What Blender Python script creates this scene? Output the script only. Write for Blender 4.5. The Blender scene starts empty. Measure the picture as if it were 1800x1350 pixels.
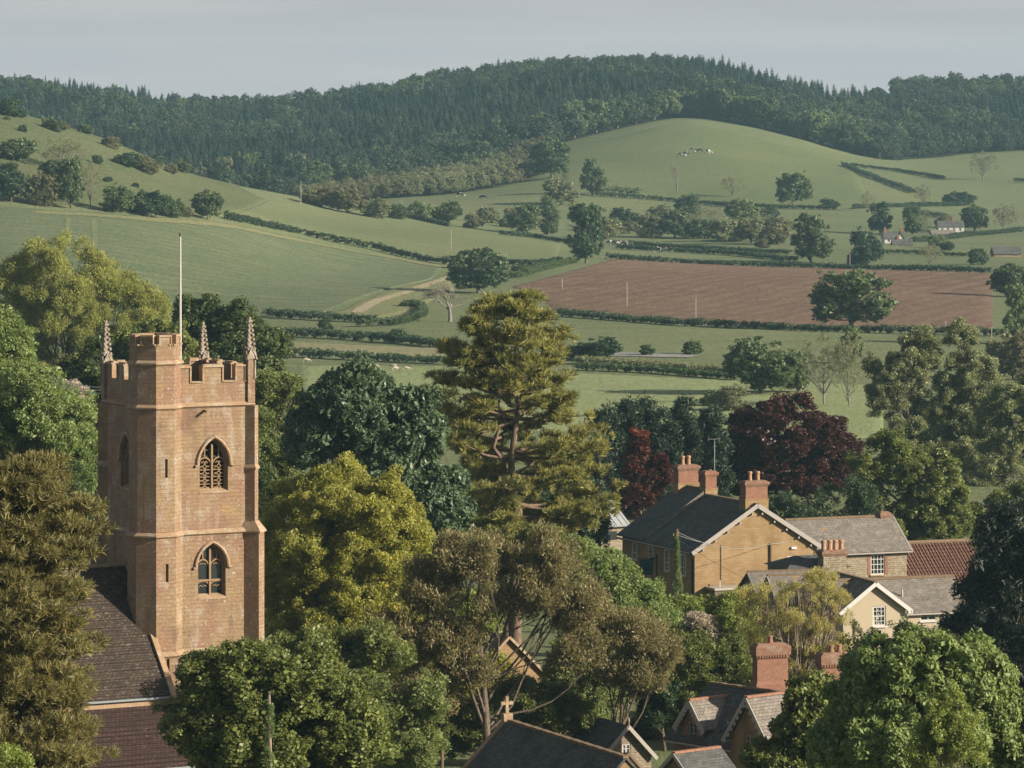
import bpy, math, random
import numpy as np
from mathutils import Vector, Matrix
from mathutils.geometry import tessellate_polygon

# ------------------------------------------------------------------ camera, sky, sun, exposure
scene = bpy.context.scene
F, H = 8000.0, 150.0            # focal length in photo pixels (1800 wide), row of the horizon
R = math.radians
SUN_AZ, SUN_EL = 342.0, 21.0    # direction towards the sun, measured from +X
cam_d = bpy.data.cameras.new('camera')
cam_d.sensor_width = 36.0
cam_d.lens = F / 1800 * 36.0
cam_d.shift_y = -(675 - H) / 1800.0
cam_d.clip_start = 1.0
cam_d.clip_end = 30000.0
cam = bpy.data.objects.new('camera', cam_d)
scene.collection.objects.link(cam)
cam.rotation_euler = (R(90), 0, 0)
scene.camera = cam

world = bpy.data.worlds.new('World')
scene.world = world
world.use_nodes = True
wn = world.node_tree
wn.nodes.clear()
wo = wn.nodes.new('ShaderNodeOutputWorld')
wb = wn.nodes.new('ShaderNodeBackground')
sk = wn.nodes.new('ShaderNodeTexSky')
sk.sky_type = 'NISHITA'
sk.sun_disc = False
sk.sun_elevation = R(SUN_EL)
sk.sun_rotation = R(90 - SUN_AZ)
sk.altitude = 60
sk.air_density = 1.0
sk.dust_density = 2.5
sk.ozone_density = 1.6
hs = wn.nodes.new('ShaderNodeHueSaturation')
hs.inputs['Saturation'].default_value = 0.5
mx = wn.nodes.new('ShaderNodeMix')          # thin even veil of high cloud over the whole sky
mx.data_type = 'RGBA'
tc = wn.nodes.new('ShaderNodeTexCoord')
mp = wn.nodes.new('ShaderNodeMapping')
mp.inputs['Scale'].default_value = (6, 6, 110)
nz = wn.nodes.new('ShaderNodeTexNoise')
nz.inputs['Scale'].default_value = 1.6
nz.inputs['Detail'].default_value = 4
vr = wn.nodes.new('ShaderNodeValToRGB')
vr.color_ramp.elements[0].position = 0.3
vr.color_ramp.elements[0].color = (4.35, 4.42, 4.68, 1)
vr.color_ramp.elements[1].position = 0.72
vr.color_ramp.elements[1].color = (4.95, 4.9, 5.02, 1)
sx = wn.nodes.new('ShaderNodeSeparateXYZ')      # the veil thickens evenly towards the horizon all round
mr = wn.nodes.new('ShaderNodeMapRange'); mr.interpolation_type = 'SMOOTHSTEP'
mr.inputs['From Min'].default_value = -0.02; mr.inputs['From Max'].default_value = 0.45
mr.inputs['To Min'].default_value = 0.97; mr.inputs['To Max'].default_value = 0.12
wn.links.new(tc.outputs['Generated'], sx.inputs[0]); wn.links.new(sx.outputs['Z'], mr.inputs['Value'])
wn.links.new(mr.outputs[0], mx.inputs[0])
wn.links.new(tc.outputs['Generated'], mp.inputs['Vector'])
wn.links.new(mp.outputs['Vector'], nz.inputs['Vector'])
wn.links.new(nz.outputs['Fac'], vr.inputs['Fac'])
wn.links.new(sk.outputs[0], hs.inputs['Color'])
wn.links.new(hs.outputs[0], mx.inputs[6])
wn.links.new(vr.outputs['Color'], mx.inputs[7])
wn.links.new(mx.outputs[2], wb.inputs['Color'])
wb.inputs['Strength'].default_value = 0.05
wn.links.new(wb.outputs[0], wo.inputs['Surface'])

sd = bpy.data.lights.new('sun', 'SUN')
sd.energy = 5.0
sd.angle = R(0.6)
sd.color = (1.0, 0.89, 0.73)
sun = bpy.data.objects.new('sun', sd)
scene.collection.objects.link(sun)
sdir = Vector((math.cos(R(SUN_AZ)) * math.cos(R(SUN_EL)), math.sin(R(SUN_AZ)) * math.cos(R(SUN_EL)), math.sin(R(SUN_EL))))
sun.rotation_euler = sdir.to_track_quat('Z', 'Y').to_euler()
sun.location = (200, -100, 200)

vs = scene.view_settings
vs.view_transform = 'Standard'
vs.look = 'None'
vs.gamma = 1.0
vs.exposure = 1.15
vs.use_curve_mapping = False
scene.render.engine = 'CYCLES'
cy = scene.cycles
cy.max_bounces = 5
cy.diffuse_bounces = 3
cy.glossy_bounces = 2
cy.transmission_bounces = 3
cy.volume_bounces = 0
cy.transparent_max_bounces = 6
cy.caustics_reflective = False
cy.caustics_refractive = False
cy.use_denoising = True
cy.use_adaptive_sampling = True
cy.adaptive_threshold = 0.012
scene.render.use_persistent_data = False

rng = np.random.default_rng(7)
random.seed(7)
C = scene.collection

# ------------------------------------------------------------------ small helpers
def tag(o, label=None, cat=None, group=None, kind=None):
    if label: o['label'] = label
    if cat: o['category'] = cat
    if group: o['group'] = group
    if kind: o['kind'] = kind
    return o

def empty(name, loc, rz=0.0):
    o = bpy.data.objects.new(name, None)
    o.empty_display_size = 0.5
    C.objects.link(o)
    o.location = loc
    o.rotation_euler = (0, 0, rz)
    return o

def link(name, me, parent=None, loc=None):
    o = bpy.data.objects.new(name, me)
    C.objects.link(o)
    if parent is not None: o.parent = parent
    if loc is not None: o.location = loc
    return o

def np_mesh(name, verts, quads=None, tris=None, mat=None, smooth=False):
    """fast mesh from arrays"""
    me = bpy.data.meshes.new(name)
    verts = np.asarray(verts, np.float32)
    loops, starts, tot = [], [], 0
    if quads is not None and len(quads):
        q = np.asarray(quads, np.int32)
        loops.append(q.ravel()); starts.append(np.arange(len(q), dtype=np.int32) * 4); tot = len(q) * 4
    if tris is not None and len(tris):
        t = np.asarray(tris, np.int32)
        loops.append(t.ravel()); starts.append(tot + np.arange(len(t), dtype=np.int32) * 3)
    me.vertices.add(len(verts))
    me.vertices.foreach_set('co', verts.ravel())
    if loops:
        l = np.concatenate(loops); s = np.concatenate(starts)
        me.loops.add(len(l)); me.loops.foreach_set('vertex_index', l)
        me.polygons.add(len(s)); me.polygons.foreach_set('loop_start', s)
        if smooth: me.polygons.foreach_set('use_smooth', np.ones(len(s), bool))
    me.update(calc_edges=True)
    if mat: me.materials.append(mat)
    return me

class MB:
    """collects faces, builds ONE mesh object with UVs in metres along each face"""
    def __init__(self): self.v, self.f = [], []
    def add(self, pts, faces):
        b = len(self.v)
        self.v += [tuple(p) for p in pts]
        self.f += [tuple(b + i for i in f) for f in faces]
        return self
    def poly(self, *pts): return self.add(pts, [tuple(range(len(pts)))])
    def box(self, x0, x1, y0, y1, z0, z1):
        return self.add([(x0,y0,z0),(x1,y0,z0),(x1,y1,z0),(x0,y1,z0),(x0,y0,z1),(x1,y0,z1),(x1,y1,z1),(x0,y1,z1)],
                        [(0,3,2,1),(4,5,6,7),(0,1,5,4),(1,2,6,5),(2,3,7,6),(3,0,4,7)])
    def obox(self, c, ax, ay, az):
        """box from centre and three half-axis vectors"""
        c, ax, ay, az = Vector(c), Vector(ax), Vector(ay), Vector(az)
        p = [c + a*ax + b*ay + d*az for d in (-1,1) for (a,b) in ((-1,-1),(1,-1),(1,1),(-1,1))]
        return self.add(p, [(0,3,2,1),(4,5,6,7),(0,1,5,4),(1,2,6,5),(2,3,7,6),(3,0,4,7)])
    def bar(self, a, b, w, h=None, up=(0,0,1)):
        a, b = Vector(a), Vector(b); d = (b-a).normalized(); h = h or w
        s = d.cross(Vector(up))
        if s.length < 1e-4: s = d.cross(Vector((1,0,0)))
        s.normalize(); t = s.cross(d)
        return self.obox((a+b)/2, s*w/2, d*(b-a).length/2, t*h/2)
    def tube(self, pts, rad, n=6, cap=True):
        pts = [Vector(p) for p in pts]
        if not hasattr(rad, '__len__'): rad = [rad]*len(pts)
        rings = []
        ref = Vector((0.31, 0.77, 0.55))
        for i, p in enumerate(pts):
            d = (pts[min(i+1,len(pts)-1)] - pts[max(i-1,0)]).normalized()
            s = d.cross(ref)
            if s.length < 0.05: s = d.cross(Vector((1,0,0)))
            s.normalize(); t = d.cross(s)
            rings.append([p + (s*math.cos(2*math.pi*k/n) + t*math.sin(2*math.pi*k/n))*rad[i] for k in range(n)])
        vv = [q for r in rings for q in r]
        ff = [(i*n+k, i*n+(k+1)%n, (i+1)*n+(k+1)%n, (i+1)*n+k) for i in range(len(pts)-1) for k in range(n)]
        if cap: ff += [tuple(range(n-1,-1,-1)), tuple((len(pts)-1)*n+k for k in range(n))]
        return self.add(vv, ff)
    def loft(self, rings, cap=True, closed=True):
        n = len(rings[0]); vv = [q for r in rings for q in r]
        ff = [(i*n+k, i*n+(k+1)%n, (i+1)*n+(k+1)%n, (i+1)*n+k) for i in range(len(rings)-1) for k in range(n if closed else n-1)]
        if cap: ff += [tuple(range(n-1,-1,-1)), tuple((len(rings)-1)*n+k for k in range(n))]
        return self.add(vv, ff)
    def panel(self, o, d, nrm, outline, holes=(), depth=0.2):
        """wall panel: outline and holes in (s, z); reveals go inwards by depth"""
        o, d, nrm = Vector(o), Vector(d), Vector(nrm)
        loops = [[Vector((a,b,0)) for a,b in outline]] + [[Vector((a,b,0)) for a,b in h] for h in holes]
        P = lambda a,b,k=0.0: o + d*a + Vector((0,0,b)) - nrm*k
        flat = [q for l in loops for q in l]
        tris = tessellate_polygon(loops)
        fix = []
        for t in tris:
            a,b,c = [P(flat[i].x, flat[i].y) for i in t]
            fix.append(t if (b-a).cross(c-a).dot(nrm) > 0 else (t[0],t[2],t[1]))
        self.add([P(q.x,q.y) for q in flat], fix)
        for h in holes:
            n = len(h)
            pts = [P(a,b) for a,b in h] + [P(a,b,depth) for a,b in h]
            self.add(pts, [(k,(k+1)%n,n+(k+1)%n,n+k) for k in range(n)])
        return self
    def build(self, name, mat, parent=None, dz=0.0, smooth=False, shared=None):
        me = bpy.data.meshes.new(name)
        v = [(a,b,c+dz) for a,b,c in self.v]
        me.from_pydata(v, [], self.f)
        uv = me.uv_layers.new(name='UVMap')
        me.calc_loop_triangles()
        co = np.array(v, np.float32).reshape(-1,3)
        data = np.zeros((len(me.loops),2), np.float32)
        for p in me.polygons:
            n = p.normal
            if abs(n.z) > 0.97: U, W = Vector((1,0,0)), Vector((0,1,0))
            else:
                U = Vector((0,0,1)).cross(n).normalized(); W = n.cross(U)
            for li in p.loop_indices:
                q = Vector(co[me.loops[li].vertex_index])
                data[li] = (q.dot(U), q.dot(W))
        uv.data.foreach_set('uv', data.ravel())
        if smooth: me.polygons.foreach_set('use_smooth', np.ones(len(me.polygons), bool))
        if mat: me.materials.append(mat)
        return link(name, me, parent)

def copy_tree(o, parent=None):
    c = o.copy(); C.objects.link(c); c.parent = parent
    for ch in o.children: copy_tree(ch, c)
    return c

# ------------------------------------------------------------------ materials
def nt(name):
    m = bpy.data.materials.new(name); m.use_nodes = True
    t = m.node_tree; t.nodes.clear()
    return m, t, t.nodes, t.links

def N(t, kind, **kw):
    n = t.nodes.new(kind)
    for k, v in kw.items():
        if k in n.inputs: n.inputs[k].default_value = v
        else: setattr(n, k, v)
    return n

def c4(c): return (c[0], c[1], c[2], 1)
AL = 0.60
def dk(c): return tuple(x*AL for x in c)

def mixc(t, fac, a, b, blend='MIX'):
    m = t.nodes.new('ShaderNodeMix'); m.data_type = 'RGBA'; m.blend_type = blend
    for i, x in ((0, fac), (6, a), (7, b)):
        if isinstance(x, (int, float)): m.inputs[i].default_value = x
        elif isinstance(x, tuple): m.inputs[i].default_value = c4(x)
        else: t.links.new(x, m.inputs[i])
    return m.outputs[2]

def noise(t, vec, scale, detail=4, rough=0.55, dist=0.0):
    n = N(t, 'ShaderNodeTexNoise', Scale=scale, Detail=detail, Roughness=rough, Distortion=dist)
    if vec is not None: t.links.new(vec, n.inputs['Vector'])
    return n.outputs['Fac']

def ramp(t, fac, lo, hi):
    n = N(t, 'ShaderNodeMapRange'); n.interpolation_type = 'SMOOTHSTEP'
    n.inputs['From Min'].default_value = lo; n.inputs['From Max'].default_value = hi
    t.links.new(fac, n.inputs['Value'])
    return n.outputs['Result']

def math_n(t, op, a, b=0.0):
    n = N(t, 'ShaderNodeMath', operation=op)
    for i, x in ((0, a), (1, b)):
        if isinstance(x, (int, float)): n.inputs[i].default_value = x
        else: t.links.new(x, n.inputs[i])
    return n.outputs[0]

def finish(t, col, rough=0.85, bump=None, bstr=0.4, bdist=0.02, spec=0.25, metal=0.0):
    p = N(t, 'ShaderNodeBsdfPrincipled')
    if isinstance(col, tuple): p.inputs['Base Color'].default_value = c4(col)
    else: t.links.new(col, p.inputs['Base Color'])
    p.inputs['Roughness'].default_value = rough
    p.inputs['Specular IOR Level'].default_value = spec
    p.inputs['Metallic'].default_value = metal
    if bump is not None:
        b = N(t, 'ShaderNodeBump', Strength=bstr, Distance=bdist)
        t.links.new(bump, b.inputs['Height']); t.links.new(b.outputs[0], p.inputs['Normal'])
    o = N(t, 'ShaderNodeOutputMaterial')
    t.links.new(p.outputs[0], o.inputs['Surface'])

def masonry(name, c1, c2, mortar, bw, bh, ms=0.012, patches=(), grain=0.25, rough=0.9, bstr=0.5, sq=0.5, warp=0.0, streaks=()):
    """coursed stone, brick, slate or tile; patches: (colour, noise scale, lo, hi, amount)"""
    c1, c2, mortar = dk(c1), dk(c2), dk(mortar)
    patches = [(dk(p[0]),)+tuple(p[1:]) for p in patches]
    m, t, n, l = nt(name)
    tcn = N(t, 'ShaderNodeTexCoord'); uv = tcn.outputs['UV']; ob = tcn.outputs['Object']
    if warp:
        wv = N(t, 'ShaderNodeTexNoise', Scale=1.3, Detail=2.0); l.new(ob, wv.inputs['Vector'])
        ad = N(t, 'ShaderNodeVectorMath', operation='MULTIPLY_ADD')
        l.new(wv.outputs['Color'], ad.inputs[0]); ad.inputs[1].default_value = (warp,)*3; l.new(uv, ad.inputs[2])
        uv = ad.outputs[0]
    b = N(t, 'ShaderNodeTexBrick')
    b.offset = sq
    b.inputs['Scale'].default_value = 1.0
    b.inputs['Brick Width'].default_value = bw; b.inputs['Row Height'].default_value = bh
    b.inputs['Mortar Size'].default_value = ms; b.inputs['Mortar Smooth'].default_value = 0.3
    b.inputs['Bias'].default_value = 0.0
    b.inputs['Color1'].default_value = c4(c1); b.inputs['Color2'].default_value = c4(c2); b.inputs['Mortar'].default_value = c4(mortar)
    l.new(uv, b.inputs['Vector'])
    col = b.outputs['Color']
    for (pc, sc, lo, hi, am) in patches:
        f = math_n(t, 'MULTIPLY', ramp(t, noise(t, ob, sc, 5, 0.62), lo, hi), am)
        col = mixc(t, f, col, pc)
    for (pc, lo, hi, am, fx) in streaks:                       # rain streaks drawn out downwards
        sm = N(t, 'ShaderNodeMapping'); sm.inputs['Scale'].default_value = (fx, fx, 0.16); l.new(ob, sm.inputs['Vector'])
        f = math_n(t, 'MULTIPLY', math_n(t, 'MULTIPLY', ramp(t, noise(t, sm.outputs[0], 1.0, 4, 0.6), lo, hi), ramp(t, noise(t, ob, 5.0, 5, 0.7), 0.3, 0.6)), am)
        col = mixc(t, f, col, dk(pc))
    g = noise(t, ob, 9.0, 6, 0.7)
    dark = N(t, 'ShaderNodeMapRange'); l.new(g, dark.inputs['Value'])
    dark.inputs['From Min'].default_value = 0.25; dark.inputs['From Max'].default_value = 0.75
    dark.inputs['To Min'].default_value = 1 - grain; dark.inputs['To Max'].default_value = 1 + grain
    mu = N(t, 'ShaderNodeVectorMath', operation='SCALE'); l.new(col, mu.inputs[0]); l.new(dark.outputs[0], mu.inputs['Scale'])
    h = math_n(t, 'ADD', math_n(t, 'MULTIPLY', b.outputs['Fac'], -1.0), math_n(t, 'MULTIPLY', g, 0.8))
    finish(t, mu.outputs[0], rough, h, bstr, 0.03)
    return m

def plain(name, col, rough=0.7, var=0.15, scale=4.0, spec=0.25, metal=0.0, bstr=0.15):
    col = dk(col)
    m, t, n, l = nt(name)
    ob = N(t, 'ShaderNodeTexCoord').outputs['Object']
    g = noise(t, ob, scale, 5, 0.65)
    f = mixc(t, g, tuple(x*(1-var*1.6) for x in col), tuple(x*(1+var*1.2) for x in col))
    finish(t, f, rough, g, bstr, 0.02, spec, metal)
    return m

def leafmat(name, a, b, trans=0.3, rough=0.5, third=None):
    m, t, n, l = nt(name)
    gi = N(t, 'ShaderNodeNewGeometry').outputs['Random Per Island']
    oi = N(t, 'ShaderNodeObjectInfo').outputs['Random']
    f = math_n(t, 'ADD', math_n(t, 'MULTIPLY', gi, 0.55), math_n(t, 'MULTIPLY', oi, 0.45))
    col = mixc(t, f, a, b)
    if third:
        col = mixc(t, math_n(t, 'MULTIPLY', math_n(t, 'GREATER_THAN', gi, 0.86), 0.8), col, third)
    p = N(t, 'ShaderNodeBsdfPrincipled'); l.new(col, p.inputs['Base Color'])
    p.inputs['Roughness'].default_value = rough; p.inputs['Specular IOR Level'].default_value = 0.3
    tr = N(t, 'ShaderNodeBsdfTranslucent')
    tcx = mixc(t, 0.5, col, (1.0, 0.95, 0.35), 'MULTIPLY')
    l.new(tcx, tr.inputs['Color'])
    ms = N(t, 'ShaderNodeMixShader'); ms.inputs[0].default_value = trans
    l.new(p.outputs[0], ms.inputs[1]); l.new(tr.outputs[0], ms.inputs[2])
    o = N(t, 'ShaderNodeOutputMaterial'); l.new(ms.outputs[0], o.inputs['Surface'])
    return m

def barkmat(name, a, b):
    m, t, n, l = nt(name)
    ob = N(t, 'ShaderNodeTexCoord').outputs['Object']
    mpn = N(t, 'ShaderNodeMapping'); mpn.inputs['Scale'].default_value = (7, 7, 1.4); l.new(ob, mpn.inputs['Vector'])
    g = noise(t, mpn.outputs[0], 1.6, 6, 0.7)
    finish(t, mixc(t, ramp(t, g, 0.3, 0.7), a, b), 0.95, g, 0.8, 0.06)
    return m

M = {}
M['ashlar'] = masonry('golden_ashlar', (0.315,0.213,0.12), (0.355,0.245,0.14), (0.28,0.19,0.108), 0.62, 0.23, 0.011,
    patches=[((0.30,0.165,0.112),0.35,0.42,0.62,0.72), ((0.42,0.275,0.13),0.5,0.55,0.7,0.6), ((0.44,0.37,0.29),0.9,0.52,0.68,0.65), ((0.17,0.105,0.07),0.55,0.52,0.70,0.6),
             ((0.60,0.54,0.45),6.0,0.60,0.68,0.7), ((0.12,0.085,0.06),2.6,0.58,0.76,0.55)], grain=0.42, bstr=0.7, warp=0.07, streaks=[((0.50,0.45,0.38),0.55,0.72,0.75,1.1),((0.13,0.095,0.07),0.56,0.72,0.6,1.6)])
M['trim'] = masonry('weathered_stone_trim', (0.40,0.26,0.15), (0.46,0.32,0.20), (0.3,0.2,0.12), 0.9, 0.5, 0.006,
    patches=[((0.50,0.46,0.38),2.4,0.5,0.66,0.7), ((0.10,0.08,0.06),3.1,0.6,0.75,0.6)], grain=0.25)
M['pinnacle'] = masonry('grey_pinnacle_stone', (0.33,0.26,0.19), (0.40,0.33,0.25), (0.25,0.2,0.15), 0.5, 0.4, 0.006, patches=[((0.5,0.46,0.4),3.0,0.48,0.62,0.7),((0.14,0.11,0.085),3.5,0.55,0.7,0.7)], grain=0.3)
M['tracery'] = plain('tracery_stone', (0.38,0.25,0.14), 0.9, 0.25, 5)
M['hamstone'] = masonry('brown_hamstone', (0.32,0.21,0.098), (0.38,0.255,0.13), (0.27,0.18,0.095), 0.6, 0.22, 0.012,
    patches=[((0.44,0.31,0.165),0.45,0.45,0.65,0.6), ((0.22,0.14,0.07),0.8,0.50,0.72,0.65)], grain=0.2)
M['rubble'] = masonry('grey_rubble', (0.30,0.24,0.16), (0.42,0.35,0.25), (0.24,0.19,0.13), 0.30, 0.17, 0.02,
    patches=[((0.46,0.40,0.31),3.0,0.5,0.6,0.6), ((0.2,0.16,0.11),2.0,0.55,0.7,0.6)], grain=0.3, warp=0.25, bstr=0.8)
M['brick'] = masonry('red_brick', (0.29,0.125,0.078), (0.37,0.175,0.11), (0.33,0.25,0.19), 0.225, 0.075, 0.008,
    patches=[((0.30,0.16,0.10),2.0,0.52,0.7,0.6), ((0.5,0.25,0.15),1.2,0.55,0.7,0.5), ((0.42,0.36,0.28),6.0,0.62,0.72,0.5)], grain=0.22)
M['brick_top'] = masonry('weathered_brick', (0.26,0.13,0.08), (0.34,0.18,0.12), (0.3,0.22,0.16), 0.225, 0.075, 0.008,
    patches=[((0.36,0.31,0.23),3.0,0.5,0.65,0.7)], grain=0.3)
M['cream'] = plain('cream_render', (0.56,0.47,0.34), 0.9, 0.07, 1.5, 0.1)
M['slate'] = masonry('dark_slate', (0.085,0.088,0.084), (0.15,0.15,0.14), (0.04,0.041,0.04), 0.34, 0.2, 0.012,
    patches=[((0.20,0.125,0.045),0.55,0.58,0.72,0.55), ((0.15,0.16,0.15),1.8,0.58,0.72,0.5), ((0.03,0.035,0.04),0.7,0.5,0.7,0.6)], grain=0.35, bstr=0.7)
M['slate_grey'] = masonry('grey_lichened_slate', (0.20,0.175,0.15), (0.28,0.245,0.21), (0.10,0.09,0.08), 0.34, 0.2, 0.014,
    patches=[((0.36,0.33,0.28),1.6,0.5,0.68,0.6), ((0.42,0.22,0.07),0.9,0.66,0.74,0.6), ((0.12,0.11,0.10),1.1,0.55,0.72,0.6)], grain=0.3, bstr=0.8)
M['church_tile'] = masonry('church_stone_tile', (0.065,0.045,0.034), (0.11,0.078,0.056), (0.018,0.014,0.012), 0.30, 0.19, 0.02,
    patches=[((0.36,0.31,0.25),5.0,0.58,0.68,0.6), ((0.24,0.20,0.04),0.8,0.64,0.76,0.7), ((0.06,0.04,0.035),1.2,0.5,0.7,0.6)], grain=0.4, bstr=0.9)
M['aisle_tile'] = masonry('dark_clay_tile', (0.06,0.032,0.026), (0.095,0.052,0.04), (0.018,0.012,0.011), 0.26, 0.34, 0.03,
    patches=[((0.36,0.30,0.26),4.5,0.62,0.70,0.6), ((0.05,0.03,0.026),1.2,0.5,0.7,0.6)], grain=0.35, bstr=0.9)
M['pantile'] = masonry('red_pantile', (0.25,0.125,0.085), (0.36,0.20,0.14), (0.11,0.065,0.05), 0.26, 0.34, 0.012,
    patches=[((0.20,0.11,0.085),2.2,0.48,0.66,0.7), ((0.46,0.31,0.21),3.5,0.58,0.7,0.5)], grain=0.3, bstr=0.4)
M['ridge'] = plain('ridge_tile', (0.25,0.175,0.105), 0.9, 0.35, 3.5)
M['ridge_red'] = plain('terracotta_ridge', (0.40,0.20,0.13), 0.9, 0.25, 4)
M['pot'] = plain('clay_pot', (0.55,0.32,0.19), 0.85, 0.2, 6)
M['white'] = plain('white_paint', (0.72,0.70,0.66), 0.6, 0.06, 3)
M['offwhite'] = plain('weathered_white_paint', (0.50,0.45,0.39), 0.7, 0.15, 5)
M['barge'] = plain('grey_bargeboard', (0.44,0.40,0.37), 0.7, 0.12, 3)
M['lead'] = plain('lead_sheet', (0.27,0.29,0.31), 0.55, 0.15, 3, 0.4)
M['metal_roof'] = plain('pale_metal_roof', (0.44,0.46,0.46), 0.45, 0.08, 0.8, 0.5)
M['iron'] = plain('black_iron', (0.02,0.02,0.022), 0.5, 0.2, 5)
M['steel'] = plain('galvanised_steel', (0.45,0.45,0.44), 0.45, 0.1, 5, 0.5, 0.4)
M['wood'] = plain('weathered_timber', (0.20,0.15,0.10), 0.9, 0.3, 5)
M['paint_pole'] = plain('pole_paint', (0.66,0.62,0.58), 0.5, 0.08, 2, 0.4)
M['sign_blue'] = plain('sign_teal_paint', (0.025,0.135,0.165), 0.5, 0.2, 3)
M['sign_dark'] = plain('sign_dark_paint', (0.012,0.03,0.05), 0.5, 0.2, 3)
M['sign_gold'] = plain('sign_gold_paint', (0.10,0.15,0.10), 0.5, 0.2, 3)
M['dark'] = plain('dark_interior', (0.012,0.011,0.010), 0.9, 0.2, 3, 0.05)
M['louvre'] = plain('weathered_oak_louvre', (0.10,0.075,0.05), 0.9, 0.3, 5)
m, t, n, l = nt('window_glass')
finish(t, (0.018,0.022,0.024), 0.06, spec=0.6); M['glass'] = m
m, t, n, l = nt('curtain_glass')
g = noise(t, N(t,'ShaderNodeTexCoord').outputs['Object'], 3.0, 2)
finish(t, mixc(t, ramp(t, g, 0.45, 0.6), (0.03,0.035,0.035), (0.36,0.33,0.28)), 0.1, spec=0.55); M['glass_curtain'] = m
M['bark'] = barkmat('bark', (0.055,0.042,0.03), (0.15,0.115,0.085))
M['bark_pine'] = barkmat('pine_bark', (0.06,0.042,0.03), (0.19,0.13,0.09))
M['bark_pale'] = barkmat('pale_bark', (0.13,0.095,0.07), (0.32,0.25,0.19))
M['bark_grey'] = barkmat('grey_bark', (0.09,0.085,0.07), (0.2,0.18,0.15))

L = {}
def LM(k, a, b, tr=0.3, rough=0.5, third=None, gain=1.75):
    q = lambda c: tuple(min(x*gain, 0.7) for x in c) if c else None
    L[k] = leafmat('leaf_' + k, q(a), q(b), tr + 0.12, rough, q(third))
LM('willow', (0.10,0.112,0.026), (0.29,0.30,0.11), 0.5)
LM('oak', (0.018,0.029,0.009), (0.07,0.09,0.028), 0.25)
LM('light', (0.045,0.062,0.018), (0.165,0.19,0.068), 0.38)
LM('bright', (0.055,0.085,0.02), (0.175,0.215,0.08), 0.35)
LM('olive', (0.09,0.10,0.016), (0.265,0.268,0.068), 0.5, third=(0.31,0.27,0.08))
LM('chestnut', (0.018,0.034,0.017), (0.08,0.112,0.058), 0.22, 0.42)
LM('sycamore', (0.030,0.042,0.011), (0.14,0.158,0.045), 0.3, 0.45)
LM('dark', (0.012,0.024,0.011), (0.04,0.06,0.026), 0.2)
LM('pine', (0.05,0.056,0.018), (0.20,0.20,0.062), 0.36, third=(0.26,0.22,0.07))
LM('pinebrown', (0.042,0.042,0.014), (0.15,0.135,0.048), 0.25, third=(0.20,0.155,0.07))
LM('euc', (0.06,0.057,0.025), (0.19,0.172,0.085), 0.38, third=(0.26,0.20,0.11))
LM('copper', (0.02,0.0085,0.008), (0.075,0.022,0.018), 0.3, 0.42, third=(0.16,0.07,0.055), gain=0.95)
LM('red', (0.03,0.009,0.007), (0.10,0.022,0.012), 0.3, gain=0.95)
LM('redtip', (0.09,0.022,0.01), (0.15,0.036,0.014), 0.3, gain=1.3)
LM('poplar', (0.058,0.07,0.03), (0.19,0.208,0.105), 0.38, 0.4, third=(0.27,0.28,0.18))
LM('twig', (0.17,0.155,0.05), (0.31,0.285,0.115), 0.42)
LM('blossom', (0.34,0.28,0.22), (0.60,0.53,0.46), 0.3, gain=1.0)
LM('leyland', (0.010,0.019,0.011), (0.030,0.048,0.026), 0.12, gain=1.35)
LM('yew', (0.004,0.008,0.005), (0.014,0.022,0.013), 0.1, gain=1.35)
LM('hedge', (0.02,0.04,0.014), (0.055,0.08,0.028), 0.2)
LM('hedge_y', (0.08,0.11,0.022), (0.16,0.18,0.045), 0.3)
LM('far_oak', (0.024,0.040,0.015), (0.065,0.088,0.034), 0.2)
LM('far_dark', (0.014,0.030,0.014), (0.038,0.058,0.024), 0.18)
LM('far_light', (0.05,0.075,0.028), (0.115,0.14,0.058), 0.25)
LM('far_pale', (0.08,0.092,0.046), (0.16,0.165,0.088), 0.3, gain=1.65)
LM('far_brown', (0.06,0.062,0.03), (0.135,0.13,0.066), 0.3, gain=1.55)
LM('conifer', (0.012,0.027,0.021), (0.034,0.055,0.038), 0.12, gain=1.0)
LM('larch', (0.022,0.036,0.022), (0.055,0.074,0.04), 0.15, gain=1.2)
LM('wood_broad', (0.02,0.036,0.02), (0.056,0.08,0.042), 0.18, gain=1.2)
LM('bare', (0.13,0.115,0.085), (0.24,0.21,0.16), 0.3)
LM('ivy', (0.03,0.055,0.015), (0.10,0.14,0.04), 0.2, 0.4)
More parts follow.
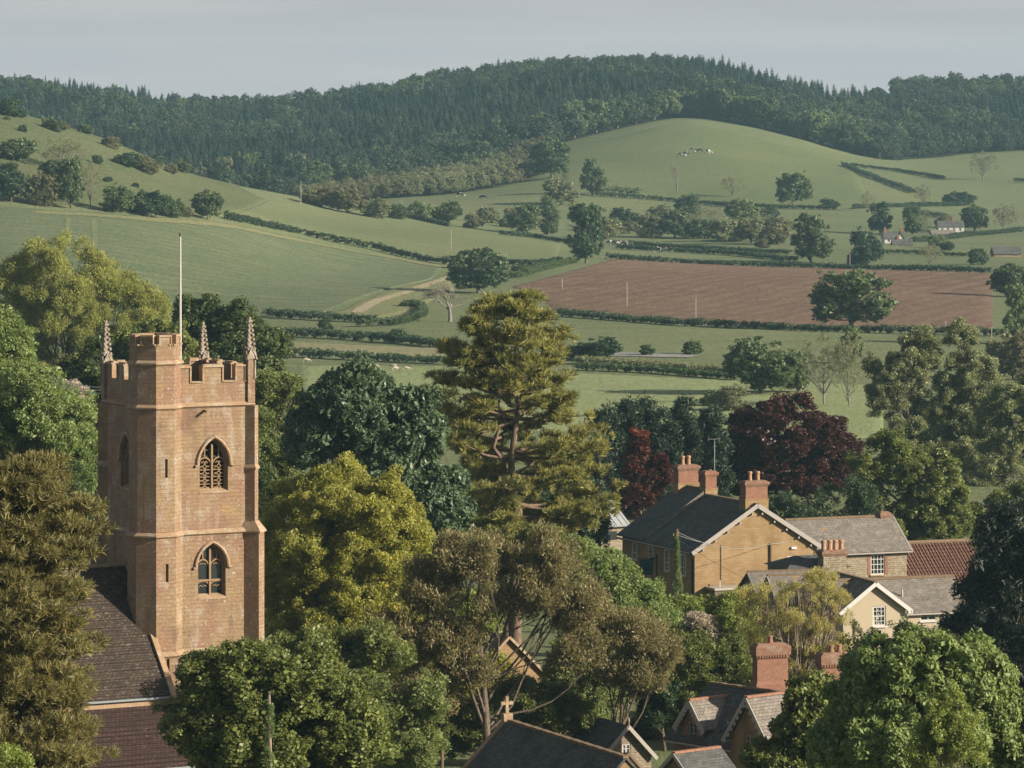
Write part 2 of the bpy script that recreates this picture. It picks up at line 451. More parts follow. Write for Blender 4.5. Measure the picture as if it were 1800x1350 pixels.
# ------------------------------------------------------------------ terrain
near = [(0,-2.2),(60,-22),(150,-37),(267,-41.5),(400,-43),(650,-45)]
far_end = [(2750,-14),(3400,-50),(9000,-140)]
cols = {
 -1500: [(850,-40),(950,-28),(1050,-15),(1250,12),(1600,8),(2300,30)],
 -600: [(850,-42),(950,-32),(1050,-22),(1250,5),(1500,-6),(1700,-12),(2300,12)],
 -200: [(850,-43),(950,-34.5),(1060,-28.5),(1250,0),(1450,-14),(1700,-27),(2300,0)],
 0:    [(850,-44),(950,-34),(1060,-27.8),(1250,-4.0),(1450,-19),(1700,-33),(2300,-4.3)],
 100:  [(850,-44.3),(950,-35.5),(1070,-28.7),(1265,-9.5),(1460,-23),(1700,-35),(2300,-5.5)],
 200:  [(850,-44.5),(950,-37),(1080,-29.7),(1280,-13.6),(1480,-29),(1700,-37),(2300,-9)],
 300:  [(870,-45),(970,-39),(1100,-31),(1300,-22.5),(1490,-34),(1700,-38),(2350,-13.5)],
 400:  [(889,-45),(1000,-40.5),(1120,-32.6),(1330,-28.0),(1500,-37),(1700,-39),(2400,-16)],
 500:  [(889,-45),(1020,-43),(1145,-36.5),(1360,-32.3),(1530,-40),(1720,-40),(2400,-13)],
 600:  [(889,-45),(1050,-44),(1170,-39.5),(1390,-36.5),(1550,-41.5),(1750,-40),(2400,-9)],
 700:  [(900,-45),(1100,-44.8),(1200,-41),(1400,-39.2),(1560,-41.5),(1760,-38.5),(2380,-5)],
 800:  [(900,-45),(1150,-45),(1250,-41.5),(1400,-42),(1600,-40.8),(1760,-37),(2000,-25),(2350,0.5)],
 1000: [(900,-45),(1150,-45),(1400,-45.5),(1550,-40.7),(1700,-31.9),(1850,-24.2),(2060,-11),(2300,7.5)],
 1100: [(900,-45),(1150,-45.2),(1430,-45.8),(1570,-41),(1730,-30),(1880,-17.8),(2050,-8),(2300,8)],
 1200: [(900,-45),(1150,-45.5),(1450,-46),(1600,-40.5),(1750,-27.5),(1900,-13.2),(2050,-6),(2300,6.8)],
 1300: [(900,-45),(1150,-45.5),(1450,-46),(1600,-40.5),(1750,-28.5),(1890,-17.0),(2050,-10),(2300,0)],
 1400: [(900,-45),(1150,-45.5),(1450,-46.2),(1600,-41),(1750,-32),(1870,-22.5),(2050,-18),(2350,-8)],
 1500: [(900,-45),(1150,-45.5),(1450,-46.5),(1600,-42),(1750,-33.5),(1880,-30.0),(2100,-20),(2350,-5)],
 1600: [(900,-45),(1150,-45.5),(1450,-47),(1600,-43),(1800,-34),(1950,-31),(2100,-22),(2350,-5.5)],
 1800: [(900,-45),(1150,-46),(1450,-47),(1600,-45),(1800,-34.5),(1960,-30),(2350,-4.5)],
 2200: [(900,-45),(1150,-46),(1450,-47),(1600,-45),(1800,-36),(1960,-30),(2350,0)],
 3300: [(900,-45),(1150,-46),(1450,-46),(1600,-42),(1800,-30),(1960,-22),(2350,10)],
}
UG = np.arange(-1500, 3301, 20.0)
DG = np.arange(0, 9001, 10.0)
uk = sorted(cols)
tab = np.array([np.interp(DG, *zip(*(near + cols[k] + far_end))) for k in uk])
ZG = np.array([np.interp(UG, uk, tab[:, j]) for j in range(len(DG))]).T
def box_smooth(a, k, axis):
    p = [(0,0),(0,0)]; p[axis] = (k,k)
    q = np.pad(a, p, mode='edge'); c = np.cumsum(q, axis=axis)
    c = np.insert(c, 0, 0, axis=axis)
    n = 2*k+1
    return (np.take(c, range(n, c.shape[axis]), axis) - np.take(c, range(0, c.shape[axis]-n), axis)) / n
for _ in range(2):
    ZG = box_smooth(box_smooth(ZG, 3, 1), 2, 0)

def zt(x, y):
    x = np.asarray(x, float); y = np.asarray(y, float)
    yy = np.maximum(y, 1.0)
    u = np.clip(900 + F * x / yy, UG[0], UG[-1] - 1e-3); d = np.clip(y, 0, DG[-1] - 1e-3)
    fu = (u - UG[0]) / 20.0; fd = d / 10.0
    iu = fu.astype(int); jd = fd.astype(int); a = fu - iu; b = fd - jd
    z = ZG[iu,jd]*(1-a)*(1-b) + ZG[iu+1,jd]*a*(1-b) + ZG[iu,jd+1]*(1-a)*b + ZG[iu+1,jd+1]*a*b
    w = np.clip((y - 400) / 600.0, 0, 1)
    return z + w * (0.35*np.sin(x*0.051 + y*0.017) + 0.3*np.sin(x*0.023 - y*0.031 + 1.3))

def at(u, v, Y): return Vector(((u-900)*Y/F, Y, -(v-H)*Y/F))
def gat(u, Y):
    x = (u-900)*Y/F
    return Vector((x, Y, float(zt(x, Y))))
_D = np.arange(420, 2600, 2.0)
def gp(u, v):
    """ground point seen at photo row v along column u (first hit beyond the village)"""
    x = (u-900)*_D/F; vg = H - F*zt(x, _D)/_D
    i = np.argmax(vg <= v)
    d = _D[i] if vg[i] <= v else 2300.0
    return gat(u, float(d))

rows = np.concatenate([np.linspace(2, 400, 50), np.linspace(408, 1500, 190)[0:], np.linspace(1508, 2450, 130), np.linspace(2480, 9000, 40)])
us = np.concatenate([np.linspace(-1500, -400, 23)[:-1], np.linspace(-400, 2200, 300), np.linspace(2200, 3300, 23)[1:]])
YY, UU = np.meshgrid(rows, us, indexing='ij')
width = np.maximum(YY, 260)
XX = (UU-900)*width/F
VV = np.stack([XX, YY, zt(XX, YY)], -1).reshape(-1, 3)
nr, ncl = len(rows), len(us)
ii = np.arange((nr-1)*ncl).reshape(nr-1, ncl)[:, :-1].ravel()
Q = np.stack([ii, ii+1, ii+ncl+1, ii+ncl], 1)

GA = 0.80
def groundmat(name, a, b, c, stripe=None, bscale=1.2, fine=0.35):
    a, b, c = [tuple(x*GA for x in q) for q in (a, b, c)]
    m, t, n, l = nt(name)
    ob = N(t, 'ShaderNodeTexCoord').outputs['Object']
    big = noise(t, ob, 0.012, 4, 0.6, 0.4); mid = noise(t, ob, 0.11, 5, 0.65)
    mpn = N(t, 'ShaderNodeMapping'); mpn.inputs['Scale'].default_value = (0.9, 0.22, 0.9); l.new(ob, mpn.inputs['Vector'])
    fin = noise(t, mpn.outputs[0], 1.4, 5, 0.75)
    col = mixc(t, ramp(t, big, 0.35, 0.65), a, b)
    col = mixc(t, math_n(t, 'MULTIPLY', ramp(t, mid, 0.45, 0.7), 0.55), col, c)
    if stripe:
        ang, sc, colr, amt = stripe; colr = tuple(x*GA for x in colr)
        mr = N(t, 'ShaderNodeMapping'); mr.inputs['Rotation'].default_value = (0,0,ang); l.new(ob, mr.inputs['Vector'])
        wv = N(t, 'ShaderNodeTexWave', Scale=sc, Distortion=3.0, Detail=3.0); wv.inputs['Detail Scale'].default_value = 0.6
        wv.bands_direction = 'X'; l.new(mr.outputs[0], wv.inputs['Vector'])
        wf = wv.outputs['Fac']
        col = mixc(t, math_n(t, 'MULTIPLY', math_n(t,'MULTIPLY', wf, ramp(t, mid, 0.3, 0.65)), amt), col, colr)
    sc_ = N(t, 'ShaderNodeMapRange'); l.new(fin, sc_.inputs['Value'])
    sc_.inputs['From Min'].default_value = 0.25; sc_.inputs['From Max'].default_value = 0.75
    sc_.inputs['To Min'].default_value = 1-fine; sc_.inputs['To Max'].default_value = 1+fine
    mu = N(t, 'ShaderNodeVectorMath', operation='SCALE'); l.new(col, mu.inputs[0]); l.new(sc_.outputs[0], mu.inputs['Scale'])
    finish(t, mu.outputs[0], 0.95, fin, 0.5, 0.25, 0.1)
    return m
M['meadow'] = groundmat('meadow_grass', (0.115,0.142,0.062), (0.15,0.175,0.08), (0.138,0.14,0.066), stripe=(1.3,0.02,(0.17,0.182,0.09),0.5))
M['crop'] = groundmat('young_crop', (0.088,0.118,0.058), (0.106,0.136,0.07), (0.125,0.142,0.07), stripe=(1.25,0.035,(0.155,0.162,0.085),0.75))
M['rough'] = groundmat('rough_hill_grass', (0.108,0.138,0.056), (0.135,0.158,0.066), (0.13,0.13,0.062))
M['lush'] = groundmat('lush_meadow', (0.20,0.242,0.105), (0.235,0.268,0.125), (0.20,0.215,0.10))
M['plough'] = groundmat('ploughed_earth', (0.125,0.076,0.046), (0.16,0.10,0.063), (0.185,0.122,0.08), stripe=(0.28,0.055,(0.22,0.152,0.108),0.6), fine=0.6)
M['stubble'] = groundmat('pale_stubble', (0.20,0.20,0.10), (0.23,0.22,0.12), (0.16,0.18,0.08), stripe=(0.02,0.12,(0.26,0.22,0.13),0.7))
M['pale'] = groundmat('pale_grass', (0.16,0.175,0.075), (0.19,0.19,0.09), (0.14,0.155,0.065), stripe=(0.3,0.10,(0.21,0.2,0.1),0.6))
M['dirt'] = groundmat('track_earth', (0.32,0.27,0.17), (0.36,0.30,0.19), (0.24,0.23,0.12))
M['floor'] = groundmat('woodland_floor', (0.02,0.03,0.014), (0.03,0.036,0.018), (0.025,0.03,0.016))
M['tarmac'] = groundmat('lane_surface', (0.25,0.24,0.23), (0.29,0.28,0.26), (0.2,0.2,0.17))

tag(link('ground', np_mesh('ground', VV, Q, mat=M['meadow'], smooth=True)), kind='structure',
    label='rolling green valley ground from the village to the far ridge')

def sheet(name, label, top, bot, mat, off, nu=60, nv=24, rag=0.7):
    """field: strip of ground between two rows of ground points seen in the photograph"""
    def res(pts, n):
        g = np.array([gp(*p)[:2] for p in pts])
        s = np.concatenate([[0], np.cumsum(np.hypot(*np.diff(g, axis=0).T))])
        tt = np.linspace(0, s[-1], n)
        return np.stack([np.interp(tt, s, g[:,0]), np.interp(tt, s, g[:,1])], 1)
    a, b = res(top, nu), res(bot, nu)
    ab = a - b; ab = ab/np.maximum(np.linalg.norm(ab, axis=1, keepdims=True), 1e-6)      # ragged margins
    a = a + ab*rng.normal(size=(nu,1))*rag; b = b + ab*rng.normal(size=(nu,1))*rag
    f = np.linspace(0, 1, nv)[:, None, None]
    P = b[None]*(1-f) + a[None]*f
    P = P + 0.0
    fe = np.minimum(np.arange(nv), np.arange(nv)[::-1])[:,None]; fu_ = np.minimum(np.arange(nu), np.arange(nu)[::-1])[None]
    z = zt(P[...,0], P[...,1]) + np.where((fe < 1) | (fu_ < 1), -0.15, off)      # borders sink into the ground
    Vx = np.concatenate([P, z[...,None]], -1).reshape(-1,3)
    i = np.arange((nv-1)*nu).reshape(nv-1, nu)[:, :-1].ravel()
    o = link(name, np_mesh(name, Vx, np.stack([i,i+1,i+nu+1,i+nu],1), mat=mat, smooth=True))
    return tag(o, label, kind='structure')

def ribbon(name, label, pts, w, mat, off, step=4.0):
    g = np.array([gp(*p)[:2] for p in pts])
    s = np.concatenate([[0], np.cumsum(np.hypot(*np.diff(g, axis=0).T))])
    tt = np.linspace(0, s[-1], max(4, int(s[-1]/step)))
    P = np.stack([np.interp(tt, s, g[:,0]), np.interp(tt, s, g[:,1])], 1)
    for _ in range(3): P[1:-1] = (P[:-2] + P[1:-1]*2 + P[2:])/4
    d = np.gradient(P, axis=0); d /= np.linalg.norm(d, axis=1)[:,None]
    nn = np.stack([-d[:,1], d[:,0]], 1)
    ww = w*(0.8 + 0.4*rng.random(len(P)))[:,None]/2
    Lp, Rp = P + nn*ww, P - nn*ww
    A = np.concatenate([Lp, Rp]); Z = zt(A[:,0], A[:,1]) + off
    n = len(P); i = np.arange(n-1)
    o = link(name, np_mesh(name, np.concatenate([A, Z[:,None]],1), np.stack([i,i+1,n+i+1,n+i],1), mat=mat, smooth=True))
    return tag(o, label, kind='structure')

sheet('crop_field', 'large dark green crop field on the slope below the left hill',
      [(-150,366),(100,368),(250,380),(400,392),(520,416),(660,446),(784,470)], [(-150,640),(150,615),(330,590),(450,560),(560,556),(640,524),(760,490)], M['crop'], 0.18, 90, 60)
M['rough2'] = groundmat('rough_scrubby_grass', (0.08,0.10,0.044), (0.105,0.122,0.054), (0.112,0.105,0.056), fine=0.55)
sheet('hill_slope', 'rough tussocky grass slope of the left hill',
      [(-150,165),(0,186),(100,212),(200,248),(300,292),(400,325),(470,346)], [(-150,361),(0,364),(100,367),(250,378),(330,382),(395,382),(470,352)], M['rough2'], 0.25, 60, 40)
sheet('pale_field', 'pale grass margin with combed tracks at the crop field corner',
      [(575,556),(650,522),(700,505),(790,482)], [(640,560),(690,556),(730,545),(800,512)], M['pale'], 0.22, 30, 14)
sheet('pasture', 'green pasture slope above the long dark hedge',
      [(470,350),(560,356),(700,378),(800,398),(992,428)], [(400,381),(520,405),(660,434),(790,459),(985,452)], M['meadow'], 0.20, 60, 16)
sheet('stubble_strip', 'pale striped stubble strip between two dark hedges',
      [(505,600),(620,605),(720,609),(800,613)], [(505,624),(620,629),(720,634),(800,636)], M['stubble'], 0.22, 40, 8)
sheet('ploughed_field', 'large reddish brown ploughed field behind the tall pine',
      [(1078,455),(1250,464),(1500,472),(1748,480)], [(896,505),(935,522),(985,556),(1300,574),(1756,586)], M['plough'], 0.22, 80, 40)
sheet('lush_meadow', 'bright sunlit meadow beyond the dark conifer row',
      [(520,642),(760,642),(1020,655),(1300,668),(1560,676)], [(520,740),(760,760),(1020,760),(1300,775),(1560,775)], M['lush'], 0.18, 80, 24)
sheet('hill_pasture', 'dry grassy pasture on the domed hill below the wood',
      [(985,268),(1100,237),(1200,214),(1300,235),(1400,259),(1500,287)], [(985,338),(1100,344),(1200,352),(1300,360),(1400,364),(1540,368)], M['rough'], 0.3, 60, 30)
ribbon('track', 'pale earth track curving through the field margin', [(625,552),(660,532),(720,515),(750,503),(795,487)], 2.6, M['dirt'], 0.28)
ribbon('track', 'thin pale tractor line along the edge of the crop field', [(60,376),(250,388),(420,402),(560,430),(700,456),(785,472)], 5.0, M['pale'], 0.26)
for k,(u0,v0,u1,v1) in enumerate([(120,384,118,432),(165,388,168,440)]):
    ribbon('track', ['pale bare strip running down the crop field, left one','pale bare strip running down the crop field, right one'][k], [(u0,v0),(u1,v1)], 1.2, M['meadow'], 0.22)
ribbon('lane', 'pale grey lane between the small field trees', [(1075,624),(1110,625),(1160,626),(1225,627)], 9, M['tarmac'], 0.12)
ribbon('lane', 'pale strip of ground along the near side of the ploughed field top hedge', [(1380,463),(1500,470),(1700,474)], 1.5, M['pale'], 0.26)
# dark floor under the far wood
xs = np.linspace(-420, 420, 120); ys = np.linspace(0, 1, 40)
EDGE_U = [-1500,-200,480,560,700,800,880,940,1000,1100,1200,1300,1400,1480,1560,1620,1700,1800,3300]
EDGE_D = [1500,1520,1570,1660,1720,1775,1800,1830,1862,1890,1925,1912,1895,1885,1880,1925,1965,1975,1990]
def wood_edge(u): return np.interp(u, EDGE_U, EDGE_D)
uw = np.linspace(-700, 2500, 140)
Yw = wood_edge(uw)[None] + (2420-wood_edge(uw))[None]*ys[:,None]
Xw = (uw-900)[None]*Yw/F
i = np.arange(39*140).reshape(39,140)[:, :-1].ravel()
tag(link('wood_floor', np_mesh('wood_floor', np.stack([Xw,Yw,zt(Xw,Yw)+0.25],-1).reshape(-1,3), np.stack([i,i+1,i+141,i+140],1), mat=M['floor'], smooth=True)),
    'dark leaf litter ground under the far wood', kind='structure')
# ------------------------------------------------------------------ foliage machinery
def unit(a): return a / np.maximum(np.linalg.norm(a, axis=-1, keepdims=True), 1e-9)

def spray(n, Rr, leaf, aspect, flat=0.6, up=0.5, seed=0, out=0.6, hang=0.0):
    """leaf-sized faces spread through a clump about Rr across; local +z points out of the crown"""
    g = np.random.default_rng(seed)
    d = unit(g.normal(size=(n,3))); r = Rr * g.random(n)**0.45
    p = d * r[:,None] * np.array([1,1,flat])
    nrm = unit(g.normal(size=(n,3))*0.95 + d*out + np.array([0,0,up]))
    tdir = unit(np.cross(nrm, g.normal(size=(n,3))))
    if hang: tdir = unit(tdir*(1-hang) + np.array([0,0,-1.0])*hang)
    b = unit(np.cross(nrm, tdir))
    l = leaf*(0.38+1.15*g.random(n)**1.6)[:,None]*0.5; w = l*aspect
    v = np.stack([p - tdir*l, p + b*w - tdir*l*0.1 - nrm*l*0.25, p + tdir*l, p - b*w - tdir*l*0.1 - nrm*l*0.25], 1).reshape(-1,3)
    return v, np.arange(n*4).reshape(n,4)

def needles(nt_, per, Rr, ln, wd, seed):
    """tufts of needles round twig ends"""
    g = np.random.default_rng(seed)
    P, Tn = [], []
    for k in range(nt_):
        c = unit(g.normal(size=3))*Rr*g.random()**0.5*np.array([1,1,0.55])
        ax = unit(c*0.7/Rr + np.array([0,0,0.75]) + g.normal(size=3)*0.2)
        d = unit(ax*0.75 + unit(g.normal(size=(per,3)))*0.75)
        s = unit(np.cross(d, g.normal(size=(per,3))))*wd/2
        L_ = ln*(0.7+0.5*g.random((per,1)))
        b0 = c - ax*0.08 + ax*g.random((per,1))*0.14
        P.append(np.stack([b0-s, b0+s, b0+d*L_+s*0.5, b0+d*L_-s*0.5], 1).reshape(-1,3))
    v = np.concatenate(P)
    return v, np.arange(len(v)).reshape(-1,4)

SPR = {
 'broad': [spray(88, 0.70, 0.29, 0.66, 0.6, 0.5, 10+k) for k in range(3)],
 'fine':  [spray(112, 0.68, 0.225, 0.60, 0.8, 0.25, 20+k) for k in range(3)],
 'palm':  [spray(84, 0.74, 0.40, 0.55, 0.5, 0.6, 30+k, hang=0.3) for k in range(3)],
 'willow':[spray(104, 0.70, 0.29, 0.30, 1.0, 0.1, 40+k, hang=0.45) for k in range(3)],
 'dense': [spray(112, 0.68, 0.24, 0.60, 0.75, 0.3, 50+k) for k in range(3)],
 'feather':[spray(70, 0.62, 0.42, 0.24, 1.3, 0.0, 60+k, hang=-0.55) for k in range(3)],
 'needle':[needles(9, 9, 0.48, 0.44, 0.062, 70+k) for k in range(3)],
 'needle_near':[needles(14, 11, 0.48, 0.30, 0.036, 80+k) for k in range(3)],
 'far':   [spray(24, 0.66, 0.55, 0.62, 0.7, 0.35, 90+k) for k in range(3)],
 'farfine':[spray(34, 0.66, 0.36, 0.5, 0.9, 0.2, 95+k) for k in range(3)],
 'hedge': [spray(26, 0.62, 0.40, 0.6, 0.7, 0.4, 100+k) for k in range(3)],
}
_src = {}
def sources(kind, mat):
    """clump meshes the geometry nodes scatter; not linked to the scene themselves"""
    key = (kind, mat.name)
    if key not in _src:
        _src[key] = [bpy.data.objects.new(f'clump_{kind}_{mat.name}', np_mesh('clump', v, q, mat=mat)) for v, q in SPR[kind]]
    return _src[key]

_ng = {}
def scatter_group(key, objs):
    if key in _ng: return _ng[key]
    g = bpy.data.node_groups.new('scatter_' + key, 'GeometryNodeTree')
    g.interface.new_socket('Geometry', in_out='INPUT', socket_type='NodeSocketGeometry')
    g.interface.new_socket('Geometry', in_out='OUTPUT', socket_type='NodeSocketGeometry')
    gi = g.nodes.new('NodeGroupInput'); go = g.nodes.new('NodeGroupOutput')
    jn = g.nodes.new('GeometryNodeJoinGeometry')
    for o in objs:
        oi = g.nodes.new('GeometryNodeObjectInfo'); oi.inputs['Object'].default_value = o
        ti = g.nodes.new('GeometryNodeGeometryToInstance')
        g.links.new(oi.outputs['Geometry'], ti.inputs[0]); g.links.new(ti.outputs[0], jn.inputs[0])
    ip = g.nodes.new('GeometryNodeInstanceOnPoints')
    ip.inputs['Pick Instance'].default_value = True
    ra = g.nodes.new('GeometryNodeInputNamedAttribute'); ra.data_type = 'FLOAT_VECTOR'; ra.inputs['Name'].default_value = 'rot'
    sa = g.nodes.new('GeometryNodeInputNamedAttribute'); sa.data_type = 'FLOAT_VECTOR'; sa.inputs['Name'].default_value = 'scl'
    ia = g.nodes.new('GeometryNodeInputNamedAttribute'); ia.data_type = 'INT'; ia.inputs['Name'].default_value = 'pick'
    er = g.nodes.new('FunctionNodeEulerToRotation')
    g.links.new(ra.outputs['Attribute'], er.inputs[0])
    g.links.new(gi.outputs[0], ip.inputs['Points']); g.links.new(jn.outputs[0], ip.inputs['Instance'])
    g.links.new(er.outputs[0], ip.inputs['Rotation']); g.links.new(sa.outputs['Attribute'], ip.inputs['Scale'])
    g.links.new(ia.outputs['Attribute'], ip.inputs['Instance Index'])
    g.links.new(ip.outputs[0], go.inputs[0])
    _ng[key] = g
    return g

def euler_from(d, g):
    th = np.arccos(np.clip(d[:,2], -1, 1)); ph = np.arctan2(d[:,1], d[:,0])
    return np.stack([(g.random(len(d))-0.5)*0.5, th, ph], 1)

def rotmat(e):
    a, b, c = e[:,0], e[:,1], e[:,2]
    ca, sa, cb, sb, cc, sc = np.cos(a), np.sin(a), np.cos(b), np.sin(b), np.cos(c), np.sin(c)
    return np.stack([np.stack([cc*cb, cc*sb*sa - sc*ca, cc*sb*ca + sc*sa], -1),
                     np.stack([sc*cb, sc*sb*sa + cc*ca, sc*sb*ca - cc*sa], -1),
                     np.stack([-sb, cb*sa, cb*ca], -1)], -2)

def scatter(name, P, D, S, objs_key, objs, parent, seed=0, upmix=0.5):
    """crown as points carrying clumps through geometry nodes"""
    g = np.random.default_rng(seed)
    P = np.asarray(P, float)
    D = unit(np.asarray(D)*(1-upmix) + np.array([0,0,1.0])*upmix)
    me = np_mesh(name, P)
    for nm, ty, arr in (('rot','FLOAT_VECTOR', euler_from(D, g)), ('scl','FLOAT_VECTOR', np.repeat(np.asarray(S, float)[:,None],3,1) if np.ndim(S)==1 else S)):
        a = me.attributes.new(nm, ty, 'POINT'); a.data.foreach_set('vector', np.asarray(arr, np.float32).ravel())
    a = me.attributes.new('pick', 'INT', 'POINT'); a.data.foreach_set('value', g.integers(0, 3 if len(objs) >= 3 else len(objs), len(P)).astype(np.int32))
    for o in objs[:1]: me.materials.append(o.data.materials[0])
    ob = link(name, me, parent)
    md = ob.modifiers.new('scatter', 'NODES'); md.node_group = scatter_group(objs_key, objs)
    return ob

def realise(P, D, S, kind, seed=0, upmix=0.5):
    g = np.random.default_rng(seed)
    P = np.asarray(P, float); D = unit(np.asarray(D)*(1-upmix) + np.array([0,0,1.0])*upmix)
    Rm = rotmat(euler_from(D, g)); pick = g.integers(0, 3, len(P)); Vs, Qs, off = [], [], 0
    for k in range(3):
        m = pick == k
        if not m.any(): continue
        v, q = SPR[kind][k]
        w = np.einsum('kij,nj->kni', Rm[m]*np.asarray(S)[m][:,None,None], v) + P[m][:,None]
        n = m.sum()
        Vs.append(w.reshape(-1,3)); Qs.append((q[None] + (np.arange(n)*len(v))[:,None,None]).reshape(-1,4) + off); off += n*len(v)
    return np.concatenate(Vs), np.concatenate(Qs)

def crown_points(blobs, nl, lr, ns, g, inner=0.14, low=-0.5, flat=0.8, spread=(0.5,1.22), carve=-0.22):
    """lobes over the blobs' surfaces, clumps over the lobes: light and dark masses with gaps between"""
    Cc = np.array([b[0] for b in blobs], float); Rd = np.array([b[1] for b in blobs], float)
    ar = (Rd.prod(1))**(2/3); pr = ar/ar.sum()
    lobes = []
    tries = 0
    while len(lobes) < nl and tries < nl*30:
        tries += 1
        k = g.choice(len(blobs), p=pr); d = unit(g.normal(size=3))
        if d[2] < low: continue
        r_ = lr*(0.4+1.05*g.random()**1.3)
        c = Cc[k] + d*np.maximum(Rd[k]-r_*0.75, Rd[k]*0.3)*(0.86+0.16*g.random())
        e = (((c-Cc)/Rd)**2).sum(1); e[k] = 9
        if (e < 0.45).any(): continue
        lobes.append((*c, r_))
    lobes = np.array(lobes)
    w = lobes[:,3]**2; w /= w.sum()
    li = g.choice(len(lobes), ns, p=w)
    d = unit(g.normal(size=(ns,3)) + np.array([0,0,0.35]))
    cb = (Cc*pr[:,None]).sum(0)
    outd = unit(lobes[li,:3] - cb)
    d = unit(d + outd*0.55)
    P = lobes[li,:3] + d*lobes[li,3:4]*(spread[0]+(spread[1]-spread[0])*g.random((ns,1)))*np.array([1,1,flat])
    nc = np.sin(P[:,0]*2.1+1)*np.sin(P[:,1]*1.9+2)*np.sin(P[:,2]*2.3) + 0.6*np.sin(P[:,0]*4.3+P[:,2]*3.7)*np.sin(P[:,1]*4.1+1)   # bites out of the crown
    kp = nc > carve
    out_ = g.random(ns) < 0.07                                    # shoots standing out of the outline
    P = np.where(out_[:,None], P + (d*0.55+np.array([0,0,0.25]))*lobes[li,3:4]*(0.3+0.6*g.random((ns,1))), P)
    P, d = P[kp | out_], d[kp | out_]
    ni = int(ns*inner)
    k = g.choice(len(blobs), ni, p=pr)
    di = unit(g.normal(size=(ni,3)))
    Pi = Cc[k] + di*Rd[k]*(0.75*g.random((ni,1))**0.5)
    return lobes, np.concatenate([P, Pi]), np.concatenate([d, di])

def fast_tubes(list_, n=6):
    """many tapered tubes -> arrays"""
    Vs, Qs, off = [], [], 0
    for pts, rad in list_:
        P = np.asarray(pts, float); m = len(P)
        T = unit(np.gradient(P, axis=0)); ref = np.array([0.31,0.77,0.55])
        s = unit(np.cross(T, ref)); b = np.cross(T, s)
        an = np.arange(n)*2*math.pi/n
        ring = P[:,None] + (s[:,None]*np.cos(an)[None,:,None] + b[:,None]*np.sin(an)[None,:,None])*np.asarray(rad)[:,None,None]
        i = np.arange((m-1)*n).reshape(m-1,n); j = np.roll(i,-1,1)
        Vs.append(ring.reshape(-1,3)); Qs.append(np.stack([i,j,j+n,i+n],-1).reshape(-1,4)+off); off += m*n
    return np.concatenate(Vs), np.concatenate(Qs)

def limb(a, b, r0, r1, g, n=6, bow=0.12, sag=0.0):
    a, b = np.asarray(a, float), np.asarray(b, float)
    t_ = np.linspace(0,1,n)[:,None]; L_ = np.linalg.norm(b-a)
    off = unit(g.normal(size=3))*L_*bow*(0.4+0.8*g.random())
    P = a + (b-a)*t_ + off*np.sin(t_*math.pi)*(1-0.3*t_) + np.array([0,0,1])*L_*sag*np.sin(t_*math.pi)
    P += g.normal(size=P.shape)*L_*0.012*np.sin(t_*math.pi)
    return P, np.linspace(r0, r1, n)

def skeleton(lobes, base, trunk_r, g, nlimb, split=0.4, lean=None):
    """tapered trunk, limbs to the lobes, twigs"""
    cen = lobes[:,:3].mean(0); top = lobes[:,2].max(); hgt = top
    sp = np.array([cen[0]*0.55, cen[1]*0.55, max(hgt*split, 1.0)])
    tubes = []
    tr, rr = limb((0,0,-0.6), sp, trunk_r*1.15, trunk_r*0.75, g, 7, 0.04); rr[0] *= 1.35
    tubes.append((tr, rr))
    up, ur = limb(sp, (cen[0], cen[1], hgt*0.86), trunk_r*0.75, trunk_r*0.12, g, 7, 0.05)
    tubes.append((up, ur))
    idx = g.permutation(len(lobes))[:nlimb]
    for i in idx:
        c = lobes[i,:3]
        f = g.random()
        path = np.concatenate([tr[3:], up[1:5]])
        lo_ = [q for q in path if q[2] < c[2]-0.15*np.hypot(*(q[:2]-c[:2]))]
        st = lo_[int(f*len(lo_))] if lo_ else tr[2]
        P, r_ = limb(st, c + g.normal(size=3)*lobes[i,3]*0.2, trunk_r*(0.42-0.22*f), trunk_r*0.06, g, 7, 0.13, -0.05)
        tubes.append((P, r_))
        for q in range(3):
            s0 = P[3+q]; e = c + unit(g.normal(size=3)+np.array([0,0,0.3]))*lobes[i,3]*1.0
            tubes.append(limb(s0, e, trunk_r*0.11, trunk_r*0.025, g, 4, 0.12))
    return tubes

def px_blobs(base, Y, blobs):
    out = []
    for b in blobs:
        u, v, ru, rv = b[:4]; dy = b[4] if len(b) > 4 else 0.0; rd = b[5] if len(b) > 5 else None
        c = at(u, v, Y) + Vector((0, dy, 0)) - base
        out.append((tuple(c), (ru*Y/F, rd if rd else ru*Y/F*0.85, rv*Y/F)))
    return out

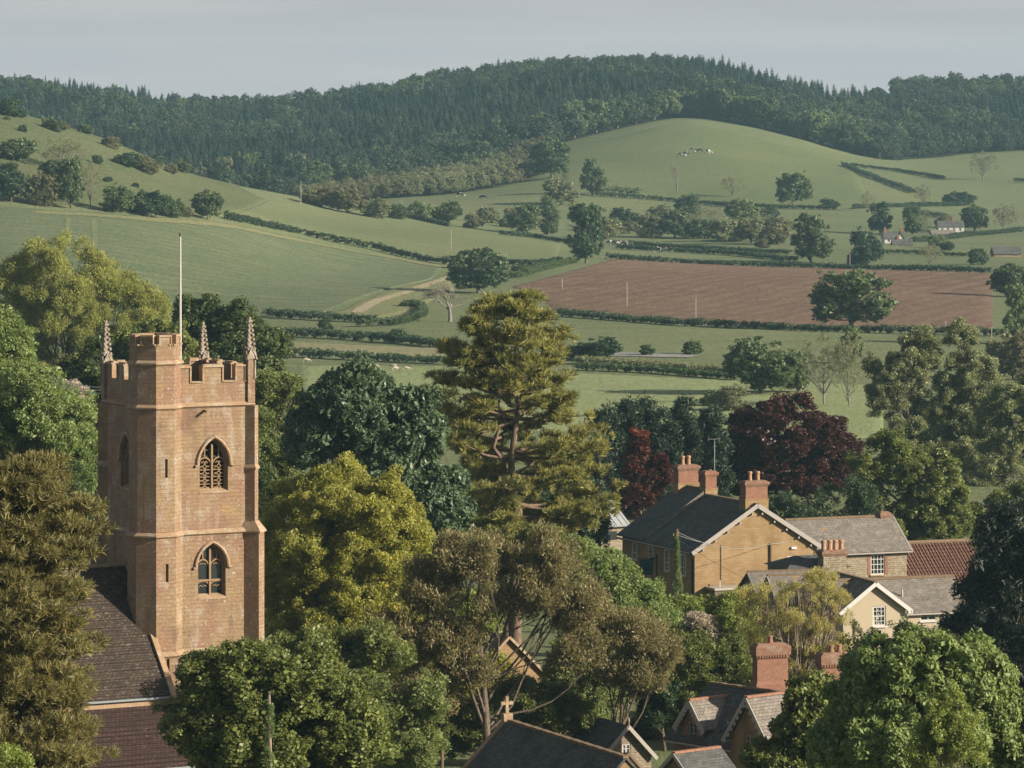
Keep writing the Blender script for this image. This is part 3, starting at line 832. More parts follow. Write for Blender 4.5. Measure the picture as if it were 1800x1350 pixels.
def big_tree(name, label, Y, tu, blobs, leaf, kind='broad', lobes=40, lr=1.3, ns=1100, sc=1.0, bark='bark', tr=0.4, nlimb=16, split=0.4,
             cat='tree', group=None, seed=1, inner=0.10, low=-0.8, flat=0.8, upmix=0.45, part='crown', spread=(0.5,1.22), tips=None, carve=-0.22):
    g = np.random.default_rng(seed)
    base = gat(tu, Y)
    root = tag(empty(name, base), label, cat, group)
    bl = px_blobs(base, Y, blobs)
    lb, P, D = crown_points(bl, lobes, lr, ns, g, inner, low, flat, spread, carve)
    v, q = fast_tubes(skeleton(lb, base, tr, g, nlimb, split))
    link('trunk', np_mesh('trunk', v, q, mat=M[bark], smooth=True), root)
    S = sc*(0.5+0.85*g.random(len(P)))
    tag(scatter(part, P, D, S, f'{kind}_{leaf}', sources(kind, L[leaf]), root, seed, upmix), kind='stuff')
    if tips:                                   # differently coloured growth over the top of the crown
        lf, frac = tips
        zc = P[:,2]; m = zc > np.quantile(zc, 1-frac)
        Pt = P[m] + g.normal(size=(m.sum(),3))*0.25 + D[m]*0.25
        tag(scatter('new_growth', Pt, D[m], S[m]*0.8, f'{kind}_{lf}', sources(kind, L[lf]), root, seed+1, upmix), kind='stuff')
    return root

# ------------------------------------------------------------------ trees seen far off: a few kinds, each copied with its parts
def proto(kind, blobs, nl, lr, ns, sc, seed, tr=0.32, sp='far', split=0.3, nlimb=14, inner=0.2, low=-0.6):
    g = np.random.default_rng(seed)
    lb, P, D = crown_points(blobs, nl, lr, ns, g, inner, low)
    v, q = realise(P, D, sc*(0.7+0.6*g.random(len(P))), sp, seed)
    vt, qt = fast_tubes(skeleton(lb, None, tr, g, nlimb, split), 5)
    return np_mesh('trunk', vt, qt, smooth=True), np_mesh('crown', v, q)

PROTO = {
 'oak':  [proto('oak', [((0,0,5.4),(4.6,4.6,4.4)),((-1.8,0.5,3.4),(3.2,3.2,2.6)),((1.8,-0.6,3.6),(3.2,3.2,2.8)),((1.0,0.4,6.4),(3.2,3.2,3.2))], 46, 1.3, 640, 0.85, s, low=-0.85) for s in (1,2,3,4)],
 'tall': [proto('tall', [((0,0,5.3),(4.2,4.2,4.6)),((0.6,0.3,7.6),(2.8,2.8,2.3)),((-0.8,0,3.6),(3.8,3.8,2.8))], 34, 1.25, 620, 0.8, s, split=0.18, low=-0.85) for s in (11,12,13)],
 'bush': [proto('bush', [((0,0,4.4),(4.9,4.9,4.8)),((1.8,0,3.4),(3.2,3.2,3.2)),((-2.0,0.4,3.0),(3.0,3.0,3.0))], 30, 1.6, 460, 1.0, s, tr=0.25, split=0.1, low=-0.9) for s in (21,22,23)],
 'airy': [proto('airy', [((0,0,5.6),(4.6,4.6,4.2)),((0.8,0,7.0),(3.2,3.2,2.8))], 26, 1.3, 230, 0.62, s, tr=0.2, sp='farfine', nlimb=24, split=0.22, inner=0.3) for s in (31,32)],
}

def bare_mesh(seed):
    g = np.random.default_rng(seed); tubes = []
    def grow(p, d, ln, r, k):
        e = p + d*ln
        tubes.append(limb(p, e, r, r*0.62, g, 4, 0.08))
        if k == 0: return
        for _ in range(3 if k > 1 else 4):
            nd = unit(d + g.normal(size=3)*0.55 + np.array([0,0,0.12]))
            grow(p + (e-p)*(0.55+0.45*g.random()), nd, ln*(0.6+0.2*g.random()), r*0.55, k-1)
    grow(np.array([0,0,-0.3]), np.array([0,0,1.0]), 3.0, 0.30, 5)
    v, q = fast_tubes(tubes, 3)
    lo, hi = v.min(0), v.max(0)
    v *= np.array([10/(hi[0]-lo[0]), 10/(hi[1]-lo[1]), 10/hi[2]])
    tips = np.array([t_[0][-1] for t_ in tubes[-1100:]])*np.array([10/(hi[0]-lo[0]), 10/(hi[1]-lo[1]), 10/hi[2]])
    sel = tips[g.permutation(len(tips))[:260]]
    w, k = realise(sel, unit(g.normal(size=(len(sel),3))), np.full(len(sel),0.42), 'farfine', seed)
    return np_mesh('trunk', v, q, smooth=True), np_mesh('crown', w, k)
PROTO['bare'] = [bare_mesh(5), bare_mesh(6)]
_count = [0]
def far_tree(name, label, p, w, h, leaf='far_oak', kind='oak', cat='tree', group=None, bark='bark', rz=None):
    """copy of a far tree kind at ground point p, w x h metres"""
    _count[0] += 1
    k = _count[0]
    tm, cm = PROTO[kind][k % len(PROTO[kind])]
    root = tag(empty(name, p, (k*2.399) % 6.283 if rz is None else rz), label, cat, group)
    for nm, me, mat in (('trunk', tm, M[bark]), ('crown', cm, L[leaf])):
        if not me.materials: me.materials.append(mat)
        o = link(nm, me, root)
        o.material_slots[0].link = 'OBJECT'; o.material_slots[0].material = mat
        if nm == 'crown': o['kind'] = 'stuff'
    root.scale = (w/10, w/10, h/10)
    return root

def ft(u, vb, wpx, hpx, leaf, kind, label, name='field_tree', cat='tree', group=None, bark='bark', Y=None):
    p = gp(u, vb) if Y is None else gat(u, Y)
    s = p.y/F
    p.z -= 0.2
    return far_tree(name, label, p, wpx*s, hpx*s, leaf, kind, cat, group, bark)

# ------------------------------------------------------------------ far wood on the ridge
def conifer_mesh(seed, w=2.3, h=10.0, droop=0.35):
    g = np.random.default_rng(seed); Vs = []
    for z in np.linspace(0.06, 0.98, 17):
        rad = w*(1-z)**0.62 + 0.22
        nb = 9 if z < 0.75 else 6
        a0 = g.random()*6.28
        for k in range(nb):
            a = a0 + k*6.283/nb + g.normal()*0.2; ln = rad*(0.7+0.5*g.random())
            d = np.array([math.cos(a), math.sin(a), 0]); s = np.array([-d[1], d[0], 0])*ln*0.34
            zz = z*h + g.normal()*0.12
            p0 = np.array([0,0,zz+0.35]); p1 = d*ln + np.array([0,0,zz-ln*droop]); pm = d*ln*0.55 + np.array([0,0,zz+0.1])
            Vs += [p0, pm+s, p1, pm-s]
    v = np.array(Vs)
    return v, np.arange(len(v)).reshape(-1,4)
def wood_src(key, leafs, meshes):
    return [bpy.data.objects.new('wood_clump', np_mesh('wood_clump', v, q, mat=L[leafs])) for v, q in meshes]
CON = [conifer_mesh(1, 2.5, 9.0), conifer_mesh(2, 2.1, 10.5), conifer_mesh(3, 3.0, 8.0, 0.5)]
_bl = [((0,0,5.2),(3.8,3.8,4.4)),((1.2,0,3.8),(2.8,2.8,3.0))]
def broad_wood(seed):
    g = np.random.default_rng(seed); lb, P, D = crown_points(_bl, 20, 1.4, 190, g, 0.15, -0.5)
    return realise(P, D, 0.9*(0.7+0.6*g.random(len(P))), 'far', seed)
BRD = [broad_wood(k) for k in (1,2,3)]

g = np.random.default_rng(42)
n = 15000
u = g.uniform(-750, 2550, n)
e = wood_edge(u)
d = e + (2400-e)*g.random(n)
x = (u-900)*d/F
# the skyline field gap on the right crest stays open
keep = ~((u > 1440) & (u < 1575) & (d > 2285))
patch = np.sin(x*0.021+1.7)*np.cos(d*0.012+0.4) + np.sin(x*0.05+d*0.03)*0.5 + g.normal(size=n)*0.35
is_con = (patch > -0.48)
is_larch = (patch > 0.75) & is_con
# broadleaf band along the lower edge on the dome and on the left of the plantation
band = np.interp(u, [0,400,560,700,940,1100,1300,1500,1650,1800], [0,0,60,30,20,45,60,60,25,15])
is_con &= ~((d - e) < band)
is_con &= ~((d > 2270) & (np.sin(x*0.035)+g.normal(size=n)*0.5 > 0.2))
Z = zt(x, d)
Pw = np.stack([x, d, Z], 1)
def wood_part(name, label, mask, meshes, leaf, s0, s1, sx=1.0):
    P = Pw[mask]; k = len(P)
    sc = g.uniform(s0, s1, k)*(1 + 0.22*np.sin(P[:,0]*0.03+1)*np.sin(P[:,1]*0.024))
    S = np.stack([sc*sx*g.uniform(0.85,1.15,k), sc*sx*g.uniform(0.85,1.15,k), sc], 1)
    me = np_mesh(name, P)
    E = np.stack([g.normal(size=k)*0.04, g.normal(size=k)*0.04, g.uniform(0,6.28,k)], 1)
    for nm, arr in (('rot',E),('scl',S)):
        a = me.attributes.new(nm, 'FLOAT_VECTOR', 'POINT'); a.data.foreach_set('vector', arr.astype(np.float32).ravel())
    a = me.attributes.new('pick','INT','POINT'); a.data.foreach_set('value', g.integers(0,3,k).astype(np.int32))
    me.materials.append(L[leaf])
    o = link(name, me)
    md = o.modifiers.new('scatter','NODES'); md.node_group = scatter_group('wood_'+leaf+name, wood_src(name, leaf, meshes))
    return tag(o, label, kind='stuff')
wood_part('conifer_wood', 'dark blue-green conifer forest covering the far ridge', keep & is_con & ~is_larch, CON, 'conifer', 0.62, 1.15)
wood_part('larch_wood', 'lighter green larches scattered through the far conifer forest', keep & is_larch, CON, 'larch', 0.6, 1.05, 1.1)
lightb = (np.sin(x*0.06+2)*np.sin(d*0.04) > 0.25)
wood_part('broadleaf_wood', 'rounded deciduous trees mixed into the far wood', keep & ~is_con & ~lightb, BRD, 'wood_broad', 0.5, 1.15)
wood_part('pale_broadleaf_wood', 'paler rounded deciduous trees mixed into the far wood', keep & ~is_con & lightb, BRD, 'far_oak', 0.55, 1.1)
# young brownish plantation between the conifers and the valley
n = 1500
u = g.uniform(520, 955, n)
e0 = np.interp(u, [520,600,700,800,900,955], [1600,1610,1625,1640,1665,1690]); e1 = wood_edge(u) + 8
d = e0 + (e1-e0)*g.random(n); x = (u-900)*d/F
Pw = np.stack([x, d, zt(x,d)], 1)
col = np.sin(x*0.09) + g.normal(size=n)*0.8
wood_part('young_plantation', 'brownish young plantation below the far conifers', col > 0.1, BRD, 'far_brown', 0.42, 0.7, 0.9)
wood_part('young_thicket', 'grey-green young trees filling the strip below the far conifers', col <= 0.1, BRD, 'far_pale', 0.42, 0.7, 0.9)

# single trees one can tell apart along the wood's lower edge
GE = 'trees along the lower edge of the far wood'
ORD = ['first','second','third','fourth','fifth','sixth','seventh','eighth','ninth','tenth','eleventh','twelfth','thirteenth','fourteenth','fifteenth','sixteenth','last']
for iq, (u, s) in enumerate([(1010,62),(1048,58),(1085,50),(1118,48),(1150,52),(1182,46),(1215,44),(1248,54),(1280,58),(1312,50),(1345,56),(1378,44),(1410,48),(1440,52),(1468,44),(1492,50),(1515,42)]):
    Y = float(wood_edge(u)) + 6; sc_ = Y/F
    far_tree('wood_edge_tree', f'{ORD[iq]} rounded tree from the left along the upper edge of the domed pasture', gat(u, Y), s*sc_*1.0, s*sc_*1.05,
             ['far_oak','far_light','far_oak','far_dark'][_count[0] % 4], ['oak','tall'][_count[0] % 2], group=GE)
for u, Y, w, h, lf, lab in [(845,1840,46,40,'far_light','pale green rounded tree at the foot of the conifers, left of the pair'),
                       (905,1850,40,36,'far_light','pale green rounded tree at the foot of the conifers, right of the pair'),
                       (955,1900,52,50,'far_light','light green tree standing proud of the dark wood left of the dome'),
                       (1005,1930,50,56,'far_light','tall light green tree where the wood meets the dome shoulder'),
                       (520,1780,50,50,'far_pale','pale grey-green tree among dark conifers above the left spur'),
                       (395,1750,46,46,'far_pale','pale rounded tree at the base of the left conifers'),
                       (555,1740,70,48,'far_light','grey-green spreading tree where plantation meets conifers')]:
    far_tree('wood_edge_tree', lab, gat(u,Y), w*Y/F, h*Y/F, lf, 'oak')
# trees breaking the skyline
PROTO['spire'] = []
for k,(v,q) in enumerate(CON):
    vt, qt = fast_tubes([(np.array([[0,0,-0.5],[0.05,0,5],[0,0,10]]), np.array([0.2,0.12,0.03]))], 5)
    PROTO['spire'].append((np_mesh('trunk', vt, qt), np_mesh('crown', v, q)))
for u, vt_, kind, leaf, lab in [
    (80,134,'spire','conifer','tallest dark conifer on the left skyline'), (30,140,'spire','conifer','dark conifer at the far left end of the skyline'),
    (145,150,'spire','conifer','conifer on the skyline just right of the tallest left one'), (405,182,'oak','far_oak','small rounded tree at the dip of the skyline'),
    (640,148,'oak','far_oak','lone domed tree breaking the skyline left of the summit'), (692,152,'spire','conifer','conifer on the skyline right of the lone domed tree'),
    (882,122,'spire','conifer','pointed conifer on the rising ridge left of the summit'), (945,110,'spire','conifer','pointed conifer on the ridge between rise and summit'),
    (1060,98,'tall','conifer','ragged pine at the very summit of the ridge'), (1078,99,'spire','conifer','conifer beside the ragged summit pine'),
    (1120,102,'tall','far_dark','dark rounded tree right of the ridge summit'), (1200,108,'oak','far_oak','broad tree crowning the ridge above the dome'),
    (1232,112,'spire','conifer','conifer on the ridge right of the broad crown tree'), (1352,146,'spire','conifer','ragged conifer on the falling ridge, left of two'),
    (1388,150,'spire','conifer','ragged conifer on the falling ridge, right of two'), (1432,166,'tall','conifer','small pine where the ridge meets the skyline field'),
    (1540,156,'oak','far_dark','lone tree standing on the bare skyline field'), (1672,152,'spire','conifer','pointed conifer on the right skyline wood'),
    (1738,150,'spire','conifer','conifer on the skyline near the right edge'), (1770,152,'oak','far_oak','rounded tree on the skyline at the right edge')]:
    Y = 2330.0; p = gat(u, Y); top = -(vt_-H)*Y/F
    hh = max(top - p.z, 4.5)
    far_tree('skyline_tree', lab, p, hh*(0.55 if kind=='spire' else 0.8), hh, leaf, kind)
# ------------------------------------------------------------------ valley trees, each where the photograph shows it
for a in [
 (840,516,112,84,'far_dark','oak','broad dark oak standing above the pale farm track'),
 (1030,463,92,110,'far_dark','tall','tall dark tree at the upper left corner of the ploughed field'),
 (1497,580,148,108,'far_oak','oak','large lone oak in front of the ploughed field'),
 (1427,462,90,84,'far_oak','tall','big dark tree on the hedge above the ploughed field, taller of the pair'),
 (1517,467,72,66,'far_dark','bush','dense round dark tree beside the taller one above the ploughed field'),
 (1395,364,68,64,'far_oak','oak','round tree alone at the foot of the domed pasture'),
 (1042,344,54,64,'far_oak','tall','narrow green tree at the left foot of the domed pasture'),
 (970,314,80,74,'far_oak','oak','large round tree where the plantation meets the hill pasture'),
 (984,360,68,52,'far_pale','bush','grey-green tree below the large round one by the plantation'),
 (1303,390,58,46,'far_light','bush','pale domed bush in the valley below the round pasture tree'),
 (1190,342,18,58,'bare','bare','slender leafless tree standing in the middle of the domed pasture'),
 (1288,348,46,44,'far_pale','airy','thin pale tree at the foot of the domed pasture'),
 (1546,412,54,56,'far_dark','tall','dark tree behind the white cottage, left one'),
 (1604,414,52,54,'far_oak','tall','dark tree behind the white cottage, right one'),
 (1626,414,36,44,'far_pale','airy','thin olive tree just right of the dark cottage trees'),
 (1713,407,54,50,'far_oak','oak','round green tree right behind the white farmhouse'),
 (1662,400,36,24,'far_pale','bush','low grey bush behind the white farmhouse roof'),
 (1766,408,54,52,'far_brown','airy','brownish leafless-looking tree right of the farmhouse'),
 (1728,317,58,54,'far_pale','airy','pale willow standing alone in the upper right pasture'),
 (1636,468,52,44,'far_pale','airy','pale spreading tree in front of the low barn'),
 (1665,440,28,18,'far_dark','bush','small very dark bush in the field below the farmhouse'),
 (1648,436,36,28,'far_light','bush','light bush beside the small dark bush in the field'),
 (1622,362,32,40,'far_brown','airy','thin brown tree on the pasture hedge right of the dome'),
 (1686,360,56,26,'far_dark','bush','dark thicket at the end of the diagonal hedge'),
 (1525,372,30,38,'far_pale','airy','slim pale tree on the hedge right of the dome'),
 (1455,366,42,18,'far_dark','bush','low dark bush right of the round pasture tree'),
 (1720,466,36,34,'far_oak','bush','small green tree near the brown roofed barn at right'),
 (790,566,86,72,'bare','bare','grey leafless tree below the broad oak'),
 (1056,634,80,46,'far_dark','oak','dark windswept thorn tree behind the pine tip'),
 (1016,632,52,30,'far_dark','bush','low dark scrub joined to the windswept thorn tree'),
 (1138,626,30,22,'far_oak','oak','tiny round tree on the lane'),
 (1218,624,38,28,'far_oak','bush','small bushy tree right of the tiny one by the lane'),
 (1338,694,140,106,'far_oak','oak','big rounded oak in the meadow above the copper beech'),
 (1400,692,60,70,'far_light','tall','lighter crown leaning against the big meadow oak'),
 (1450,712,100,132,'far_pale','airy','tall pale willow in the meadow beside the big oak'),
 (1494,716,72,136,'far_pale','airy','second pale willow between the tall willow and the poplars'),
 (1496,640,56,66,'far_light','tall','small tree in front of the lone field oak'),
 (1285,724,76,50,'far_pale','bush','pale rounded willow bush above the copper beech'),
 (1252,716,46,36,'far_oak','bush','green bush left of the pale willow bush'),
 (1778,522,80,62,'far_oak','oak','dark tree at the right end of the ploughed field'),
 (1792,606,66,110,'far_light','tall','tall yellow-green tree at the right edge above the poplars'),
 (1782,668,100,92,'far_brown','bush','dull brown-green tree below it at the right edge'),
 (922,414,64,58,'far_oak','oak','blue-green tree in the valley clump, larger of two'),
 (966,416,52,52,'far_oak','tall','blue-green tree in the valley clump, beside the larger one'),
 (786,394,56,44,'far_oak','oak','dark tree at the far end of the spur pasture'),
 (742,388,50,40,'far_light','bush','light bush at the crest of the spur pasture'),
 (830,402,40,28,'far_brown','bush','brown bush right of the dark spur-end tree'),
 (858,392,40,32,'far_pale','bush','pale bush behind the brown one'),
 (920,415,1,1,'far_oak','oak',None),
 (1100,404,60,42,'far_dark','oak','dark tree in the valley belt, leftmost of the belt'),
 (1146,418,60,44,'far_pale','bush','grey-green tree second along the valley belt'),
 (1186,418,62,52,'far_oak','oak','green tree third along the valley belt'),
 (1232,420,56,40,'far_oak','bush','round bush fourth along the valley belt'),
 (1276,424,60,42,'far_pale','bush','grey thicket fifth along the valley belt'),
 (1322,428,64,48,'far_pale','oak','pale tree sixth along the valley belt'),
 (1362,430,56,44,'far_brown','bush','brownish thicket at the right end of the valley belt'),
 (1212,376,56,36,'far_oak','bush','bush behind the valley belt below the bare tree'),
 (1252,394,50,34,'far_pale','airy','thin tree behind the valley belt'),
 (1352,384,34,24,'far_dark','bush','dark round bush below the round pasture tree'),
 (1340,436,28,18,'far_brown','bush','small pinkish bush on the hedge bank'),
 (1068,420,56,40,'far_pale','bush','pale scrub behind the tall corner tree'),
 (562,364,62,40,'far_brown','bush','brown bush at the bottom of the plantation, left'),
 (612,376,66,48,'far_brown','oak','brown-green tree at the bottom of the plantation, middle'),
 (660,384,56,40,'far_pale','bush','pale bush at the bottom of the plantation, right'),
 (700,386,40,32,'far_oak','bush','small green bush where the plantation meets the spur'),
 (204,374,66,50,'far_oak','bush','round bush with pale edge at the foot of the left hill'),
 (262,380,74,50,'far_dark','bush','wide dark bush at the foot of the left hill, left of pair'),
 (300,382,52,44,'far_oak','bush','dark bush at the foot of the left hill, right of pair'),
 (365,386,58,54,'far_oak','oak','round thorn tree at the end of the bush row below the left hill'),
 (328,383,24,22,'far_brown','bush','small brown bush between the round thorn tree and dark pair'),
 (20,356,70,58,'far_dark','oak','dark tree at the foot of the hill, left edge of the picture'),
 (78,362,64,60,'far_brown','bush','brown thicket at the foot of the left hill'),
 (125,366,60,92,'far_oak','tall','tall green tree climbing the left hill foot'),
 (100,330,70,52,'far_dark','oak','dark green tree above the brown thicket on the left hill'),
 (105,300,100,62,'far_pale','airy','olive airy tree on the left hill behind the thicket'),
 (160,364,50,84,'far_pale','airy','pale tree at the right end of the left hill thicket'),
 (25,282,80,44,'far_oak','bush','green scrub mass on the left hill at the picture edge'),
 (15,314,60,30,'far_oak','bush','low green scrub below it at the picture edge')]:
    if a[6] is None: continue
    bk = 'bark_grey' if a[5] in ('bare','airy') else 'bark'
    ft(*a, bark=bk, name='hillside_bush' if a[5] == 'bush' else 'field_tree', cat='bush' if a[5] == 'bush' else 'tree')
GS = 'scrub bushes on the left hill'
SCR = [(15,205,44,18,'far_dark'),(38,208,16,9,'far_dark'),(28,196,20,8,'far_dark'),(12,212,10,5,'far_brown'),(40,234,14,8,'far_dark'),(60,205,18,8,'far_pale'),
    (84,212,24,12,'far_dark'),(96,232,24,14,'far_oak'),(110,230,20,10,'far_brown'),(80,225,16,10,'far_brown'),(130,225,12,10,'far_oak'),(150,235,22,10,'far_oak'),(196,262,30,12,'far_brown'),
    (214,252,28,20,'far_dark'),(232,262,34,22,'far_oak'),(250,272,22,14,'far_oak'),(222,294,40,16,'far_dark'),(245,300,40,16,'far_brown'),(262,308,34,14,'far_brown'),(275,296,20,10,'far_oak'),
    (300,306,22,10,'far_brown'),(320,304,28,12,'far_oak'),(190,320,12,6,'far_dark'),(170,290,18,10,'far_oak'),(186,322,10,6,'far_dark'),(238,330,10,6,'far_dark'),(60,170,50,16,'far_dark'),(10,180,50,14,'far_dark')]
_on = lambda k: f"{k}{'th' if 10 <= k % 100 <= 20 else {1:'st',2:'nd',3:'rd'}.get(k % 10, 'th')}"
for iq, (u, v, w, h, lf) in enumerate(sorted(SCR)):
    tone = {'far_dark':'dark','far_brown':'brown','far_oak':'green','far_pale':'pale'}[lf]
    ft(u, v, w*1.3, h*1.9, lf, 'bush', f'low {tone} scrub bush on the grassy left hill, {_on(iq+1)} counting from the left', 'scrub_bush', 'bush', GS)

gb = np.random.default_rng(77); belt = []
while len(belt) < 34:
    u = gb.uniform(880, 1400); v = np.interp(u, [880,1000,1100,1250,1400],[402,408,412,424,434]) - gb.uniform(0, 34)
    belt.append((u, v, gb.uniform(26,52), gb.uniform(16,34), ['far_oak','far_pale','far_pale','far_oak','far_light','far_brown'][gb.integers(0,6)]))
for iq, (u, v, w, h, lf) in enumerate(sorted(belt)):
    ft(u, v, w, h, lf, ['bush','bush','oak','airy'][iq % 4], f'small tree filling the valley belt below the dome, {_on(iq+1)} counting from the left', 'belt_tree', 'tree', 'small trees of the valley belt')
# ------------------------------------------------------------------ hedges
def hedge(label, pts, w=2.2, h=1.9, leaf='far_dark', dens=12.0, gaps=0.0):
    w *= 0.72; h *= 0.66
    gg = np.random.default_rng(abs(hash(label)) % 1000 if False else sum(map(ord, label)))
    P = np.array([gp(*p)[:2] for p in pts])
    s = np.concatenate([[0], np.cumsum(np.hypot(*np.diff(P, axis=0).T))])
    n = int(min(3600, s[-1]*dens))
    tt = np.sort(gg.uniform(0, s[-1], n))
    if gaps: tt = tt[np.sin(tt*0.21)+np.sin(tt*0.083) > -2+gaps*4]
    n = len(tt)
    x = np.interp(tt, s, P[:,0]); y = np.interp(tt, s, P[:,1])
    dx, dy = np.gradient(P, axis=0)[0]; L_ = math.hypot(dx, dy); nx, ny = -dy/L_, dx/L_
    o_ = gg.uniform(-0.5,0.5,n)*w; x = x + nx*o_; y = y + ny*o_
    hh = h*(0.9+0.14*np.sin(tt*0.13+1)+0.12*gg.normal(size=n))
    z = zt(x, y) + 0.25 + np.abs(gg.random(n))**0.7*hh
    base = np.array([x.mean(), y.mean(), zt(x.mean(), y.mean())])
    D = np.stack([nx*o_/w*2, ny*o_/w*2, np.full(n,0.8)], 1)
    v, q = realise(np.stack([x,y,z],1)-base, D, 0.6+0.4*gg.random(n), 'hedge', n)
    o = link('hedge', np_mesh('hedge', v, q, mat=L[leaf]), loc=base)
    return tag(o, label, 'hedge', 'field hedges')
for lab, pts, kw in [
 ('long dark hedge running down the spur below the pasture', [(395,386),(520,410),(660,440),(790,466)], dict(w=3.5,h=2.2)),
 ('short hedge right of the broad oak', [(888,468),(940,470),(985,462)], {}),
 ('scrubby hedge bank at the left corner of the ploughed field', [(900,490),(950,476),(1005,462)], dict(leaf='far_oak',w=5,h=1.5)),
 ('long low hedge along the bottom of the ploughed field', [(985,556),(1200,573),(1420,582),(1760,592)], dict(w=3.0,h=1.6)),
 ('long clipped hedge along the top of the ploughed field', [(1068,456),(1250,466),(1450,473),(1742,481)], dict(w=3.2,h=1.7)),
 ('dark curving hedge above the top hedge of the ploughed field', [(1085,438),(1180,443),(1300,450),(1400,461)], dict(w=3,h=1.6)),
 ('thin hedge highest above the ploughed field', [(1110,431),(1250,440),(1390,447)], dict(leaf='far_oak',h=1.3)),
 ('dark hedge along the foot of the domed pasture', [(1045,345),(1120,350),(1180,354),(1300,366),(1470,370)], dict(w=3)),
 ('bushy hedge beside the narrow tree left of the dome', [(1045,342),(1080,342),(1125,346)], dict(w=4,h=4.0,leaf='far_oak')),
 ('diagonal dark hedge running down right of the dome', [(1483,293),(1540,316),(1606,340)], dict(w=3,h=2)),
 ('upper thin hedge leaving the wood right of the dome', [(1495,292),(1580,302),(1660,316)], dict(h=1.5)),
 ('hedge below the thin brown tree right of the dome', [(1500,368),(1600,364),(1700,362)], {}),
 ('short straight dark hedge above the farmhouse', [(1615,378),(1664,384)], dict(w=3,h=2)),
 ('hedge in front of the white farmhouse', [(1605,426),(1700,416),(1800,408)], dict(w=3,h=1.8)),
 ('hedge at the right edge of the upper pasture', [(1782,320),(1812,322)], {}),
 ('low hedge in front of the low barn', [(1540,446),(1610,447),(1700,452)], dict(leaf='far_oak',h=1.2)),
 ('dark hedge along the foot of the crop field', [(465,557),(560,563),(662,568)], dict(w=3,h=1.8)),
 ('second hedge strip below the crop field', [(495,592),(560,594),(622,597)], dict(w=3,h=1.7)),
 ('hedge with a bush between two strip fields', [(640,600),(700,604),(795,614)], dict(w=3,h=1.7)),
 ('long brown edged hedge above the sheep pasture', [(505,628),(640,635),(790,642)], dict(w=3,h=1.6,leaf='hedge')),
 ('curved scrubby hedge round the pale field margin', [(630,575),(700,572),(745,556),(740,540)], dict(leaf='far_oak',w=4,h=1.4)),
 ('double bank of rough hedge right of the pine, upper', [(1010,640),(1150,648),(1290,658)], dict(leaf='far_pale',w=3,h=1.3)),
 ('double bank of rough hedge right of the pine, lower', [(1010,650),(1150,657),(1300,668)], dict(leaf='hedge',w=2.5,h=1.2)),
 ('dashed hedge between valley trees left of the corner tree', [(880,413),(940,418),(1000,428)], dict(h=1.5)),
 ('hedge at the crest of the spur pasture', [(690,380),(740,389),(790,400)], {}),
 ('hedge along the bottom edge of the young plantation', [(690,346),(780,334),(860,322),(945,311)], dict(w=3,h=1.8))]:
    hedge(lab, pts, **kw)
for u, v, w, h, lab in [(575,582,30,30,'grey rounded bush on the hedge strip below the crop field'),(697,604,34,30,'dark bush on the hedge between the strip fields'),(630,598,22,20,'small bush at the end of the second hedge strip'),
                  (722,540,40,16,'low dark bush on the pale field margin'),(915,486,40,26,'scrub bush on the bank at the ploughed field corner')]:
    ft(u, v, w, h, 'hedge' , 'bush', lab, 'hedge_bush', 'bush')

# ------------------------------------------------------------------ far houses
def simple_house(name, label, u, v, Y, rot, Lx, Ly, he, rise, wall, roof, windows=(), chimney=None, cat='house'):
    p = gat(u, Y); p.z -= 0.2
    root = tag(empty(name, p, R(rot)), label, cat)
    b = MB()
    b.panel((0,0,0),(1,0,0),(0,-1,0),[(0,0),(Lx,0),(Lx,he),(0,he)],[[(a,z0),(a+w_,z0),(a+w_,z0+h_),(a,z0+h_)] for a,z0,w_,h_ in windows],0.15)
    b.poly((0,Ly,0),(0,0,0),(0,0,he),(0,Ly/2,he+rise),(0,Ly,he)); b.poly((Lx,0,0),(Lx,Ly,0),(Lx,Ly,he),(Lx,Ly/2,he+rise),(Lx,0,he))
    b.poly((Lx,Ly,0),(0,Ly,0),(0,Ly,he),(Lx,Ly,he)); b.build('wall', M[wall], root)
    r_ = MB(); o_ = 0.25; sl = rise/(Ly/2)
    for s in (0,1):
        ya, yb = (-o_, Ly/2) if s == 0 else (Ly+o_, Ly/2)
        za = he - sl*o_
        r_.add([(-o_,ya,za),(Lx+o_,ya,za),(Lx+o_,yb,he+rise),(-o_,yb,he+rise),(-o_,ya,za+0.18),(Lx+o_,ya,za+0.18),(Lx+o_,yb,he+rise+0.18),(-o_,yb,he+rise+0.18)],
               [(0,1,2,3),(4,7,6,5),(0,4,5,1),(1,5,6,2),(2,6,7,3),(3,7,4,0)])
    rf = r_.build('roof', M[roof], root)
    for a,z0,w_,h_ in windows:
        wd = MB().box(a,a+w_,0.1,0.13,z0,z0+0.07).box(a,a+w_,0.1,0.13,z0+h_-0.07,z0+h_).box(a,a+0.07,0.1,0.13,z0,z0+h_).box(a+w_-0.07,a+w_,0.1,0.13,z0,z0+h_).box(a+w_/2-0.03,a+w_/2+0.03,0.1,0.13,z0,z0+h_).build('window', M['white'], root)
        MB().box(a+0.05,a+w_-0.05,0.135,0.15,z0+0.05,z0+h_-0.05).build('pane', M['glass'], wd)
    if chimney:
        for cx in chimney:
            ch = MB().box(cx-0.35,cx+0.35,Ly/2-0.35,Ly/2+0.35,he+rise*0.6,he+rise+1.0).box(cx-0.42,cx+0.42,Ly/2-0.42,Ly/2+0.42,he+rise+1.0,he+rise+1.12).build('chimney', M['brick'], rf)
            MB().tube([(cx,Ly/2,he+rise+1.1),(cx,Ly/2,he+rise+1.5)],[0.13,0.11],8).build('pot', M['pot'], ch)
    return root
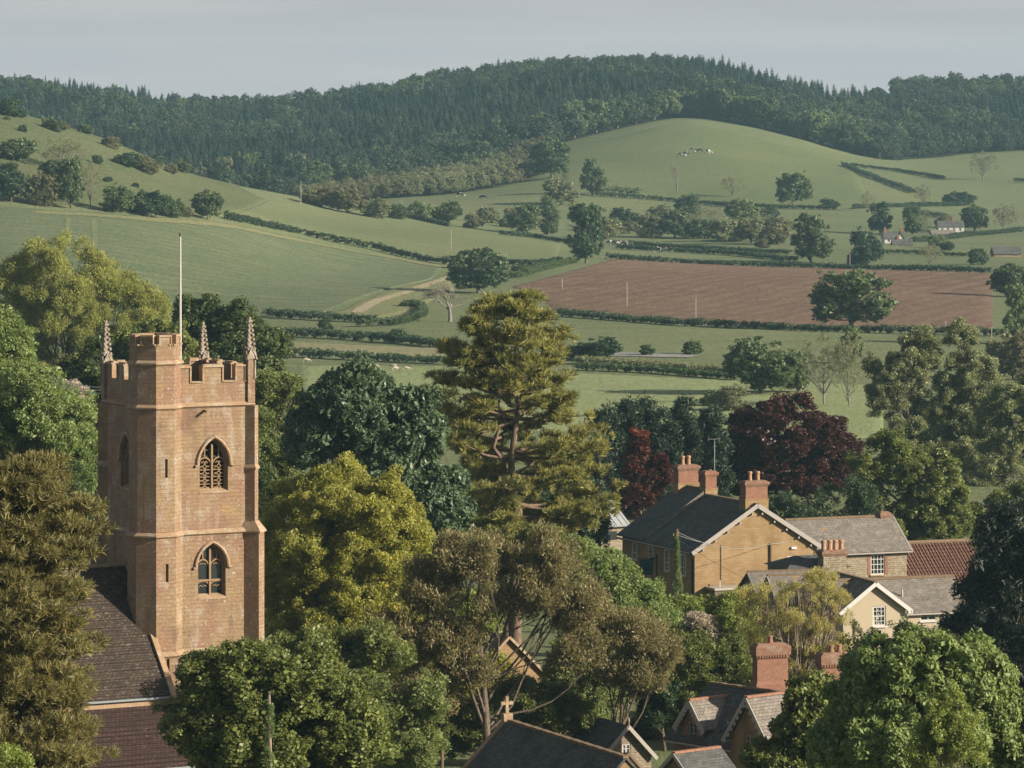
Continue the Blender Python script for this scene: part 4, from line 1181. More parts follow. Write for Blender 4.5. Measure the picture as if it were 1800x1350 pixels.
simple_house('far_cottage','white gabled cottage with dark roof between field trees',1555,436,1330,8,6.0,3.6,1.7,1.7,'white','slate',[(0.9,0.5,0.7,0.8),(3.4,0.5,0.7,0.8)],[0.5,5.4])
simple_house('far_cottage','white gable wing of the far cottage facing the valley',1590,440,1322,98,1.6,2.4,1.8,1.6,'white','slate')
simple_house('farmhouse','long white farmhouse with slate roof and chimneys on the hillside',1650,412,1445,6,8.2,4.0,2.2,1.6,'white','slate',[(0.8,0.8,0.7,0.9),(2.6,0.8,0.7,0.9),(4.6,0.8,0.7,0.9),(6.6,0.8,0.7,0.9)],[4.9])
simple_house('farmhouse_barn','low grey outbuilding attached below the white farmhouse',1638,413,1432,6,7.5,2.6,0.6,1.0,'rubble','slate_grey',cat='barn')
simple_house('low_barn','low dark roofed barn under the white cottage',1570,448,1300,5,5.6,3.0,0.4,1.4,'rubble','slate',chimney=[1.6],cat='barn')
simple_house('stone_barn','brown stone barn with dark roof at the right edge of the valley',1748,462,1225,8,7.4,4.0,1.0,1.7,'hamstone','slate',[(5.6,0.2,0.6,0.7)],cat='barn')

# ------------------------------------------------------------------ field poles
pole_bm = None
def pole(u, v0, v1, label, cross=False, r=0.12):
    p = gp(u, v1); hgt = (v1-v0)*p.y/F
    b = MB().tube([(0,0,-0.4),(0,0,hgt)],[r*0.75,r*0.55],7)
    root = tag(empty('utility_pole', p), label, 'pole', 'utility poles across the fields')
    b.build('post', M['offwhite'], root)
    if cross: MB().bar((-0.9,0,hgt-0.4),(0.9,0,hgt-0.4),0.12,0.12).build('crossarm', M['wood'], root)
    for s in (-0.12,0.12): MB().tube([(s,0,hgt-0.1),(s,0,hgt+0.12)],[0.05,0.03],6).build('insulator', M['offwhite'], root)
for u, v0, v1, lab, cr in [(1102,498,541,'pale pole standing in the ploughed field, left one',False),(1223,524,567,'pale pole at the lower edge of the ploughed field',False),
    (988,490,510,'short pole at the left corner of the ploughed field',False),(793,404,441,'pole on the spur pasture above the hedge',False),(888,446,470,'pole beside the broad oak',False),
    (706,352,382,'pole on the crest of the spur, near the plantation',False),(965,390,416,'pole among the valley trees left of the corner tree',False),(529,320,360,'thin pole at the foot of the plantation',False),
    (1662,566,592,'pole with a crossarm at the lower right of the ploughed field',True),(1743,576,594,'short pole at the right end of the ploughed field hedge',False),(1494,440,474,'pole with a crossarm between the two dark hedge trees',True)]:
    pole(u, v0, v1, lab, cr)

# ------------------------------------------------------------------ grazing animals
def animal_mesh(name, ln, hgt, woolly):
    """one skinned body: trunk, neck lowered to graze, head, four jointed legs, tail"""
    J = {'rump':(-ln*0.42,0,hgt*0.78),'mid':(0,0,hgt*0.72),'chest':(ln*0.34,0,hgt*0.74),'neck':(ln*0.52,0,hgt*0.66),'poll':(ln*0.66,0,hgt*0.42),'muz':(ln*0.80,0,hgt*0.18),'tail':(-ln*0.5,0,hgt*0.45)}
    v = list(J.values()); k = list(J); E = [(0,1),(1,2),(2,3),(3,4),(4,5),(0,6)]
    rad = [0.2,0.24 if woolly else 0.22,0.22,0.13,0.10,0.06,0.02]
    rad = [a*hgt*1.15 for a in rad]
    for sx, root in ((-0.38,0),(0.32,2)):
        for sy in (-1,1):
            b = len(v)
            v += [(ln*sx, sy*hgt*0.15, hgt*0.52),(ln*(sx+(-0.05 if sx<0 else 0.02)), sy*hgt*0.15, hgt*0.27),(ln*sx, sy*hgt*0.15, 0.02)]
            rad += [hgt*0.10, hgt*0.05, hgt*0.045]
            E += [(root,b),(b,b+1),(b+1,b+2)]
    me = bpy.data.meshes.new(name); me.from_pydata(v, E, [])
    o = bpy.data.objects.new(name, me); C.objects.link(o)
    o.modifiers.new('skin','SKIN'); sd_ = o.modifiers.new('sub','SUBSURF'); sd_.levels = 1; sd_.render_levels = 1
    for i, r_ in enumerate(rad): me.skin_vertices[0].data[i].radius = (r_, r_)
    me.skin_vertices[0].data[1].use_root = True
    me.skin_vertices[0].data[0].use_root = False
    return o
m, t, n_, l_ = nt('cow_hide')
oi = N(t,'ShaderNodeObjectInfo').outputs['Random']
ob = N(t,'ShaderNodeTexCoord').outputs['Object']
ad = N(t,'ShaderNodeVectorMath', operation='ADD'); l_.new(ob, ad.inputs[0]); l_.new(oi, ad.inputs[1])
finish(t, mixc(t, ramp(t, noise(t, ad.outputs[0], 1.1, 1), 0.47, 0.53), (0.02,0.018,0.016), (0.62,0.58,0.52)), 0.8); M['cow'] = m
M['wool'] = plain('sheep_wool', (0.58,0.50,0.40), 0.95, 0.15, 8)
cow0 = animal_mesh('cow', 2.1, 1.4, False); cow0.data.materials.append(M['cow'])
sheep0 = animal_mesh('sheep', 1.15, 0.8, True); sheep0.data.materials.append(M['wool'])
def herd(src, pts, cat, group):
    for i, (u, v, a, lab) in enumerate(pts):
        o = src if i == 0 else src.copy()
        if i: C.objects.link(o)
        o.location = gp(u, v); o.location.z += 0.3 if cat == 'cow' else 0.2
        o.rotation_euler = (0,0,R(a)); o.scale = (1.25,)*3 if cat == 'cow' else (0.95,)*3
        tag(o, lab, cat, group)
herd(cow0, [(1197,278,10,'pale cow on the domed pasture, lowest of the group'),(1208,275,170,'dark cow on the domed pasture beside the lowest one'),(1218,269,20,'cow on the domed pasture, middle of the group'),
            (1230,270,190,'white cow on the domed pasture right of the middle'),(1243,272,0,'cow on the domed pasture at the right end of the group'),
            (1076,434,175,'black and white cow by the tall corner tree, first in line'),(1083,435,5,'black and white cow by the corner tree, second in line'),(1091,435,170,'black and white cow by the corner tree, third in line'),
            (1098,436,10,'black and white cow by the corner tree, fourth in line'),(1106,437,185,'black and white cow by the corner tree, last in line'),
            (1157,446,5,'black cow grazing above the ploughed field, left of two'),(1165,447,175,'black cow grazing above the ploughed field, right of two'),
            (808,348,0,'cow in the pale field by the plantation, left one'),(850,353,170,'cow in the pale field by the plantation, right one')], 'cow', 'cows grazing in the valley')
herd(sheep0, [(538,640,10,'sheep alone at the left of the valley pasture'),(658,650,0,'sheep in the pasture left of the pair'),(692,650,170,'sheep of the pair above the chestnut, upper one'),
              (694,655,20,'sheep of the pair above the chestnut, lower one'),(714,655,5,'sheep at the right of the pasture flock')], 'sheep', 'sheep in the valley pasture')
# ------------------------------------------------------------------ frames: local x along the front wall, local y away from the camera side
class Fr:
    def __init__(s, u, Y, deg, zb):
        s.o = at(u, H, Y); s.a = R(deg); s.c, s.s = math.cos(s.a), math.sin(s.a); s.zb = zb
    def world(s, x, y): return (s.o.x + x*s.c - y*s.s, s.o.y + x*s.s + y*s.c)
    def fx(s, u, y=0.0):                     # local x on the plane local y = const seen at column u
        k = (u-900)/F; ox, oy = s.world(0, y)
        return (k*oy - ox)/(s.c - k*s.s)
    def fy(s, u, x=0.0):                     # local y on the plane local x = const
        k = (u-900)/F; ox, oy = s.world(x, 0)
        return (k*oy - ox)/(-s.s - k*s.c)
    def z(s, v, x=0.0, y=0.0): return -(v-H)*s.world(x, y)[1]/F
    def root(s, name, label, cat, group=None):
        return tag(empty(name, (s.o.x, s.o.y, s.zb), s.a), label, cat, group)

def ngon(cx, cy, ap, n=8, rot=0.0):
    r_ = ap/math.cos(math.pi/n)
    return [(cx + r_*math.cos(rot + 2*math.pi*(k+0.5)/n), cy + r_*math.sin(rot + 2*math.pi*(k+0.5)/n)) for k in range(n)]
def rect(x0, x1, y0, y1): return [(x0,y0),(x1,y0),(x1,y1),(x0,y1)]
def ring3(p, z): return [(a,b,z) for a,b in p]

def arch(cx, zs, zp, za, hw, n=9):
    """pointed arch outline: sill, springing, apex"""
    h_ = za-zp; Rr = (h_*h_+hw*hw)/(2*hw)
    pts = [(cx-hw, zs), (cx+hw, zs)]
    a1 = math.asin(min(1, h_/Rr))
    rt = [(cx+hw-Rr+Rr*math.cos(a1*k/n), zp+Rr*math.sin(a1*k/n)) for k in range(n+1)]
    lf = [(2*cx-x, z) for x, z in rt[:-1]][::-1]
    return pts + rt + lf
def arch_curve(cx, zp, za, hw, n=9):
    a = arch(cx, zp-1, zp, za, hw, n)[2:]
    return a      # right springing ... apex ... left springing

# ------------------------------------------------------------------ church tower
T = Fr(264, 267, 29.0, -42.5)
W = 6.6
tower = T.root('church_tower', 'golden stone church tower with battlements, stair turret and pinnacles', 'church tower')
dz = -T.zb
zP, zS1, zS2, zS3 = T.z(676), T.z(716), T.z(941), T.z(1150)
zTop = T.z(649)
# body stages with window openings
up_c = T.fx(376); lo_c = T.fx(371)
upper = dict(cx=up_c, zs=T.z(869), zp=T.z(822), za=T.z(776), hw=0.92)
lower = dict(cx=lo_c, zs=T.z(1056), zp=T.z(1002), za=T.z(962), hw=0.90)
lft = dict(cx=W*0.5, zs=T.z(866), zp=T.z(818), za=T.z(771), hw=0.9)
def stage(b, off, z0, z1, hf=None, hl=None):
    x0, x1, y0, y1 = -off, W+off, -off, W+off
    hol = [[(s-x0, z) for s, z in arch(**hf)]] if hf else []
    b.panel((x0,y0,0),(1,0,0),(0,-1,0),[(0,z0),(x1-x0,z0),(x1-x0,z1),(0,z1)], hol, 0.55)
    hol = [[(y1-s, z) for s, z in arch(**hl)][::-1]] if hl else []
    b.panel((x0,y1,0),(0,-1,0),(-1,0,0),[(0,z0),(y1-y0,z0),(y1-y0,z1),(0,z1)], hol, 0.55)
    b.panel((x1,y0,0),(0,1,0),(1,0,0),[(0,z0),(y1-y0,z0),(y1-y0,z1),(0,z1)])
    b.panel((x1,y1,0),(-1,0,0),(0,1,0),[(0,z0),(x1-x0,z0),(x1-x0,z1),(0,z1)])
b = MB(); stage(b, 0.0, zS2, zS1, upper, lft); b.build('belfry_wall', M['ashlar'], tower, dz)
b = MB(); stage(b, 0.12, zS3, zS2, lower); b.build('middle_wall', M['ashlar'], tower, dz)
b = MB(); stage(b, 0.24, T.zb-1, zS3); b.build('base_wall', M['ashlar'], tower, dz)
def string(poly_fn, z, p=0.17):
    return MB().loft([ring3(poly_fn(-0.05), z-0.2), ring3(poly_fn(p*0.7), z-0.07), ring3(poly_fn(p), z-0.05), ring3(poly_fn(p), z+0.03), ring3(poly_fn(-0.05), z+0.2)], cap=False)
for z, off in ((zS1,0.0),(zS2,0.12),(zS3,0.24)):
    string(lambda e: rect(-off-e, W+off+e, -off-e, W+off+e), z).build('string_course', M['trim'], tower, dz)
# stair turret
tx = ty = 0.60; ap = 1.42
tur = MB()
sl = [(T.z(806),T.z(839)),(T.z(990),T.z(1022)),(T.z(1156),T.z(1188))]
s8 = ap*2*math.tan(math.pi/8)
tiers = [(ap+0.22, T.zb-1, zS3), (ap+0.10, zS3, zS2), (ap, zS2, zS1), (ap-0.02, zS1, T.z(607))]
for ap_, z0, z1 in tiers:
    side = ap_*2*math.tan(math.pi/8)
    for k in range(8):
        an = k*math.pi/4
        nn = Vector((math.cos(an), math.sin(an), 0)); dd = Vector((-nn.y, nn.x, 0))
        o_ = Vector((tx,ty,0)) + nn*ap_ - dd*side/2
        holes = []
        if k == 6:
            for zt_, zb_ in sl:
                if z0 < zb_ and zt_ < z1:
                    holes.append([(side*0.56-0.085, zb_),(side*0.56+0.085, zb_),(side*0.56+0.085, zt_),(side*0.56-0.085, zt_)])
        tur.panel(o_, dd, nn, [(0,z0),(side,z0),(side,z1),(0,z1)], holes, 0.35)
tur.poly(*ring3(ngon(tx,ty,ap-0.3), T.z(612)))
turret = tur.build('stair_turret', M['ashlar'], tower, dz)
for z, ap_ in ((zS1,ap),(zS2,ap+0.1),(zS3,ap+0.22),(T.z(638),ap)):
    string(lambda e: ngon(tx,ty,ap_+e), z-0.004, 0.15).build('turret_string', M['trim'], turret, dz)
for zt_, zb_ in sl:
    MB().box(tx-0.3, tx+0.4, ty-ap+0.32, ty-ap+0.38, zb_-0.1, zt_+0.1).build('slit_window', M['dark'], turret, dz)
# turret battlements: one merlon on each face with half returns at the corners
zc, zm = T.z(607), T.z(592)
for k in range(8):
    an = k*math.pi/4; nn = Vector((math.cos(an), math.sin(an), 0)); dd = Vector((-nn.y, nn.x, 0)); cc = Vector((tx,ty,0)) + nn*(ap-0.17)
    mb = MB().obox(cc + Vector((0,0,(zc+zm)/2)), dd*s8*0.29, nn*0.15, (0,0,(zm-zc)/2))
    me_ = mb.build('turret_merlon', M['ashlar'], turret, dz)
    an2 = an + math.pi/8; n2 = Vector((math.cos(an2), math.sin(an2),0))
    cp = MB().obox(cc + Vector((0,0,zm+0.06)), dd*(s8*0.29+0.06), nn*0.22, (0,0,0.06))
    cp.obox(cc + dd*s8*0.5*0.8 + Vector((0,0,zc+0.04)), dd*s8*0.2, nn*0.20, (0,0,0.045)).obox(cc - dd*s8*0.5*0.8 + Vector((0,0,zc+0.037)), dd*s8*0.2, nn*0.2, (0,0,0.045))
    for s_ in (-1,1): cp.obox(cc + dd*s_*(s8*0.29+0.03) + Vector((0,0,(zc+zm)/2)), dd*0.035, nn*0.2, (0,0,(zm-zc)/2))
    cp.build('turret_coping', M['trim'], turret, dz)
# parapet and merlons on all four sides
pw = 0.38
par = MB()
par.box(0,W,0,pw,zS1,zP).box(0,W,W-pw,W,zS1,zP).box(0,pw,pw,W-pw,zS1,zP-0.003).box(W-pw,W,pw,W-pw,zS1,zP-0.003)
par.build('parapet', M['ashlar'], tower, dz)
MB().box(pw,W-pw,pw,W-pw,zS1-0.2,zS1+0.25).build('lead_roof', M['lead'], tower, dz)
segs = [(1.72,2.55),(3.45,4.65),(5.6,6.12)]       # merlons along the front, measured from the corner
def merlons(o, d, n_, segs, first):
    o, d, n_ = Vector(o), Vector(d), Vector(n_)
    for a, b_ in segs:
        mid = o + d*(a+b_)/2 - n_*pw/2
        mr = MB().obox(mid + Vector((0,0,(zP+zTop)/2)), d*(b_-a)/2, n_*(pw/2-0.004), (0,0,(zTop-zP)/2)).build('merlon', M['ashlar'], tower, dz)
        c_ = MB().obox(mid + Vector((0,0,zTop+0.05)), d*((b_-a)/2+0.09), n_*(pw/2+0.09), (0,0,0.055))
        c_.obox(mid + Vector((0,0,zTop+0.13)), d*((b_-a)/2), n_*(pw/2-0.05), (0,0,0.05))
        for s_ in (-1,1): c_.obox(mid + d*s_*((b_-a)/2+0.045) + Vector((0,0,(zP+zTop)/2)), d*0.045, n_*(pw/2+0.06), (0,0,(zTop-zP)/2-0.004))
        c_.build('coping', M['trim'], mr, dz)
    xs_ = [0.0] + [q for s in segs for q in s] + [W]
    for i in range(0, len(xs_), 2):
        if xs_[i+1]-xs_[i] > 0.2:
            mid = o + d*(xs_[i]+xs_[i+1])/2 - n_*pw/2
            MB().obox(mid + Vector((0,0,zP+0.045)), d*((xs_[i+1]-xs_[i])/2-0.1), n_*(pw/2+0.08), (0,0,0.05)).build('crenel_sill', M['trim'], tower, dz)
merlons((0,0,0),(1,0,0),(0,-1,0),segs,True)
merlons((0,W,0),(0,-1,0),(-1,0,0),[(0.45,1.15),(1.95,2.9),(3.7,4.45)],False)
merlons((W,0,0),(0,1,0),(1,0,0),[(0.5,1.1),(2.0,3.0),(3.9,4.9),(5.4,5.9)],False)
merlons((W,W,0),(-1,0,0),(0,1,0),[(0.5,1.1),(2.0,3.0),(3.9,4.9),(5.4,5.9)],False)
# crocketed pinnacles
def pinnacle(x, y, z0, zsh, zt_, w):
    b = MB().obox((x,y,(z0+zsh)/2),(w,0,0),(0,w,0),(0,0,(zsh-z0)/2))
    pn = b.build('pinnacle', M['ashlar'], tower, dz)
    s_ = MB()
    for k in range(4):                                        # gablets
        nn = Vector(((1,0),(0,1),(-1,0),(0,-1))[k]+(0,)); dd = Vector((-nn.y, nn.x, 0)); c_ = Vector((x,y,zsh))
        q = c_ + nn*(w+0.05)
        s_.add([q-dd*(w+0.06), q+dd*(w+0.06), q+Vector((0,0,0.62)), c_-dd*w, c_+dd*w, c_+Vector((0,0,0.62))], [(0,1,2),(0,2,5,3),(1,4,5,2)])
        s_.bar(q-dd*(w+0.12)+Vector((0,0,-0.05)), q+Vector((0,0,0.68)), 0.07).bar(q+dd*(w+0.12)+Vector((0,0,-0.05)), q+Vector((0,0,0.68)), 0.07)
        s_.bar(c_+nn*(w+0.03)-dd*w*0.9-Vector((0,0,1.2)), c_+nn*(w+0.03)-dd*w*0.9, 0.06).bar(c_+nn*(w+0.03)+dd*w*0.9-Vector((0,0,1.2)), c_+nn*(w+0.03)+dd*w*0.9, 0.06)
    s_.loft([ring3(rect(x-w*0.85,x+w*0.85,y-w*0.85,y+w*0.85), zsh), ring3(rect(x-0.05,x+0.05,y-0.05,y+0.05), zt_)])
    for i in range(6):
        f = (i+0.6)/6.3; zz = zsh+0.45+(zt_-zsh-0.5)*f; ww = w*0.85*(1-(zz-zsh)/(zt_-zsh))+0.03
        for sx_, sy_ in ((1,1),(1,-1),(-1,1),(-1,-1)):
            s_.obox((x+sx_*(ww+0.04), y+sy_*(ww+0.04), zz),(0.06,0,0.02),(0,0.06,0.02),(-0.02,-0.02,0.07))
    s_.obox((x,y,zt_+0.02),(0.13,0,0),(0,0.13,0),(0,0,0.06)).obox((x,y,zt_+0.14),(0.06,0,0),(0,0.06,0),(0,0,0.12))
    s_.build('spirelet', M['pinnacle'], pn, dz)
pinnacle(W-0.08, 0.08, zS1+0.1, T.z(636), T.z(570), 0.23)
pinnacle(0.08, W-0.08, zS1+0.1, T.z(640,0,W), T.z(571,0,W), 0.23)
pinnacle(W-0.15, W-0.15, zS1+0.1, T.z(637,W,W), T.z(574,W,W), 0.24)
# diagonal buttresses
def buttress(cx, cy, ang, z0, z1, zof, p0, p1, t0, t1):
    dd = Vector((math.cos(ang), math.sin(ang), 0)); ss = Vector((-dd.y, dd.x, 0)); c_ = Vector((cx,cy,0))
    b = MB()
    def pr(p, w, z): return [tuple(c_ - dd*0.6 - ss*w + Vector((0,0,z))), tuple(c_ + dd*p - ss*w + Vector((0,0,z))), tuple(c_ + dd*p + ss*w + Vector((0,0,z))), tuple(c_ - dd*0.6 + ss*w + Vector((0,0,z)))]
    b.loft([pr(p0+0.18,t0/2,z0), pr(p0+0.18,t0/2,zS3-0.15), pr(p0,t0/2-0.01,zS3+0.25), pr(p0,t0/2-0.01,zof), pr(p1,t1/2,zof+0.55), pr(p1,t1/2,z1)])
    bu = b.build('buttress', M['ashlar'], tower, dz)
    MB().loft([pr(p0+0.12,t0/2+0.07,zof-0.1), pr(p0+0.12,t0/2+0.07,zof-0.02), pr(p1+0.03,t1/2+0.03,zof+0.56)]).build('weathering', M['trim'], bu, dz)
    zm_ = (zof+z1)/2
    MB().loft([pr(p1+0.02,t1/2,zm_-0.14), pr(p1+0.09,t1/2+0.07,zm_-0.02), pr(p1+0.09,t1/2+0.07,zm_+0.03), pr(p1,t1/2,zm_+0.2)]).build('weathering', M['trim'], bu, dz)
    MB().loft([pr(p0+0.28,t0/2+0.06,zS3-0.2), pr(p0+0.28,t0/2+0.06,zS3-0.1), pr(p0+0.02,t0/2+0.01,zS3+0.28)]).build('weathering', M['trim'], bu, dz)
buttress(W, 0, R(-45), T.zb-1, zS1-0.1, zS2, 0.62, 0.30, 1.0, 0.62)
buttress(0, W, R(135), T.zb-1, zS1-0.1, zS2, 0.62, 0.30, 1.0, 0.62)
buttress(W, W, R(45), T.zb-1, zS1-0.1, zS2, 0.62, 0.30, 1.0, 0.62)
# window stonework
def tracery_window(name, o, d, n_, w, kind):
    o, d, n_ = Vector(o), Vector(d), Vector(n_)
    P = lambda s, z, k=0.0: o + d*s + Vector((0,0,z)) - n_*k
    cx, zs, zp, za, hw = w['cx'], w['zs'], w['zp'], w['za'], w['hw']
    k = 0.34
    b = MB()
    tub = lambda pts, r_, kk=k: b.tube([P(s,z,kk) for s,z in pts], r_, 5)
    b.obox(P(cx,(zs+za)/2-0.15,k), d*0.055, n_*0.09, (0,0,(za-zs)/2-0.15))
    for s_ in (-1,1): b.obox(P(cx+s_*(hw-0.05),(zs+zp)/2,k), d*0.055, n_*0.09, (0,0,(zp-zs)/2))
    ho = hw/2
    for s_ in (-1,1):
        c_ = cx + s_*ho
        tub(arch_curve(c_, zp-0.1, zp+0.42, ho-0.02, 6), 0.055)
        tub([(c_, zp+0.42), (c_ + (-s_)*0.0, za-0.42)], 0.05)
        tub([(c_-0.2*1, zp+0.12),(c_-0.06, zp+0.2),(c_, zp+0.12),(c_+0.06,zp+0.2),(c_+0.2,zp+0.12)], 0.035)
    tub(arch_curve(cx, zp-0.05, za-0.05, hw-0.05, 9), 0.07)
    if kind == 'lattice':
        rows_ = 4; hh = (zp+0.1-zs)/rows_
        for s_ in (-1,1):
            c_ = cx + s_*ho
            for r_ in range(rows_):
                zc_ = zs + hh*(r_+0.5)
                for q in range(4):
                    a0 = math.pi/4 + q*math.pi/2
                    x_, z_ = c_ + 0.42*ho*1.55*math.cos(a0), zc_ + hh*0.5*math.sin(a0)*1.25
                    tub([(x_ + 0.2*math.cos(a0+math.pi+t_), z_ + 0.2*math.sin(a0+math.pi+t_)) for t_ in (-1.2,-0.4,0.4,1.2)], 0.036)
            for r_ in range(1, rows_): tub([(c_-ho+0.06, zs+hh*r_),(c_+ho-0.06, zs+hh*r_)], 0.03)
    else:
        zt_ = zs + (zp-zs)*0.55
        b.obox(P(cx, zt_, k), d*(hw-0.05), n_*0.08, (0,0,0.05))
        for s_ in (-1,1):
            c_ = cx + s_*ho
            tub(arch_curve(c_, zt_-0.42, zt_-0.06, ho-0.03, 6), 0.045)
            tub([(c_-0.24, zt_-0.36),(c_-0.1, zt_-0.3),(c_, zt_-0.38),(c_+0.1,zt_-0.3),(c_+0.24,zt_-0.36)], 0.03)
    wd = b.build('window', M['tracery'], tower, dz)
    if kind == 'lattice':
        MB().obox(P(cx,(zs+za)/2,0.56), d*(hw+0.02), n_*0.02, (0,0,(za-zs)/2+0.02)).build('bell_chamber_dark', M['dark'], wd, dz)
        lv = MB()
        for i in range(7): lv.obox(P(cx, zs+0.2+i*(za-zs-0.5)/7, 0.47), d*(hw-0.1), n_*0.06+Vector((0,0,-0.05)), (0,0,0.014))
        lv.build('louvre', M['louvre'], wd, dz)
    else:
        MB().obox(P(cx,(zs+za)/2,0.42), d*(hw+0.02), n_*0.01, (0,0,(za-zs)/2+0.02)).build('pane', M['glass'], wd, dz)
    sl_ = MB(); sl_.add([P(cx-hw,zs,-0.03),P(cx+hw,zs,-0.03),P(cx+hw,zs+0.22,k+0.1),P(cx-hw,zs+0.22,k+0.1),P(cx-hw,zs-0.1,-0.03),P(cx+hw,zs-0.1,-0.03)],[(0,1,2,3),(0,4,5,1)])
    sl_.build('sill', M['trim'], wd, dz)
    hood = MB(); cur = arch_curve(cx, zp-0.02, za+0.14, hw+0.16, 10)
    cur = [(cur[0][0]+0.16, cur[0][1]-0.02)] + cur + [(cur[-1][0]-0.16, cur[-1][1]-0.02)]
    hood.tube([P(s,z,-0.06) for s,z in cur], 0.10, 6)
    hood.build('hood_mould', M['trim'], wd, dz)
tracery_window('window', (0,0,0), (1,0,0), (0,-1,0), upper, 'lattice')
tracery_window('window', (0,-0.12,0), (1,0,0), (0,-1,0), lower, 'glazed')
tracery_window('window', (0,0,0), (0,1,0), (-1,0,0), lft, 'lattice')
# water spout under the belfry string
MB().bar((T.fx(360),0,T.z(725)),(T.fx(360)-0.05,-0.55,T.z(727)),0.12).build('spout', M['trim'], tower, dz)
# flagpole
fx_, fy_ = 1.95, 1.35
pu = T.world(T.fx(317, fy_), fy_)
fp = tag(empty('flagpole', (pu[0], pu[1], zS1+0.25)), 'tall white flagpole on the church tower roof', 'flagpole')
ft_ = T.z(416, 2, fy_)
MB().tube([(0,0,0),(0,0,(ft_-zS1)*0.6),(0,0,ft_-zS1-0.25)],[0.085,0.07,0.05],8).build('mast', M['paint_pole'], fp)
MB().tube([(0,0,ft_-zS1-0.25),(0,0,ft_-zS1-0.2),(0,0,ft_-zS1-0.08),(0,0,ft_-zS1-0.02)],[0.04,0.09,0.09,0.03],8).build('finial', M['wood'], fp)

# ------------------------------------------------------------------ church nave and aisle roofs against the tower
nave = tag(empty('church_nave', (T.o.x, T.o.y, T.zb), T.a), 'church nave with steep mossy stone tile roof against the tower', 'church')
xr = -0.02                                     # runs from the tower towards -x
zr = T.z(993, -0.2, 3.0); ye, ze = -3.2, T.z(1216, -1, -3.2)
ln = 17.0
def roof_courses(b, x0, x1, ya, za, yb, zb_, n, lift=0.06):
    """stepped tile courses from eave (ya,za) to ridge (yb,zb_)"""
    for i in range(n):
        f0, f1 = i/n, (i+1)/n
        p0 = (ya+(yb-ya)*f0, za+(zb_-za)*f0); p1 = (ya+(yb-ya)*f1, za+(zb_-za)*f1)
        L_ = math.hypot(yb-ya, zb_-za); ny, nz_ = -(zb_-za)/L_, (yb-ya)/L_
        if nz_ < 0: ny, nz_ = -ny, -nz_
        b.add([(x0,p0[0],p0[1]),(x1,p0[0],p0[1]),(x1,p0[0]+ny*lift,p0[1]+nz_*lift),(x0,p0[0]+ny*lift,p0[1]+nz_*lift),
               (x1,p1[0]+ny*0.012,p1[1]+nz_*0.012),(x0,p1[0]+ny*0.012,p1[1]+nz_*0.012)],[(0,1,2,3),(3,2,4,5)])
b = MB(); roof_courses(b, -ln, xr-0.25, ye-0.25, ze-0.25, 3.0, zr, 34, 0.05)
roof_courses(b, -ln, xr-0.25, 9.2, ze, 3.0, zr, 20, 0.05)
nr_ = b.build('nave_roof', M['church_tile'], nave, dz)
MB().bar((-ln,3.0,zr+0.05),(xr-0.25,3.0,zr+0.05),0.3,0.16).build('ridge', M['trim'], nr_, dz)
b = MB(); b.box(-ln, xr-0.3, ye+0.1, 9.0, T.zb-1, ze-0.2)
b.poly((xr-0.3,ye+0.1,ze-0.25),(xr-0.3,9.0,ze-0.25),(xr-0.3,3.0,zr-0.15)); b.build('nave_wall', M['ashlar'], nave, dz)
MB().bar((xr-0.1,ye-0.45,ze-0.35),(xr-0.1,3.0,zr+0.08),0.34,0.26).box(xr-0.3,xr+0.12,ye-0.75,ye-0.2,ze-0.7,ze-0.2).build('coping', M['trim'], nave, dz)
MB().bar((-ln,ye-0.33,ze-0.32),(xr-0.25,ye-0.33,ze-0.32),0.16,0.12).build('gutter', M['lead'], nave, dz)
# aisle: lower roof nearer the camera
ya1, za1 = ye-0.15, ze-0.75
ye2 = -7.4; ze2 = T.z(1338, 0.8, ye2)
b = MB(); roof_courses(b, -ln, xr+0.35, ye2-0.2, ze2-0.12, ya1, za1, 13, 0.09)
b.build('aisle_roof', M['aisle_tile'], nave, dz)
b = MB(); b.box(-ln, xr+0.30, ye2+0.1, ya1, T.zb-1, ze2-0.15); b.poly((xr+0.3,ye2+0.1,ze2-0.16),(xr+0.3,ya1,ze2-0.16),(xr+0.3,ya1,za1-0.1)); b.build('aisle_wall', M['ashlar'], nave, dz)
MB().box(-ln, xr+0.3, ya1, ya1+0.3, za1-0.5, ze-0.4).build('clerestory_band', M['trim'], nave, dz)
MB().bar((xr+0.5,ye2-0.3,ze2-0.2),(xr+0.5,ya1,za1+0.12),0.3,0.24).build('coping', M['trim'], nave, dz)
MB().bar((-ln,ye2-0.28,ze2-0.18),(xr+0.3,ye2-0.28,ze2-0.18),0.15,0.13).tube([(-1.2,ye2-0.3,ze2-0.2),(-1.2,ye2-0.3,T.zb)],0.06,6).build('gutter', M['lead'], nave, dz)
